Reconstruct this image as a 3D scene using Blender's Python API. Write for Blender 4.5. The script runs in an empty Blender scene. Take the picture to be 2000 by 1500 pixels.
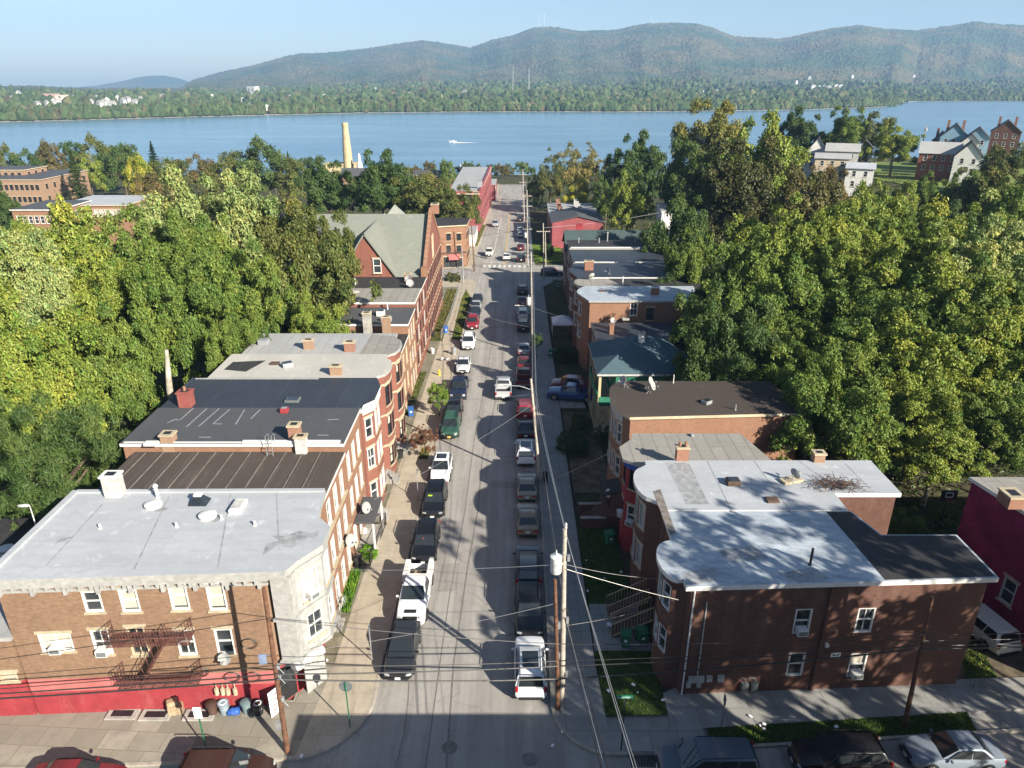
import bpy, bmesh, math, random
import numpy as np
from mathutils import Vector, Matrix
R = math.radians
rnd = random.Random(7)
S = bpy.context.scene
COL = S.collection
F = 1400.0; PITCH = math.atan(590/1400.0); CZ = 32.0; SL = 0.0307
CP, SP = math.cos(PITCH), math.sin(PITCH)

# ---------- surveying: a sight line of the photograph met with the street plane, a level or a wall ----------
def ray(x, y):
    u = (x-1000)/F; v = (y-750)/F
    return (u, CP-v*SP, -SP-v*CP)
def G(x, y, h=0.0):
    d = ray(x, y); t = (CZ-h)/(-d[2]-SL*d[1]); return Vector((d[0]*t, d[1]*t, CZ+d[2]*t))
def LV(x, y, z):
    d = ray(x, y); t = (z-CZ)/d[2]; return Vector((d[0]*t, d[1]*t, z))
def AY(x, y, Y):
    d = ray(x, y); t = Y/d[1]; return Vector((d[0]*t, Y, CZ+d[2]*t))
def depth(Y, z): return Y*CP-(z-CZ)*SP
def st(y): return -SL*y
def sm(a):
    a = max(0.0, min(1.0, a)); return a*a*(3-2*a)
def gz(x, y):
    z = -SL*y if y < 330 else -SL*330-4.5*sm((y-330)/90.0)
    z += 11.5*sm((x-45)/70.0)*sm((y-120)/90.0)*(1-sm((y-330)/70.0))
    return z

# ---------- objects ----------
def tag(o, label=None, cat=None, group=None, kind=None):
    if label: o['label'] = label
    if cat: o['category'] = cat
    if group: o['group'] = group
    if kind: o['kind'] = kind
    return o
def empty(name, loc, label=None, cat=None, group=None, rz=0.0):
    o = bpy.data.objects.new(name, None); COL.objects.link(o)
    o.empty_display_size = 0.3
    o.location = loc; o.rotation_euler = (0, 0, rz)
    return tag(o, label, cat, group)
def copy_tree(o, parent=None):
    c = o.copy(); COL.objects.link(c); c.parent = parent
    for ch in list(o.children): copy_tree(ch, c)
    return c
def color_tree(o, names, col):
    if o.name.split('.')[0] in names: o.color = col
    for ch in o.children: color_tree(ch, names, col)

class MB:
    """collects faces and links them as one mesh object"""
    def __init__(s): s.v = []; s.f = []; s.m = []; s.uv = []
    def face(s, pts, m=0, uv=None):
        i = len(s.v); s.v += [tuple(p) for p in pts]; s.f.append(tuple(range(i, i+len(pts)))); s.m.append(m)
        s.uv.append(uv if uv else [(p[0], p[1]) for p in pts])
    def obox(s, o, d, n, u0, u1, n0, n1, z0, z1, m=0):
        P = lambda u, k, z: (o[0]+d[0]*u+n[0]*k, o[1]+d[1]*u+n[1]*k, z)
        c = [P(u0, n0, z0), P(u1, n0, z0), P(u1, n1, z0), P(u0, n1, z0), P(u0, n0, z1), P(u1, n0, z1), P(u1, n1, z1), P(u0, n1, z1)]
        i = len(s.v); s.v += c
        flip = (d[0]*n[1]-d[1]*n[0]) < 0
        dims = (abs(u1-u0), abs(n1-n0), abs(z1-z0))
        for q, (a, b) in (((0, 3, 2, 1), (0, 1)), ((4, 5, 6, 7), (0, 1)), ((0, 1, 5, 4), (0, 2)), ((1, 2, 6, 5), (1, 2)), ((2, 3, 7, 6), (0, 2)), ((3, 0, 4, 7), (1, 2))):
            q2 = tuple(reversed(q)) if flip else q
            s.f.append(tuple(i+k for k in q2)); s.m.append(m)
            s.uv.append([(0, 0), (dims[a], 0), (dims[a], dims[b]), (0, dims[b])])
    def box(s, c, sz, m=0, rz=0.0):
        d = (math.cos(rz), math.sin(rz)); n = (-d[1], d[0])
        s.obox((c[0], c[1]), d, n, -sz[0]/2, sz[0]/2, -sz[1]/2, sz[1]/2, c[2]-sz[2]/2, c[2]+sz[2]/2, m)
    def prism(s, poly, z0, z1, m=0, mtop=None, bottom=True):
        zf0 = z0 if callable(z0) else (lambda x, y: z0); zf1 = z1 if callable(z1) else (lambda x, y: z1)
        n = len(poly)
        s.face([(x, y, zf1(x, y)) for x, y in poly], m if mtop is None else mtop)
        if bottom: s.face([(x, y, zf0(x, y)) for x, y in reversed(poly)], m)
        for k in range(n):
            (x0, y0), (x1, y1) = poly[k], poly[(k+1) % n]
            L = math.hypot(x1-x0, y1-y0)
            s.face([(x0, y0, zf0(x0, y0)), (x1, y1, zf0(x1, y1)), (x1, y1, zf1(x1, y1)), (x0, y0, zf1(x0, y0))], m, [(0, 0), (L, 0), (L, 1), (0, 1)])
    def tube(s, pts, r, n=8, m=0, cap=True):
        pts = [Vector(p) for p in pts]
        rs = r if isinstance(r, (list, tuple)) else [r]*len(pts)
        i0 = len(s.v)
        for k, p in enumerate(pts):
            t = (pts[min(k+1, len(pts)-1)]-pts[max(k-1, 0)]).normalized()
            a = Vector((0, 0, 1)) if abs(t.z) < 0.9 else Vector((1, 0, 0))
            x = t.cross(a).normalized(); y = t.cross(x)
            for j in range(n):
                an = 2*math.pi*j/n
                s.v.append(tuple(p+(x*math.cos(an)+y*math.sin(an))*rs[k]))
        for k in range(len(pts)-1):
            for j in range(n):
                a = i0+k*n+j; b = i0+k*n+(j+1) % n
                s.f.append((a, a+n, b+n, b)); s.m.append(m); s.uv.append([(0, 0), (0, 1), (1, 1), (1, 0)])
        if cap:
            for base, rev in ((i0, False), (i0+(len(pts)-1)*n, True)):
                q = tuple(range(base, base+n))
                s.f.append(q[::-1] if rev else q); s.m.append(m); s.uv.append([(0, 0)]*n)
    def cyl(s, c, r, h, n=12, m=0, r2=None):
        s.tube([c, (c[0], c[1], c[2]+h)], [r, r if r2 is None else r2], n, m)
    def lathe(s, c, prof, n=16, m=0):
        i0 = len(s.v)
        for r, z in prof:
            for j in range(n):
                a = 2*math.pi*j/n; s.v.append((c[0]+r*math.cos(a), c[1]+r*math.sin(a), c[2]+z))
        for k in range(len(prof)-1):
            for j in range(n):
                a = i0+k*n+j; b = i0+k*n+(j+1) % n
                s.f.append((a, b, b+n, a+n)); s.m.append(m); s.uv.append([(0, 0), (1, 0), (1, 1), (0, 1)])
        q = tuple(range(i0, i0+n)); s.f.append(q[::-1]); s.m.append(m); s.uv.append([(0, 0)]*n)
        b = i0+(len(prof)-1)*n; s.f.append(tuple(range(b, b+n))); s.m.append(m); s.uv.append([(0, 0)]*n)
    def grid(s, rows, m=0, close=False):
        i0 = len(s.v); nc = len(rows[0])
        for r in rows: s.v += [tuple(p) for p in r]
        for a in range(len(rows)-1):
            for b in range(nc-(0 if close else 1)):
                p = i0+a*nc+b; q = i0+a*nc+(b+1) % nc
                s.f.append((p, q, q+nc, p+nc)); s.m.append(m); s.uv.append([(0, 0), (1, 0), (1, 1), (0, 1)])
    def build(s, name, mats, parent=None, off=(0, 0, 0), smooth=None, bevel=0.0, segs=2):
        me = bpy.data.meshes.new(name)
        o3 = Vector(off)
        me.from_pydata([tuple(Vector(p)-o3) for p in s.v], [], s.f)
        me.polygons.foreach_set('material_index', s.m)
        uvl = me.uv_layers.new(name='UVMap')
        flat = [c for f in s.uv for uvp in f for c in uvp]
        if len(flat) == 2*len(me.loops): uvl.data.foreach_set('uv', flat)
        for mm in (mats if isinstance(mats, (list, tuple)) else [mats]): me.materials.append(mm)
        if bevel > 0:
            bm = bmesh.new(); bm.from_mesh(me); bmesh.ops.remove_doubles(bm, verts=bm.verts, dist=0.0005)
            eds = [e for e in bm.edges if len(e.link_faces) == 2 and e.calc_face_angle(0) > 0.35]
            bmesh.ops.bevel(bm, geom=eds, offset=bevel, segments=segs, affect='EDGES', clamp_overlap=True)
            bm.to_mesh(me); bm.free()
        if smooth is not None:
            bm = bmesh.new(); bm.from_mesh(me); bmesh.ops.remove_doubles(bm, verts=bm.verts, dist=0.0005); bm.to_mesh(me); bm.free()
            me.polygons.foreach_set('use_smooth', [True]*len(me.polygons)); me.set_sharp_from_angle(angle=R(smooth))
        me.update()
        ob = bpy.data.objects.new(name, me); COL.objects.link(ob)
        if parent is not None: ob.parent = parent
        return ob

def np_mesh(name, V, Fq, mats, parent=None, tint=None, smooth=False):
    """big mesh from numpy arrays; Fq is (n,4) or (n,3)"""
    me = bpy.data.meshes.new(name); k = Fq.shape[1]
    me.vertices.add(len(V)); me.vertices.foreach_set('co', np.asarray(V, dtype=np.float32).ravel())
    me.loops.add(Fq.size); me.loops.foreach_set('vertex_index', Fq.astype(np.int32).ravel())
    me.polygons.add(len(Fq)); me.polygons.foreach_set('loop_start', np.arange(0, Fq.size, k, dtype=np.int32))
    me.polygons.foreach_set('use_smooth', [smooth]*len(Fq))
    me.update(calc_edges=True)
    if tint is not None:
        at = me.attributes.new('tint', 'FLOAT_COLOR', 'FACE')
        at.data.foreach_set('color', np.asarray(tint, dtype=np.float32).ravel())
    for mm in (mats if isinstance(mats, (list, tuple)) else [mats]): me.materials.append(mm)
    me.validate()
    if parent is False: return me
    ob = bpy.data.objects.new(name, me); COL.objects.link(ob)
    if parent is not None: ob.parent = parent
    return ob

# ---------- materials ----------
def nodes(name):
    m = bpy.data.materials.new(name); m.use_nodes = True; nt = m.node_tree
    return m, nt, nt.nodes['Principled BSDF']
def N(nt, t, **kw):
    n = nt.nodes.new(t)
    for k, v in kw.items():
        if k.startswith('i_'):
            key = k[2:]; n.inputs[int(key) if key.isdigit() else key.replace('_', ' ')].default_value = v
        else: setattr(n, k, v)
    return n
def mixc(nt, a, b, fac, mode='MIX'):
    n = nt.nodes.new('ShaderNodeMix'); n.data_type = 'RGBA'; n.blend_type = mode; n.clamp_factor = True
    for sock, v in ((n.inputs[6], a), (n.inputs[7], b), (n.inputs[0], fac)):
        if hasattr(v, 'links'): nt.links.new(v, sock)
        elif isinstance(v, (tuple, list)): sock.default_value = (*v[:3], 1)
        else: sock.default_value = v
    return n.outputs[2]
def pos(nt, scale=(1, 1, 1), rz=0.0):
    g = nt.nodes.new('ShaderNodeNewGeometry'); mp = nt.nodes.new('ShaderNodeMapping')
    mp.inputs['Scale'].default_value = scale; mp.inputs['Rotation'].default_value = (0, 0, rz)
    nt.links.new(g.outputs['Position'], mp.inputs[0]); return mp.outputs[0]
def noise(nt, vec, scale, detail=4.0, rough=0.6, lo=0.35, hi=0.65):
    n = N(nt, 'ShaderNodeTexNoise', i_Scale=scale, i_Detail=detail, i_Roughness=rough)
    if vec is not None: nt.links.new(vec, n.inputs['Vector'])
    r = N(nt, 'ShaderNodeMapRange', i_1=lo, i_2=hi); nt.links.new(n.outputs[0], r.inputs[0]); return r.outputs[0]
def bumpit(nt, b, h, strength, dist=0.02):
    n = N(nt, 'ShaderNodeBump', i_Strength=strength, i_Distance=dist); nt.links.new(h, n.inputs['Height']); nt.links.new(n.outputs[0], b.inputs['Normal'])

def plain(name, c, rough=0.6, metal=0.0, var=0.25, scale=1.5, spec=0.4, bump=0.0):
    m, nt, b = nodes(name); p = pos(nt)
    f = noise(nt, p, scale, 5, 0.65)
    nt.links.new(mixc(nt, tuple(x*(1-var) for x in c), tuple(min(1, x*(1+var*0.6)) for x in c), f), b.inputs['Base Color'])
    b.inputs['Roughness'].default_value = rough; b.inputs['Metallic'].default_value = metal; b.inputs['Specular IOR Level'].default_value = spec
    if bump: bumpit(nt, b, noise(nt, p, scale*6, 3), bump)
    return m
def brick(name, c1, c2, mortar, stain=0.35, soot=(0.12, 0.09, 0.07), pale=None):
    m, nt, b = nodes(name); uv = N(nt, 'ShaderNodeUVMap')
    br = N(nt, 'ShaderNodeTexBrick', i_Scale=1.0, i_Mortar_Size=0.009, i_Mortar_Smooth=0.3, i_Bias=0.0, i_Brick_Width=0.23, i_Row_Height=0.078)
    br.inputs['Color1'].default_value = (*c1, 1); br.inputs['Color2'].default_value = (*c2, 1); br.inputs['Mortar'].default_value = (*mortar, 1)
    nt.links.new(uv.outputs[0], br.inputs['Vector'])
    p = pos(nt)
    big = noise(nt, p, 0.45, 6, 0.7, 0.42, 0.72)
    st_ = noise(nt, pos(nt, (1.4, 1.4, 0.25)), 1.1, 5, 0.7, 0.5, 0.8)
    fine = noise(nt, uv.outputs[0], 9.0, 3, 0.6, 0.3, 0.7)
    c = mixc(nt, br.outputs[0], mixc(nt, tuple(x*0.5 for x in c1), tuple(min(1, x*1.5) for x in c1), noise(nt, uv.outputs[0], 3.7, 5, .8, .3, .7)), mixc(nt, (0, 0, 0), (.6, .6, .6), fine))
    mu = N(nt, 'ShaderNodeMath', operation='MULTIPLY', i_1=stain); nt.links.new(big, mu.inputs[0])
    c = mixc(nt, c, soot, mu.outputs[0])
    mu2 = N(nt, 'ShaderNodeMath', operation='MULTIPLY', i_1=0.28 if pale else 0.12); nt.links.new(st_, mu2.inputs[0])
    c = mixc(nt, c, pale or (0.5, 0.42, 0.34), mu2.outputs[0])
    nt.links.new(c, b.inputs['Base Color']); b.inputs['Roughness'].default_value = 0.9; b.inputs['Specular IOR Level'].default_value = 0.2
    bumpit(nt, b, br.outputs[1], -0.5, 0.01)
    return m
def roofing(name, c, seam, w=1.0, h=6.0, rz=0.0, seamw=0.02, stain=0.4, dirt=(0.1, 0.1, 0.1), rough=0.7, streak=(0.5, 2.2), lo=0.5, patch=None, shift=(0, 0)):
    """rolled or welded roofing: sheet laps every w metres, weathering in uneven patches"""
    m, nt, b = nodes(name)
    vec = pos(nt, (1, 1, 1), rz)
    wob = N(nt, 'ShaderNodeTexNoise', i_Scale=0.8, i_Detail=2.0); nt.links.new(vec, wob.inputs['Vector'])
    va = N(nt, 'ShaderNodeVectorMath', operation='MULTIPLY_ADD'); va.inputs[1].default_value = (0.12, 0.12, 0); va.inputs[2].default_value = (0, 0, 0)
    nt.links.new(wob.outputs[1], va.inputs[0])
    ad = N(nt, 'ShaderNodeVectorMath', operation='ADD'); nt.links.new(vec, ad.inputs[0]); nt.links.new(va.outputs[0], ad.inputs[1])
    br = N(nt, 'ShaderNodeTexBrick', i_Scale=1.0, i_Mortar_Size=seamw, i_Mortar_Smooth=0.4, i_Brick_Width=h, i_Row_Height=w)
    br.inputs['Color1'].default_value = (*[x*0.93 for x in c], 1); br.inputs['Color2'].default_value = (*[min(1, x*1.07) for x in c], 1); br.inputs['Mortar'].default_value = (*seam, 1)
    nt.links.new(ad.outputs[0], br.inputs['Vector'])
    n1 = noise(nt, pos(nt, (streak[0], streak[1], 1), rz), 0.9, 8, 0.72, lo, lo+0.28)
    n2 = noise(nt, pos(nt), 3.5, 6, 0.75, 0.35, 0.75)
    n3 = noise(nt, pos(nt), 0.22, 3, 0.5, 0.35, 0.65)
    mu = N(nt, 'ShaderNodeMath', operation='MULTIPLY', i_1=stain); nt.links.new(n1, mu.inputs[0])
    cc = mixc(nt, br.outputs[0], dirt, mu.outputs[0])
    cc = mixc(nt, cc, mixc(nt, cc, tuple(x*0.75 for x in c), n2), 0.6)
    cc = mixc(nt, cc, mixc(nt, cc, tuple(x*0.8 for x in c), n3), 0.6)
    n4 = noise(nt, pos(nt, (1, .16, 1), rz+.4), 2.6, 5, .8, .6, .7)
    cc = mixc(nt, cc, tuple(x*.62 for x in c), mixc(nt, (0, 0, 0), (.55, .55, .55), n4))
    n5 = noise(nt, pos(nt), 1.1, 4, .6, .62, .68); cc = mixc(nt, cc, tuple(min(.8, x*1.25) for x in c), mixc(nt, (0, 0, 0), (.5, .5, .5), n5))
    if patch: cc = mixc(nt, cc, patch, noise(nt, pos(nt, (1, 1, 1)), 0.5, 6, 0.75, 0.56, 0.62))
    nt.links.new(cc, b.inputs['Base Color']); b.inputs['Roughness'].default_value = rough; b.inputs['Specular IOR Level'].default_value = 0.25
    bumpit(nt, b, n2, 0.25, 0.02)
    return m
def objpaint(name, rough=0.25, metal=0.0, coat=0.6, dirt=0.0):
    m, nt, b = nodes(name); oi = N(nt, 'ShaderNodeObjectInfo')
    f = noise(nt, pos(nt), 2.5, 5, 0.7, 0.5, 0.8)
    mu = N(nt, 'ShaderNodeMath', operation='MULTIPLY', i_1=dirt); nt.links.new(f, mu.inputs[0])
    nt.links.new(mixc(nt, oi.outputs['Color'], (0.3, 0.27, 0.23), mu.outputs[0]), b.inputs['Base Color'])
    b.inputs['Roughness'].default_value = rough; b.inputs['Metallic'].default_value = metal; b.inputs['Coat Weight'].default_value = coat; b.inputs['Coat Roughness'].default_value = 0.08
    return m

M = {}
M['paint'] = objpaint('car_paint', 0.28, 0.0, 0.2, 0.02)
M['any'] = objpaint('painted_surface', 0.6, 0, 0.0, 0.15)
M['carglass'] = plain('car_glass', (0.018, 0.022, 0.024), 0.04, 0, 0.1, 1, 0.8)
M['glass'] = plain('window_glass', (0.03, 0.036, 0.04), 0.05, 0, 0.5, 0.8, 0.7)
M['blind'] = plain('window_blind', (0.42, 0.39, 0.32), 0.8, 0, 0.15, 2)
M['rubber'] = plain('tyre_rubber', (0.02, 0.02, 0.02), 0.8, 0, 0.3, 4, 0.2)
M['black'] = plain('black_plastic', (0.018, 0.018, 0.02), 0.5, 0, 0.3, 2, 0.4)
M['rim'] = plain('wheel_rim', (0.42, 0.43, 0.44), 0.3, 0.9, 0.15, 3)
M['lamp'] = plain('headlight_lens', (0.4, 0.42, 0.43), 0.08, 0.1, 0.1, 3, 0.8)
M['tail'] = plain('taillight_lens', (0.35, 0.01, 0.012), 0.12, 0, 0.2, 3, 0.7)
M['plate'] = plain('licence_plate', (0.7, 0.7, 0.66), 0.5, 0, 0.1, 3)
M['yplate'] = plain('orange_plate', (0.75, 0.4, 0.08), 0.5, 0, 0.1, 3)
M['white'] = plain('white_paint', (0.6, 0.59, 0.56), 0.55, 0, 0.12, 1.4)
M['offwhite'] = plain('weathered_white_paint', (0.42, 0.41, 0.39), 0.7, 0, 0.25, 1.8)
M['stone'] = plain('pale_stone', (0.38, 0.32, 0.22), 0.85, 0, 0.2, 2)
M['cream'] = plain('cream_paint', (0.48, 0.39, 0.27), 0.7, 0, 0.2, 1.2)
M['iron'] = plain('rusty_iron', (0.12, 0.05, 0.04), 0.8, 0.1, 0.5, 3)
M['blackiron'] = plain('black_iron', (0.02, 0.02, 0.02), 0.55, 0.3, 0.3, 3)
M['steel'] = plain('galvanised_steel', (0.42, 0.43, 0.44), 0.5, 0.6, 0.2, 3)
M['transformer'] = plain('grey_tank_paint', (0.5, 0.51, 0.5), 0.45, 0, 0.12, 2)
M['wood'] = plain('pole_wood', (0.13, 0.062, 0.035), 0.9, 0, 0.5, 3)
M['palewood'] = plain('weathered_pole_wood', (0.36, 0.32, 0.27), 0.85, 0, 0.3, 3)
M['lumber'] = plain('bare_lumber', (0.34, 0.25, 0.16), 0.85, 0, 0.35, 3)
M['darkwood'] = plain('dark_wood', (0.09, 0.055, 0.04), 0.85, 0, 0.4, 3)
M['wire'] = plain('cable_jacket', (0.022, 0.02, 0.02), 0.5, 0, 0.2, 1)
M['bright'] = plain('bare_aluminium_cable', (0.62, 0.6, 0.55), 0.35, 0.7, 0.15, 1)
M['greenpost'] = plain('green_post', (0.02, 0.12, 0.06), 0.6, 0, 0.3, 4)
M['sign'] = plain('sign_green', (0.0, 0.2, 0.11), 0.45, 0, 0.1, 2)
M['signwhite'] = plain('sign_white', (0.8, 0.8, 0.78), 0.45, 0, 0.08, 2)
M['signback'] = plain('sign_back', (0.2, 0.22, 0.22), 0.5, 0.4, 0.25, 3)
M['red'] = plain('red_print', (0.45, 0.03, 0.035), 0.6, 0, 0.2, 3)
M['blue'] = plain('blue_print', (0.03, 0.08, 0.35), 0.6, 0, 0.2, 3)
M['solar'] = plain('panel_glass', (.16, .2, .3), .2, 0, .2, 3)
M['yellow'] = plain('yellow_paint', (0.65, 0.42, 0.03), 0.6, 0, 0.25, 3)
M['skin'] = plain('skin', (0.2, 0.11, 0.075), 0.6, 0, 0.1, 5)
M['cloth'] = plain('white_cloth', (0.75, 0.75, 0.77), 0.9, 0, 0.08, 5)
M['darkcloth'] = plain('dark_cloth', (0.02, 0.022, 0.03), 0.9, 0, 0.2, 5)
# masonry
M['brick_tan'] = brick('brown_brick', (0.23, 0.135, 0.083), (0.13, 0.072, 0.045), (0.23, 0.185, 0.135), 0.2, (0.08, 0.05, 0.03), (0.32, 0.23, 0.15))
M['brick_orange'] = brick('orange_brick', (0.25, 0.127, 0.08), (0.185, 0.09, 0.057), (0.26, 0.19, 0.13), 0.22, (0.13, 0.075, 0.05), (0.34, 0.23, 0.15))
M['brick_red'] = brick('red_brick', (0.205, 0.072, 0.05), (0.15, 0.05, 0.036), (0.22, 0.14, 0.11), 0.25, (0.09, 0.045, 0.033), (0.3, 0.16, 0.12))
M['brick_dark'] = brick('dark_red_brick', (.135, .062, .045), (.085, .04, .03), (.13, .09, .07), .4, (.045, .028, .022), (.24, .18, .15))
M['brick_pale'] = brick('pale_brick', (0.280, 0.174, 0.112), (0.241, 0.140, 0.090), (0.280, 0.224, 0.168), 0.2, (0.168, 0.112, 0.078), (0.336, 0.263, 0.190))
M['brick_flue'] = brick('chimney_brick', (0.258, 0.112, 0.073), (0.202, 0.084, 0.056), (0.308, 0.252, 0.202), 0.2, (0.112, 0.067, 0.050), (0.336, 0.280, 0.235))
M['brick_paint'] = brick('painted_red_brick', (.24, .06, .05), (.17, .04, .035), (.26, .12, .1), .2)
def peeling(name, c, under, dirt):
    m, nt, b = nodes(name); p = pos(nt); k = mixc(nt, c, tuple(x*.72 for x in c), noise(nt, p, .7, 6, .7)); k = mixc(nt, k, under, mixc(nt, (0, 0, 0), (.5, .5, .5), noise(nt, pos(nt, (1, 1, .5)), 1.3, 8, .75, .52, .7)))
    k = mixc(nt, k, dirt, mixc(nt, (0, 0, 0), (.6, .6, .6), noise(nt, pos(nt, (2.5, 2.5, .3)), .9, 6, .75, .58, .78))); nt.links.new(k, b.inputs['Base Color']); b.inputs['Roughness'].default_value = .85; b.inputs['Specular IOR Level'].default_value = .2; bumpit(nt, b, noise(nt, p, 9, 4), .25); return m
M['redwall'] = peeling('red_wall_paint', (.3, .04, .048), (.36, .11, .1), (.12, .05, .045))
M['pinkwall'] = plain('faded_red_paint', (0.4, 0.125, 0.115), 0.8, 0, 0.25, 0.8, 0.3, 0.2)
M['pinkred'] = plain('pinkish_red_paint', (0.25, 0.066, 0.072), 0.8, 0, 0.22, 0.5, 0.3)
M['magenta'] = plain('crimson_wall_paint', (0.21, 0.022, 0.06), 0.9, 0, 0.35, 0.6, 0.25, 0.2)
M['buff'] = plain('buff_stucco', (0.42, 0.34, 0.2), 0.85, 0, 0.18, 0.3)
M['greenwall'] = plain('green_siding', (0.02, 0.15, 0.09), 0.7, 0, 0.2, 1.5)
M['yellowwall'] = plain('cream_siding', (0.4, 0.34, 0.2), 0.75, 0, 0.2, 1.5)
M['tin'] = plain('painted_tin', (0.31, 0.305, 0.29), 0.7, 0.0, 0.2, 3)
# roofs
M['r_white'] = roofing('white_coated_roof', (0.38, 0.395, 0.415), (0.34, 0.355, 0.375), 1.1, 9, 0, 0.02, 0.42, (0.2, 0.2, 0.2), 0.6, (0.6, 1.8), 0.47)
M['r_cream'] = roofing('cream_membrane_roof', (0.42, 0.4, 0.36), (0.33, 0.31, 0.28), 1.6, 8, 1.57, 0.015, 0.3, (0.25, 0.23, 0.2), 0.7)
M['r_grey'] = roofing('silver_coated_roof', (0.34, 0.34, 0.335), (0.22, 0.21, 0.2), 1.0, 12, 1.57, 0.04, 0.35, (0.17, 0.155, 0.14), 0.6)
M['r_wbrown'] = roofing('weathered_grey_roof', (0.26, 0.245, 0.22), (0.14, 0.12, 0.11), 1.0, 12, 1.57, 0.05, 0.55, (0.11, 0.09, 0.07), 0.8)
M['r_brown'] = roofing('brown_felt_roof', (0.07, 0.056, 0.048), (0.2, 0.165, 0.14), 1.3, 30, 1.57, 0.02, 0.6, (0.2, 0.17, 0.15), 0.85, (2.4, 0.4), 0.53)
M['stain'] = plain('weathered_stain', (.27, .275, .28), .7, 0, .35, 2.5)
M['ribcap'] = plain('pale_rib_cap', (.17, .15, .13), .8, 0, .35, 2)
M['r_slate'] = roofing('charcoal_membrane_roof', (0.075, 0.077, 0.082), (0.11, 0.11, 0.115), 1.9, 20, 1.57, 0.015, 0.35, (0.16, 0.155, 0.15), 0.65, (1, 1), 0.58)
M['r_navy'] = roofing('blue_black_roof', (0.035, 0.042, 0.055), (0.1, 0.105, 0.12), 1.7, 12, 1.57, 0.018, 0.25, (0.12, 0.12, 0.13), 0.5, (1, 1), 0.58)
M['r_black'] = roofing('black_felt_roof', (0.035, 0.034, 0.035), (0.09, 0.088, 0.085), 1.1, 14, 1.57, 0.02, 0.3, (0.14, 0.13, 0.12), 0.75, (1, 2), 0.58)
M['r_dbrown'] = roofing('dark_brown_roof', (0.06, 0.048, 0.04), (0.1, 0.085, 0.075), 1.0, 25, 0, 0.01, 0.45, (0.15, 0.125, 0.1), 0.85, (0.4, 1.5), 0.58)
M['r_blue'] = roofing('worn_silver_blue_roof', (0.4, 0.44, 0.48), (0.34, 0.37, 0.4), 1.2, 10, 0.3, 0.015, 0.85, (0.1, 0.125, 0.15), 0.5, (0.9, 2.6), 0.41)
M['r_shingle'] = roofing('grey_green_shingles', (0.19, 0.2, 0.17), (0.155, 0.16, 0.14), 0.28, 0.6, 0, 0.012, 0.25, (0.14, 0.145, 0.125), 0.85, (0.3, 3), 0.5)
M['r_pshingle'] = roofing('pale_shingles', (0.25, 0.26, 0.23), (0.21, 0.215, 0.19), 0.28, 0.6, 0, 0.012, 0.2, (0.2, 0.2, 0.18), 0.85)
M['r_teal'] = roofing('blue_green_shingles', (0.06, 0.1, 0.12), (0.04, 0.07, 0.085), 0.25, 0.5, 0, 0.015, 0.35, (0.16, 0.18, 0.18), 0.85, (1, 1), 0.55)
M['r_dgreen'] = roofing('dark_green_shingles', (0.05, 0.075, 0.075), (0.04, 0.055, 0.055), 0.25, 0.5, 0, 0.015, 0.3, (0.14, 0.15, 0.13), 0.85)
# ---------- ground materials ----------
def groundmat():
    m, nt, b = nodes('soil_and_grass'); p = pos(nt)
    a = noise(nt, p, 0.35, 8, 0.7, 0.4, 0.6); c = noise(nt, p, 2.5, 6, 0.7, 0.35, 0.65)
    k = mixc(nt, (0.025, 0.04, 0.013), (0.055, 0.07, 0.024), c)
    k = mixc(nt, k, mixc(nt, (0.05, 0.042, 0.027), (0.1, 0.085, 0.055), c), a)
    nt.links.new(k, b.inputs['Base Color']); b.inputs['Roughness'].default_value = 0.95; b.inputs['Specular IOR Level'].default_value = 0.1
    bumpit(nt, b, c, 0.6, 0.06); return m
def asphaltmat(name, c):
    m, nt, b = nodes(name); p = pos(nt)
    f = noise(nt, p, 60, 3, 0.6, 0.3, 0.7); big = noise(nt, pos(nt, (1, 0.22, 1)), 0.55, 5, 0.65, 0.35, 0.68); mid = noise(nt, p, 1.3, 6, 0.75, 0.42, 0.72)
    k = mixc(nt, tuple(x*0.86 for x in c), tuple(x*1.12 for x in c), f)
    k = mixc(nt, k, tuple(x*0.78 for x in c), big)
    mu = N(nt, 'ShaderNodeMath', operation='MULTIPLY', i_1=0.4); nt.links.new(mid, mu.inputs[0])
    k = mixc(nt, k, tuple(x*0.66 for x in c), mu.outputs[0])
    lane = noise(nt, pos(nt, (1.3, .02, 1)), 1.0, 3, .6, .4, .6); k = mixc(nt, k, mixc(nt, k, (.62, .62, .64), .5, 'MULTIPLY'), lane)
    oil = noise(nt, pos(nt, (1, .6, 1)), .9, 6, .8, .62, .74); k = mixc(nt, k, tuple(x*.4 for x in c), mixc(nt, (0, 0, 0), (.6, .6, .6), oil))
    v = N(nt, 'ShaderNodeTexVoronoi', feature='DISTANCE_TO_EDGE', i_Scale=0.22); nz = N(nt, 'ShaderNodeTexNoise', i_Scale=1.2, i_Detail=4.0)
    nt.links.new(p, nz.inputs['Vector'])
    ad = N(nt, 'ShaderNodeVectorMath', operation='MULTIPLY_ADD'); ad.inputs[1].default_value = (1.6, 1.6, 0); nt.links.new(nz.outputs[1], ad.inputs[0]); nt.links.new(p, ad.inputs[2]); nt.links.new(ad.outputs[0], v.inputs['Vector'])
    mr = N(nt, 'ShaderNodeMapRange', i_1=0.0, i_2=0.01, i_3=0.3, i_4=0.0); nt.links.new(v.outputs[0], mr.inputs[0])
    k = mixc(nt, k, (0.05, 0.048, 0.045), mr.outputs[0])
    nt.links.new(k, b.inputs['Base Color']); b.inputs['Roughness'].default_value = 0.88; b.inputs['Specular IOR Level'].default_value = 0.25
    bumpit(nt, b, f, 0.35, 0.01); return m
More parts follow.
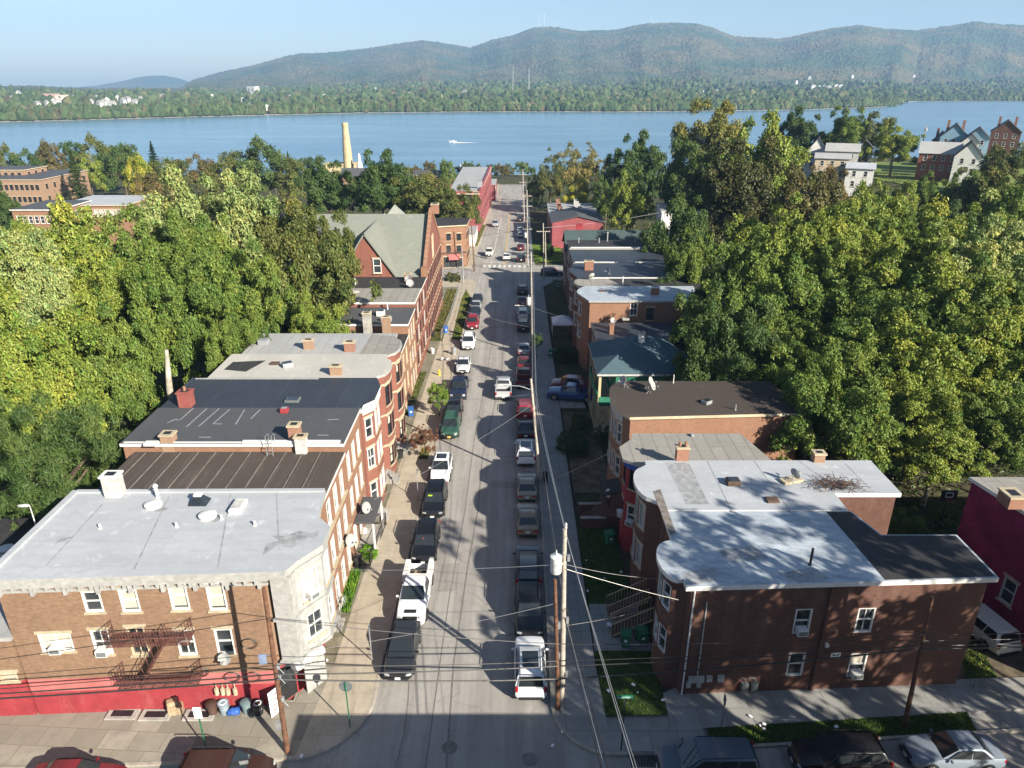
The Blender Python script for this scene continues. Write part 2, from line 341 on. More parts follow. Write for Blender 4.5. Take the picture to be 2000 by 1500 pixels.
def slabmat(name, c, joint, w, h, var=0.12, rz=0.0):
    m, nt, b = nodes(name); vec = pos(nt, (1, 1, 1), rz)
    br = N(nt, 'ShaderNodeTexBrick', i_Scale=1.0, i_Mortar_Size=0.022, i_Mortar_Smooth=0.3, i_Brick_Width=w, i_Row_Height=h, offset=0.0 if var < 0.2 else 0.4)
    br.inputs['Color1'].default_value = (*[x*(1-var) for x in c], 1); br.inputs['Color2'].default_value = (*[x*(1+var) for x in c], 1); br.inputs['Mortar'].default_value = (*joint, 1)
    nt.links.new(vec, br.inputs['Vector'])
    f = noise(nt, pos(nt), 0.9, 7, 0.72, 0.42, 0.7); g = noise(nt, pos(nt), 14, 4, 0.7, 0.3, 0.7)
    k = mixc(nt, br.outputs[0], tuple(x*0.68 for x in c), f); k = mixc(nt, k, mixc(nt, k, tuple(x*0.8 for x in c), g), 0.5)
    nt.links.new(k, b.inputs['Base Color']); b.inputs['Roughness'].default_value = 0.9; b.inputs['Specular IOR Level'].default_value = 0.2
    bumpit(nt, b, br.outputs[1], -0.4, 0.015); return m
M['ground'] = groundmat()
M['asphalt'] = asphaltmat('asphalt', (0.34, 0.318, 0.29))
M['asphalt2'] = asphaltmat('patch_asphalt', (0.285, 0.265, 0.24))
M['hillgrass'] = plain('dry_mown_grass', (.15, .19, .05), .95, 0, .3, .15, .1)
M['tar'] = plain('tar_seal', (0.15, 0.14, 0.125), 0.7, 0, 0.3, 3)
M['mark'] = plain('worn_white_marking', (0.55, 0.54, 0.5), 0.8, 0, 0.35, 2.5)
M['ymark'] = plain('worn_yellow_marking', (0.5, 0.34, 0.08), 0.8, 0, 0.35, 2.5)
M['walk'] = slabmat('concrete_pavement', (0.4, 0.345, 0.265), (0.25, 0.21, 0.16), 1.5, 1.5, 0.06)
M['walkr'] = slabmat('grey_concrete_pavement', (0.27, 0.265, 0.25), (0.09, 0.09, 0.08), 1.5, 1.6, 0.08)
M['bluestone'] = slabmat('bluestone_slabs', (0.27, 0.245, 0.2), (0.13, 0.1, 0.06), 1.7, 1.25, 0.26, 0.06)
M['curb'] = plain('kerb_stone', (0.34, 0.3, 0.25), 0.85, 0, 0.25, 2)
M['concrete'] = plain('old_concrete', (0.32, 0.3, 0.27), 0.9, 0, 0.3, 1.2, 0.2, 0.2)
M['soil'] = plain('bare_soil', (0.13, 0.105, 0.075), 0.95, 0, 0.4, 1.2, 0.1, 0.4)
M['paver'] = slabmat('mossy_flagstones', (0.2, 0.185, 0.13), (0.1, 0.11, 0.05), 1.1, 1.1, 0.25)

def struct(o): return tag(o, kind='structure')
# ---------- near land ----------
xs = sorted(set([-900, -700, -500, -400, -300, -220, -160, -120, -90, -60, -45, -30, -14, 12, 30, 45] + list(range(52, 130, 8)) + [150, 180, 220, 300, 400, 500, 700, 900]))
ys = [-120, -60, -20, 0, 20, 60, 100] + list(range(120, 330, 14)) + [330, 345, 360, 375, 390, 405, 420, 440, 470]
mb = MB()
mb.grid([[(x, y, gz(x, y)-0.06-(2.5 if y > 420 else 0)*(y-420)/50) for x in xs] for y in ys])
struct(mb.build('ground', M['ground'], smooth=60))

XL = lambda y: -8.0+0.0086*(y-32)
XR = lambda y: 2.25+0.0086*(y-32)
CA = lambda x: 27.0+0.045*(x+11)      # far kerb of the near cross street
def sheet(name, poly, h, mat, parent=None, thick=None):
    b = MB()
    if thick is None: b.face([(x, y, st(y)+h) for x, y in poly])
    else: b.prism(poly, lambda x, y: st(y)+h-thick, lambda x, y: st(y)+h, bottom=False)
    o = b.build(name, mat, parent)
    return o
def stripx(name, pts, w, h, mat, parent=None):
    b = MB(); rows = []
    for k, (x, y) in enumerate(pts):
        x0, y0 = pts[max(0, k-1)]; x1, y1 = pts[min(len(pts)-1, k+1)]
        L = math.hypot(x1-x0, y1-y0); nx, ny = -(y1-y0)/L*w/2, (x1-x0)/L*w/2
        rows.append([(x-nx, y-ny, st(y-ny)+h), (x+nx, y+ny, st(y+ny)+h)])
    b.grid(rows); return b.build(name, mat, parent)
road = struct(sheet('road', [(-70, 12), (70, 12), (70, 30.5), (5, 31.5), (XR(32)+1.5, 139), (70, 139), (70, 151), (5.0, 151), (XR(330)+0.6, 330), (XL(330)-1, 330), (-8.5, 151), (-70, 151), (-70, 139), (XL(138)-1.5, 139), (-9, 31), (-70, 27)], 0.0, M['asphalt']))
for pts, w in (([(-3.4, 26), (-3.6, 34), (-3.3, 44), (-2.9, 52), (-2.9, 62), (-2.2, 72), (-1.4, 84), (-1.2, 100)], 0.1), ([(-4.5, 25), (-4.4, 40), (-4.0, 52), (-3.9, 66), (-3.3, 84), (-2.6, 110)], 0.07), ([(-6.2, 33), (-6.0, 31), (-5.9, 28.5), (-6.1, 26)], 0.06), ([(-7.6, 96), (-4, 95.5), (2.4, 96)], 0.08)):
    stripx('tar_seam', pts, w, 0.006, M['tar'], road)
for poly in ([(-5.2, 41), (-3.9, 41.2), (-4.0, 44.5), (-5.3, 44.3)], [(-1.9, 56), (.6, 55.7), (.6, 57), (-1.9, 57.3)], [(-7.2, 58), (-5.6, 58), (-5.5, 60.5), (-7.1, 60.5)], [(-2.6, 22), (-.8, 22.2), (-.9, 26), (-2.7, 25.8)], [(-2.2, 76), (-.6, 76), (-.5, 82), (-2.1, 82)], [(-6.4, 106), (2.8, 106.4), (2.8, 107.6), (-6.4, 107.2)]):
    sheet('asphalt_patch', poly, 0.004, M['asphalt2'], road)
# markings of the far block
def along(px, py0, py1): 
    a = G(px[0], py0); c = G(px[1], py1); return [(a.x, a.y), (c.x, c.y)]
for pts, w, mt in ((along((958, 980), 519, 424), 0.13, 'mark'), (along((983.5, 996.5), 518, 412), 0.12, 'ymark'), (along((985.5, 997.5), 518, 412), 0.12, 'ymark'), (along((1010, 1011), 520, 405), 0.12, 'mark')):
    stripx('painted_line', pts, w, 0.006, M[mt], road)
sheet('stop_line', [(-6.3, 156.6), (-1.2, 156.6), (-1.2, 157.1), (-6.3, 157.1)], 0.006, M['mark'], road)
for k in range(9):
    x = -6.2+k*1.08; sheet('crosswalk_bar', [(x, 151.3), (x+0.55, 151.3), (x+0.55, 153.9), (x, 153.9)], 0.006, M['mark'], road)
for k in range(4):
    x = -6.2+k*0.5; sheet('hatch_line', [(x, 158+k*2.3), (x+1.6, 160.5+k*2.3), (x+1.6, 160.8+k*2.3), (x, 158.3+k*2.3)], 0.006, M['mark'], road)
def manhole(px, py, label):
    p = G(px, py); b = MB()
    b.lathe((0, 0, 0), [(0.42, 0.004), (0.42, 0.012), (0.36, 0.012), (0.34, 0.006), (0.3, 0.01), (0.02, 0.012)], 24)
    o = b.build('manhole_cover', M['tar']); o.location = (p.x, p.y, p.z+0.004); o.rotation_euler = (-math.atan(SL), 0, 0); tag(o, label, 'manhole cover')
manhole(878, 1460, 'round iron manhole cover in the shaded road near the left kerb')
manhole(1034, 1483, 'round iron manhole cover in the shaded road near the right kerb')

def arc(cx, cy, r, a0, a1, n=10): return [(cx+r*math.cos(R(a0+(a1-a0)*k/n)), cy+r*math.sin(R(a0+(a1-a0)*k/n))) for k in range(n+1)]
# left pavement
lc = [(-60, CA(-60))]+[(-12.0, CA(-12))]+[(-12.0+4.1*math.sin(t), CA(-12)+4.2*(1-math.cos(t))) for t in [R(a) for a in range(8, 91, 8)]]+[(XL(34), 34), (XL(137), 137)]+arc(XL(137)-2.6, 137, 2.6, 0, 90, 8)[1:]+[(-60, 139.6)]
lin = [(-60, 134), (-12.2, 134), (-12.2, 33), (-12.2, 30.9), (-60, 29.0)]
struct(sheet('pavement', [(-10.9, 34)]+lc[2:-1]+[(-14, 139.6), (-14, 133), (-10.3, 133)], 0.13, M['walk'], None, 0.14))
struct(sheet('pavement', lc[:-1][:2]+[(-10.9, CA(-12)+0.25), (-10.9, 34), (-12.6, 34), (-12.6, 31.0), (-60, 29.2)], 0.126, M['bluestone'], None, 0.13))
struct(sheet('pavement', [(-10.9, 34), (-10.3, 133), (-13.5, 133), (-13.5, 34)], 0.122, M['paver'], None, 0.12))
def kerb(line, w=0.16, h=0.145):
    b = MB(); rows = []
    for k, (x, y) in enumerate(line):
        x0, y0 = line[max(0, k-1)]; x1, y1 = line[min(len(line)-1, k+1)]
        L = math.hypot(x1-x0, y1-y0); nx, ny = -(y1-y0)/L, (x1-x0)/L
        rows.append([(x-nx*0.01, y-ny*0.01, st(y)-0.05), (x-nx*0.01, y-ny*0.01, st(y)+h), (x+nx*w, y+ny*w, st(y)+h), (x+nx*w, y+ny*w, st(y)+h-0.05)])
    b.grid(rows); return struct(b.build('kerb', M['curb']))
kerb(lc)
# right pavement
cr = lambda x: 27.2+0.07*(x-5)
rc = [(60, cr(60)), (26, cr(26)), (5.6, cr(5.6))]+[(5.4-3.15*math.sin(t), cr(5.6)+3.4*(1-math.cos(t))) for t in [R(a) for a in range(8, 91, 8)]]+[(XR(32), 32), (XR(137), 137)]+arc(XR(137)+2.6, 137, 2.6, 180, 90, 8)[1:]+[(60, 139.6)]
kerb(list(reversed(rc)))
struct(sheet('pavement', list(reversed(rc[2:-1]))+[(5.6, 31.6), (5.1, 34), (5.95, 136)] if False else rc[2:-1]+[(8, 139.6), (8, 137), (5.95, 133), (5.1, 34), (5.3, 29.0), (10.5, 29.0), (10.5, cr(10.5))], 0.13, M['walkr'], None, 0.14))
struct(sheet('pavement', [(10.5, 29.0), (26, 30.15), (60, 32.5), (60, 34), (9.5, 31.9), (8.8, 31.5), (8.8, 29.0)], 0.126, M['walkr'], None, 0.13))
# ---------- lawns and scraps of grass ----------
def grassmat():
    m, nt, b = nodes('grass_blades'); at = N(nt, 'ShaderNodeAttribute', attribute_name='tint'); oi = N(nt, 'ShaderNodeObjectInfo')
    k = mixc(nt, oi.outputs['Color'], at.outputs['Color'], 1.0, 'MULTIPLY')
    nt.links.new(k, b.inputs['Base Color']); b.inputs['Roughness'].default_value = 0.8; b.inputs['Specular IOR Level'].default_value = 0.15; return m
M['grass'] = grassmat()
def grass(name, poly, n, hgt=0.09, col=(0.06, 0.12, 0.02), base=0.14, seed=1, label=None):
    rs = np.random.default_rng(seed)
    b = MB(); b.face([(x, y, st(y)+base) for x, y in poly]); 
    xs_ = [p[0] for p in poly]; ys_ = [p[1] for p in poly]
    P = rs.uniform((min(xs_), min(ys_)), (max(xs_), max(ys_)), (n*2, 2))
    ins = np.zeros(len(P), bool)
    for k in range(len(poly)):
        (x0, y0), (x1, y1) = poly[k], poly[(k+1) % len(poly)]
        c = ((y0 > P[:, 1]) != (y1 > P[:, 1])) & (P[:, 0] < (x1-x0)*(P[:, 1]-y0)/(y1-y0+1e-9)+x0)
        ins ^= c
    P = P[ins][:n]; n = len(P)
    patch = np.sin(P[:, 0]*2.1+seed)*np.sin(P[:, 1]*1.7)+np.sin(P[:, 0]*5.3)*np.sin(P[:, 1]*4.1+2)
    h = hgt*rs.uniform(0.5, 1.3, n)*(1+0.25*patch); a = rs.uniform(0, 6.28, n); w = 0.035
    z = -SL*P[:, 1]+base-0.005
    lx, ly = rs.normal(0, 0.04, n), rs.normal(0, 0.04, n)
    V = np.stack([np.stack([P[:, 0]-w*np.cos(a), P[:, 1]-w*np.sin(a), z], 1), np.stack([P[:, 0]+w*np.cos(a), P[:, 1]+w*np.sin(a), z], 1), np.stack([P[:, 0]+lx, P[:, 1]+ly, z+h], 1)], 1).reshape(-1, 3)
    t = np.ones((n, 4)); t[:, :3] = (0.8+0.35*rs.random((n, 1)))*(1+0.18*patch[:, None])*np.array([1, 1, 1]); t[:, 0] *= 1+0.5*rs.random(n)*(patch > 0.3)
    o = np_mesh(name, V, np.arange(n*3).reshape(-1, 3), M['grass'], None, t)
    o.color = (*col, 1); o['kind'] = 'stuff'
    s = b.build('turf', M['lawnbase'], o)
    return o
M['lawnbase'] = plain('turf_soil', (0.045, 0.065, 0.02), 0.95, 0, 0.5, 2.2, 0.1)
gq = lambda *px: [(G(*p).x, G(*p).y) for p in px]
grass('lawn', [(5.25, 29.8), (8.75, 29.9), (8.7, 35.0), (5.2, 35.0)], 4200, 0.08, (0.06, 0.12, 0.022), 0.14, 1)
grass('lawn', [(5.3, 39.6), (8.3, 39.6), (8.2, 49.5), (5.35, 49.0)], 7000, 0.08, (0.05, 0.11, 0.02), 0.1, 2)
grass('grass', [(10.7, cr(10.7)+0.25), (25.5, cr(25)+0.25), (25.7, 30.15), (10.7, 29.0)], 7000, 0.1, (0.07, 0.13, 0.02), 0.1, 3)
grass('grass', [(-7.6, 99), (-7.3, 124), (-8.6, 131), (-9.0, 124), (-8.9, 100)], 2500, 0.14, (0.13, 0.15, 0.03), 0.14, 4)
grass('grass', [(-10.2, 99), (-9.9, 131), (-12.2, 131), (-12.1, 99)], 2500, 0.22, (0.14, 0.13, 0.035), 0.14, 5)
grass('grass', [(-11.0, 38.6), (-11.1, 43.5), (-12.0, 43.5), (-11.9, 38.8)], 900, 0.3, (0.09, 0.2, 0.02), 0.13, 6)
grass('grass', [(-9.1, 61.3), (-9.0, 63.8), (-8.15, 63.8), (-8.2, 61.3)], 500, 0.14, (0.14, 0.15, 0.03), 0.14, 7)
grass('grass', [(-11.2, 72), (-11.0, 86), (-12.0, 86), (-12.0, 72)], 900, 0.12, (0.13, 0.13, 0.04), 0.13, 8)
grass('lawn', [(4.8, 156), (11.3, 156), (11.8, 176), (4.9, 178)], 6000, 0.16, (0.15, 0.25, 0.035), 0.12, 9)
grass('grass', [(26.6, 30.6), (28.6, 30.8), (30.5, 38), (29, 38.3)], 1500, 0.15, (0.13, 0.18, 0.03), 0.05, 10)
grass('grass', [(-8.6, 176), (-7.5, 210), (-8.9, 210), (-9.3, 176)], 1200, 0.18, (0.16, 0.15, 0.04), 0.12, 11)
struct(sheet('path', [(5.2, 35.0), (8.9, 35.0), (8.6, 39.6), (5.3, 39.6)], 0.1, M['walkr'], None, 0.1))
struct(sheet('path', [(26.4, 32.6), (33.4, 33.2), (38, 48), (30.5, 44)], 0.04, M['soil'], None, 0.06))
struct(sheet('path', [(5.5, 71.5), (12.5, 71.8), (12.5, 80), (5.6, 80)] if False else [(5.5, 74.2), (8.4, 74.2), (8.4, 80), (5.6, 80)], 0.1, M['concrete'], None, 0.1))
struct(sheet('path', [(5.5, 55), (9, 55), (9, 73), (5.6, 73)], 0.03, M['soil'], None, 0.06))
struct(sheet('pavement', [(-8.6, 151), (XL(330), 330), (-10.5, 330), (-12.8, 151)], 0.1, M['walk'], None, 0.1))
struct(sheet('pavement', [(XR(151)+0.2, 151), (30, 151), (30, 153), (4.9, 153.4), (6.3, 330), (XR(330)+0.2, 330)], 0.1, M['walkr'], None, 0.1))
# ---------- building kit ----------
def frame_of(p0, p1):
    L = math.hypot(p1[0]-p0[0], p1[1]-p0[1]); d = ((p1[0]-p0[0])/L, (p1[1]-p0[1])/L); return L, d, (d[1], -d[0])
def on_wall(p0, p1, px, py):
    L, d, n = frame_of(p0, p1); r = ray(px, py)
    t = (p0[0]*n[0]+p0[1]*n[1])/(r[0]*n[0]+r[1]*n[1])
    return (r[0]*t-p0[0])*d[0]+(r[1]*t-p0[1])*d[1], CZ+r[2]*t
def wp(p0, p1, px, py, w, h, style='w'):
    """an opening of w x h metres whose middle is seen at px, py"""
    u, z = on_wall(p0, p1, px, py); return (u-w/2, z-h/2, w, h, style)
def rows(p0, p1, n, zs, w, h, style='w', m0=0.6, m1=0.6):
    L = frame_of(p0, p1)[0]; out = []
    for k in range(n):
        u = m0+(L-m0-m1)*(k+0.5)/n-w/2
        for i, z in enumerate(zs):
            s = style if isinstance(style, str) else style[(k+i*2) % len(style)]
            out.append((u, z, w, h, s))
    return out
def wall_seg(mb, p0, p1, z0, z1, holes, tiers):
    L, d, n = frame_of(p0, p1)
    holes = [h for h in holes if h[0] > 0.05 and h[0]+h[2] < L-0.05]
    us = sorted(set([0, L]+[round(h[0], 4) for h in holes]+[round(h[0]+h[2], 4) for h in holes]))
    zs = sorted(set([z0, z1]+[round(h[1], 4) for h in holes]+[round(h[1]+h[3], 4) for h in holes]+[t for t in tiers if z0 < t < z1]))
    P = lambda u, z, k=0.0: (p0[0]+d[0]*u+n[0]*k, p0[1]+d[1]*u+n[1]*k, z)
    for a in range(len(us)-1):
        for b in range(len(zs)-1):
            cu, cz = (us[a]+us[a+1])/2, (zs[b]+zs[b+1])/2
            if any(h[0] < cu < h[0]+h[2] and h[1] < cz < h[1]+h[3] for h in holes): continue
            mi = 1 if (tiers and cz < tiers[0]) else 0
            mb.face([P(us[a], zs[b]), P(us[a+1], zs[b]), P(us[a+1], zs[b+1]), P(us[a], zs[b+1])], mi, [(us[a], zs[b]), (us[a+1], zs[b]), (us[a+1], zs[b+1]), (us[a], zs[b+1])])
    for u, z, w, h, s in holes:
        for q in ([(u, z), (u+w, z)], [(u+w, z), (u+w, z+h)], [(u+w, z+h), (u, z+h)], [(u, z+h), (u, z)]):
            (a0, b0), (a1, b1) = q
            mb.face([P(a0, b0), P(a0, b0, -0.16), P(a1, b1, -0.16), P(a1, b1)], 0, [(0, 0), (0.16, 0), (0.16, 1), (0, 1)])
    return holes
FR = {'w': 'white', 'c': 'cream', 'd': 'black', 'g': 'offwhite'}
def window(par, base, p0, p1, u, z, w, h, style, lintel='stone'):
    L, d, n = frame_of(p0, p1); f = M[FR.get(style[0], 'white')]
    mb = MB(); O = (p0[0], p0[1])
    bx = lambda *a: mb.obox(O, d, n, *a)
    t = 0.085
    if 'D' in style:
        mb.obox(O, d, n, u, u+w, -0.12, -0.06, z, z+h, 0); mb.obox(O, d, n, u-0.08, u+w+0.08, -0.05, 0.03, z+h, z+h+0.12, 0)
        o = mb.build('door', [f, M['stone']], par, base)
        m2 = MB(); m2.obox(O, d, n, u+w*0.2, u+w*0.8, -0.058, -0.05, z+h*0.5, z+h*0.9); m2.build('door_pane', M['glass'], o)
        for c in o.children: c.location = (-base[0], -base[1], -base[2])
        return
    bx(u, u+t, -0.14, 0.015, z, z+h, 0); bx(u+w-t, u+w, -0.14, 0.015, z, z+h, 0); bx(u+t, u+w-t, -0.14, 0.015, z+h-t, z+h, 0); bx(u+t, u+w-t, -0.14, 0.02, z, z+t, 0)
    bx(u+t, u+w-t, -0.11, -0.05, z+h*0.48, z+h*0.53, 0)
    if 'm' in style: bx(u+w/2-0.02, u+w/2+0.02, -0.115, -0.06, z+t, z+h-t, 0)
    bx(u-0.1, u+w+0.1, -0.02, 0.1, z-0.11, z-0.002, 1)
    if lintel: bx(u-0.12, u+w+0.12, -0.01, 0.04, z+h+0.002, z+h+0.2, 1)
    o = mb.build('window', [f, M[lintel or 'stone']], par, base)
    pb = MB(); P = lambda a, b, k: (p0[0]+d[0]*a+n[0]*k, p0[1]+d[1]*a+n[1]*k, b)
    k = -0.12
    pb.face([P(u+t, z+t, k), P(u+w-t, z+t, k), P(u+w-t, z+h-t, k), P(u+t, z+h-t, k)])
    pb.build('pane', M['glass' if 'X' not in style else 'tin'], o, base)
    if 'B' in style or 'b' in style:
        fr = 0.5 if 'b' in style else 0.93
        bb = MB(); bb.face([P(u+t, z+h-t-(h-2*t)*fr, k+0.012), P(u+w-t, z+h-t-(h-2*t)*fr, k+0.012), P(u+w-t, z+h-t, k+0.012), P(u+t, z+h-t, k+0.012)])
        bb.build('blind', M['blind'], o, base)
    if 'A' in style:
        ab = MB(); ab.obox(O, d, n, u+w/2-0.3, u+w/2+0.3, -0.1, 0.38, z+t, z+t+0.4, 0)
        ab.obox(O, d, n, u+w/2-0.25, u+w/2+0.25, 0.382, 0.39, z+t+0.06, z+t+0.34, 1)
        ab.build('air_conditioner', [M['white'], M['signback']], o, base, bevel=0.0)
def offset_poly(poly, ov):
    out = []; n = len(poly)
    for k in range(n):
        a, b, c = poly[k-1], poly[k], poly[(k+1) % n]
        n1 = frame_of(a, b)[2]; n2 = frame_of(b, c)[2]
        q = 1+n1[0]*n2[0]+n1[1]*n2[1]; q = max(q, 0.4)
        out.append((b[0]+(n1[0]+n2[0])/q*ov, b[1]+(n1[1]+n2[1])/q*ov))
    return out
GL = 'row houses on the left side of the street'; GR = 'row houses on the right side of the street'
def house(label, foot, z0, z1, wall, roof, trim='white', wins=None, ov=0.14, tiers=(), wall2=None, roof_poly=None, group=None, name='row_house', lintel='stone', thick=0.24, cat='house', segwall=None):
    base = (sum(p[0] for p in foot)/len(foot), sum(p[1] for p in foot)/len(foot), z0)
    root = empty(name, base, label, cat, group)
    mb = MB(); wins = wins or {}; n = len(foot); todo = []
    for k in range(n):
        p0, p1 = foot[k], foot[(k+1) % n]
        hs = wall_seg(mb, p0, p1, z0, z1, wins.get(k, []), tiers)
        todo += [(p0, p1)+h for h in hs]
    mb.build('wall', [M[wall], M[wall2 or wall]], root, base)
    for p0, p1, u, z, w, h, s in todo: window(root, base, p0, p1, u, z, w, h, s, lintel)
    if roof:
        rp = roof_poly or offset_poly(foot, ov)
        rb = MB(); rb.prism(rp, z1, z1+thick, 0, 1)
        rb.build('roof', [M[trim], M[roof]], root, base)
    root['_z1'] = z1+(thick if roof else 0); root['_b'] = base
    return root
def part(root, name, mb, mats, **kw):
    return mb.build(name, mats, root, tuple(root['_b']), **kw)
def chimney(root, px, py, w, d, h, mat='brick_flue', z=None, cap='stone', pots=0, below=0.0):
    zt = root['_z1'] if z is None else z
    p = LV(px, py, zt)
    mb = MB(); c = [(p.x-w/2, p.y-d/2), (p.x+w/2, p.y-d/2), (p.x+w/2, p.y+d/2), (p.x-w/2, p.y+d/2)]
    for k in range(4):
        a, b = c[k], c[(k+1) % 4]; L = frame_of(a, b)[0]
        mb.face([(*a, zt-below), (*b, zt-below), (*b, zt+h), (*a, zt+h)], 0, [(0, 0), (L, 0), (L, h), (0, h)])
    mb.box((p.x, p.y, zt+h+0.06), (w+0.14, d+0.14, 0.12), 1)
    mb.box((p.x, p.y, zt+h+0.125), (w*0.6, d*0.6, 0.02), 2)
    for k in range(pots): mb.cyl((p.x+(k-(pots-1)/2)*w*0.5, p.y, zt+h+0.12), 0.11, 0.35, 10, 3)
    return part(root, 'chimney', mb, [M[mat], M[cap], M['black'], M['brick_orange']])
def box_on(root, name, px, py, size, mat, top=None, rz=0.0, lift=0.0, z=None):
    zt = (root['_z1'] if z is None else z)+lift; p = LV(px, py, zt); mb = MB()
    mb.box((p.x, p.y, zt+size[2]/2), size, 0, rz)
    if top: mb.box((p.x, p.y, zt+size[2]+0.015), (size[0]*0.8, size[1]*0.8, 0.03), 1, rz)
    return part(root, name, mb, [M[mat], M[top or mat]], bevel=0.02, segs=1)
def vent(root, px, py, r, h, mat='steel', cap=True, z=None):
    zt = root['_z1'] if z is None else z; p = LV(px, py, zt); mb = MB()
    prof = [(r*1.6, 0), (r*1.5, 0.04), (r, 0.05), (r, h)]
    if cap: prof += [(r*1.7, h+0.02), (r*1.7, h+0.1), (r*0.4, h+0.22)]
    mb.lathe((p.x, p.y, zt), prof, 14); return part(root, 'vent_pipe', mb, M[mat], smooth=40)
def skylight(root, px, py, w, d, h, curbm='offwhite', z=None, rz=0.0):
    zt = root['_z1'] if z is None else z; p = LV(px, py, zt); mb = MB(); c, s = math.cos(rz), math.sin(rz)
    mb.box((p.x, p.y, zt+h/2), (w, d, h), 0, rz); o = part(root, 'skylight', mb, M[curbm], bevel=0.015, segs=1)
    m2 = MB(); m2.box((p.x, p.y, zt+h+0.02), (w*0.82, d*0.82, 0.04), 0, rz); m2.build('pane', M['glass'], o, tuple(root['_b'])); return o
def flashing(root, pts, w=0.16, h=0.16, mat='white', name='parapet_cap'):
    mb = MB()
    for k in range(len(pts)-1):
        L, d, n = frame_of(pts[k], pts[k+1]); mb.obox(pts[k], d, n, 0, L, -w/2, w/2, root['_z1']-0.02, root['_z1']+h)
    return part(root, name, mb, M[mat])
def roundbay(yc, hw, x0, dep, side, n=8):
    """bow front: +1 bulges to +x with y rising, -1 bulges to -x with y falling"""
    return [(x0+side*dep*math.sin(math.pi*k/n)**0.75, yc-side*hw*math.cos(math.pi*k/n)) for k in range(n+1)]
def bayw(foot, k0, levels):
    """windows in the three middle faces of a five sided bow"""
    out = {}
    for k in (k0+1, k0+2, k0+3):
        L = frame_of(foot[k], foot[(k+1) % len(foot)])[0]; w = min(.8, L-.14); out[k] = [((L-w)/2, z, w, h, s) for z, h, s in levels]
    return out
def satdish(loc, az, label, tilt=35, r=0.42, mast=0.7, group='satellite dishes on the roofs'):
    root = empty('satellite_dish', loc, label, 'satellite dish', group, R(az))
    m = MB(); m.tube([(0, 0, 0), (0, 0, mast)], 0.03, 6); m.tube([(0.3, -0.25, 0), (0, 0, mast*0.6)], 0.018, 5); m.tube([(-0.3, -0.25, 0), (0, 0, mast*0.6)], 0.018, 5); m.build('mast', M['steel'], root)
    d = MB(); d.lathe((0, 0, 0), [(0.03, 0.0), (r*0.4, 0.02), (r*0.75, 0.07), (r, 0.14), (r*0.98, 0.155), (r*0.7, 0.09), (r*0.03, 0.02)], 20)
    o = d.build('reflector', M['tin'], root, smooth=50); o.location = (0, 0.08, mast); o.rotation_euler = (R(-90+tilt), 0, 0)
    f = MB(); f.tube([(0, 0.1, mast-r*0.5), (0, 0.1+r*1.25, mast+0.05)], 0.016, 5); f.box((0, 0.12+r*1.25, mast+0.07), (0.1, 0.14, 0.1)); f.build('feed_arm', M['steel'], root)
    return root
# ---------- left row ----------
Z3 = (-0.2, 2.75, 5.55)
fA, fB = (-26.6, 29.95), (-13.3, 30.62)
w1 = [wp(fA, fB, 181, 1175, 0.95, 1.35, 'w'), wp(fA, fB, 253, 1173, 0.95, 1.45, 'wB'), wp(fA, fB, 349, 1164, 0.95, 1.8, 'wB'), wp(fA, fB, 423, 1165, 0.95, 1.8, 'wB'),
      wp(fA, fB, 110, 1255, 1.7, 1.2, 'wmBA'), wp(fA, fB, 199, 1254, 0.95, 1.65, 'wmA'), wp(fA, fB, 270, 1252, 0.95, 1.9, 'cm'), wp(fA, fB, 364, 1255, 0.95, 1.75, 'wm'), wp(fA, fB, 439, 1253, 0.95, 1.75, 'w')]
foot = [fA, fB, (-11.95, 32.2), (-11.85, 38.25), (-26.8, 38.15)]
z1 = 8.35
L1 = house('brown brick corner building with flat pale grey roof, rusty fire escape and red painted base', foot, -2.0, z1, 'brick_tan', 'r_white', 'tin',
    {0: w1, 2: rows(foot[2], foot[3], 3, (2.4, 5.5), 0.85, 1.75, ['w', 'wB', 'w'], 0.6, 0.2)+[(1.2, -0.9, 1.1, 2.2, 'wD'), (3.6, -0.3, 0.9, 1.6, 'w')], 1: [(0.25, -0.85, 1.0, 2.3, 'dD')]},
    tiers=(1.75,), wall2='redwall', name='corner_building', cat='building',
    roof_poly=[(-26.9, 29.6), (-11.75, 30.35), (-11.35, 31.2), (-10.35, 32.65), (-10.35, 34.45), (-11.3, 35.5), (-11.55, 38.35), (-26.95, 38.25)], thick=0.35)
bay = [(-12.75, 30.72), (-11.72, 30.72), (-11.6, 31.3), (-10.55, 32.75), (-10.55, 34.3), (-11.4, 35.3), (-12.3, 35.3)]
mb = MB(); hs = {2: [(0.35, 3.0, 1.05, 1.75, 'wm'), (0.35, 5.7, 1.05, 1.85, 'wBA')], 3: [(0.35, 3.0, 0.9, 1.75, 'w'), (0.35, 5.7, 0.9, 1.85, 'wB')]}
todo = []
for k in range(6):
    todo += [(bay[k], bay[k+1])+h for h in wall_seg(mb, bay[k], bay[k+1], 2.2, z1, hs.get(k, []), ())]
mb.face([(x, y, 2.2) for x, y in reversed(bay)], 0)
b0 = tuple(L1['_b'])
for zz in (2.2, 5.15, 7.95): 
    p2 = offset_poly(bay, 0.1); mb.prism(p2[:], zz, zz+0.18, 0)
bo = mb.build("corner_bay", [M["tin"], M["tin"]], L1, b0)
for p0, p1, u, z, w, h, s in todo: window(L1, b0, p0, p1, u, z, w, h, s, None)
for o in bo.children:
    pass
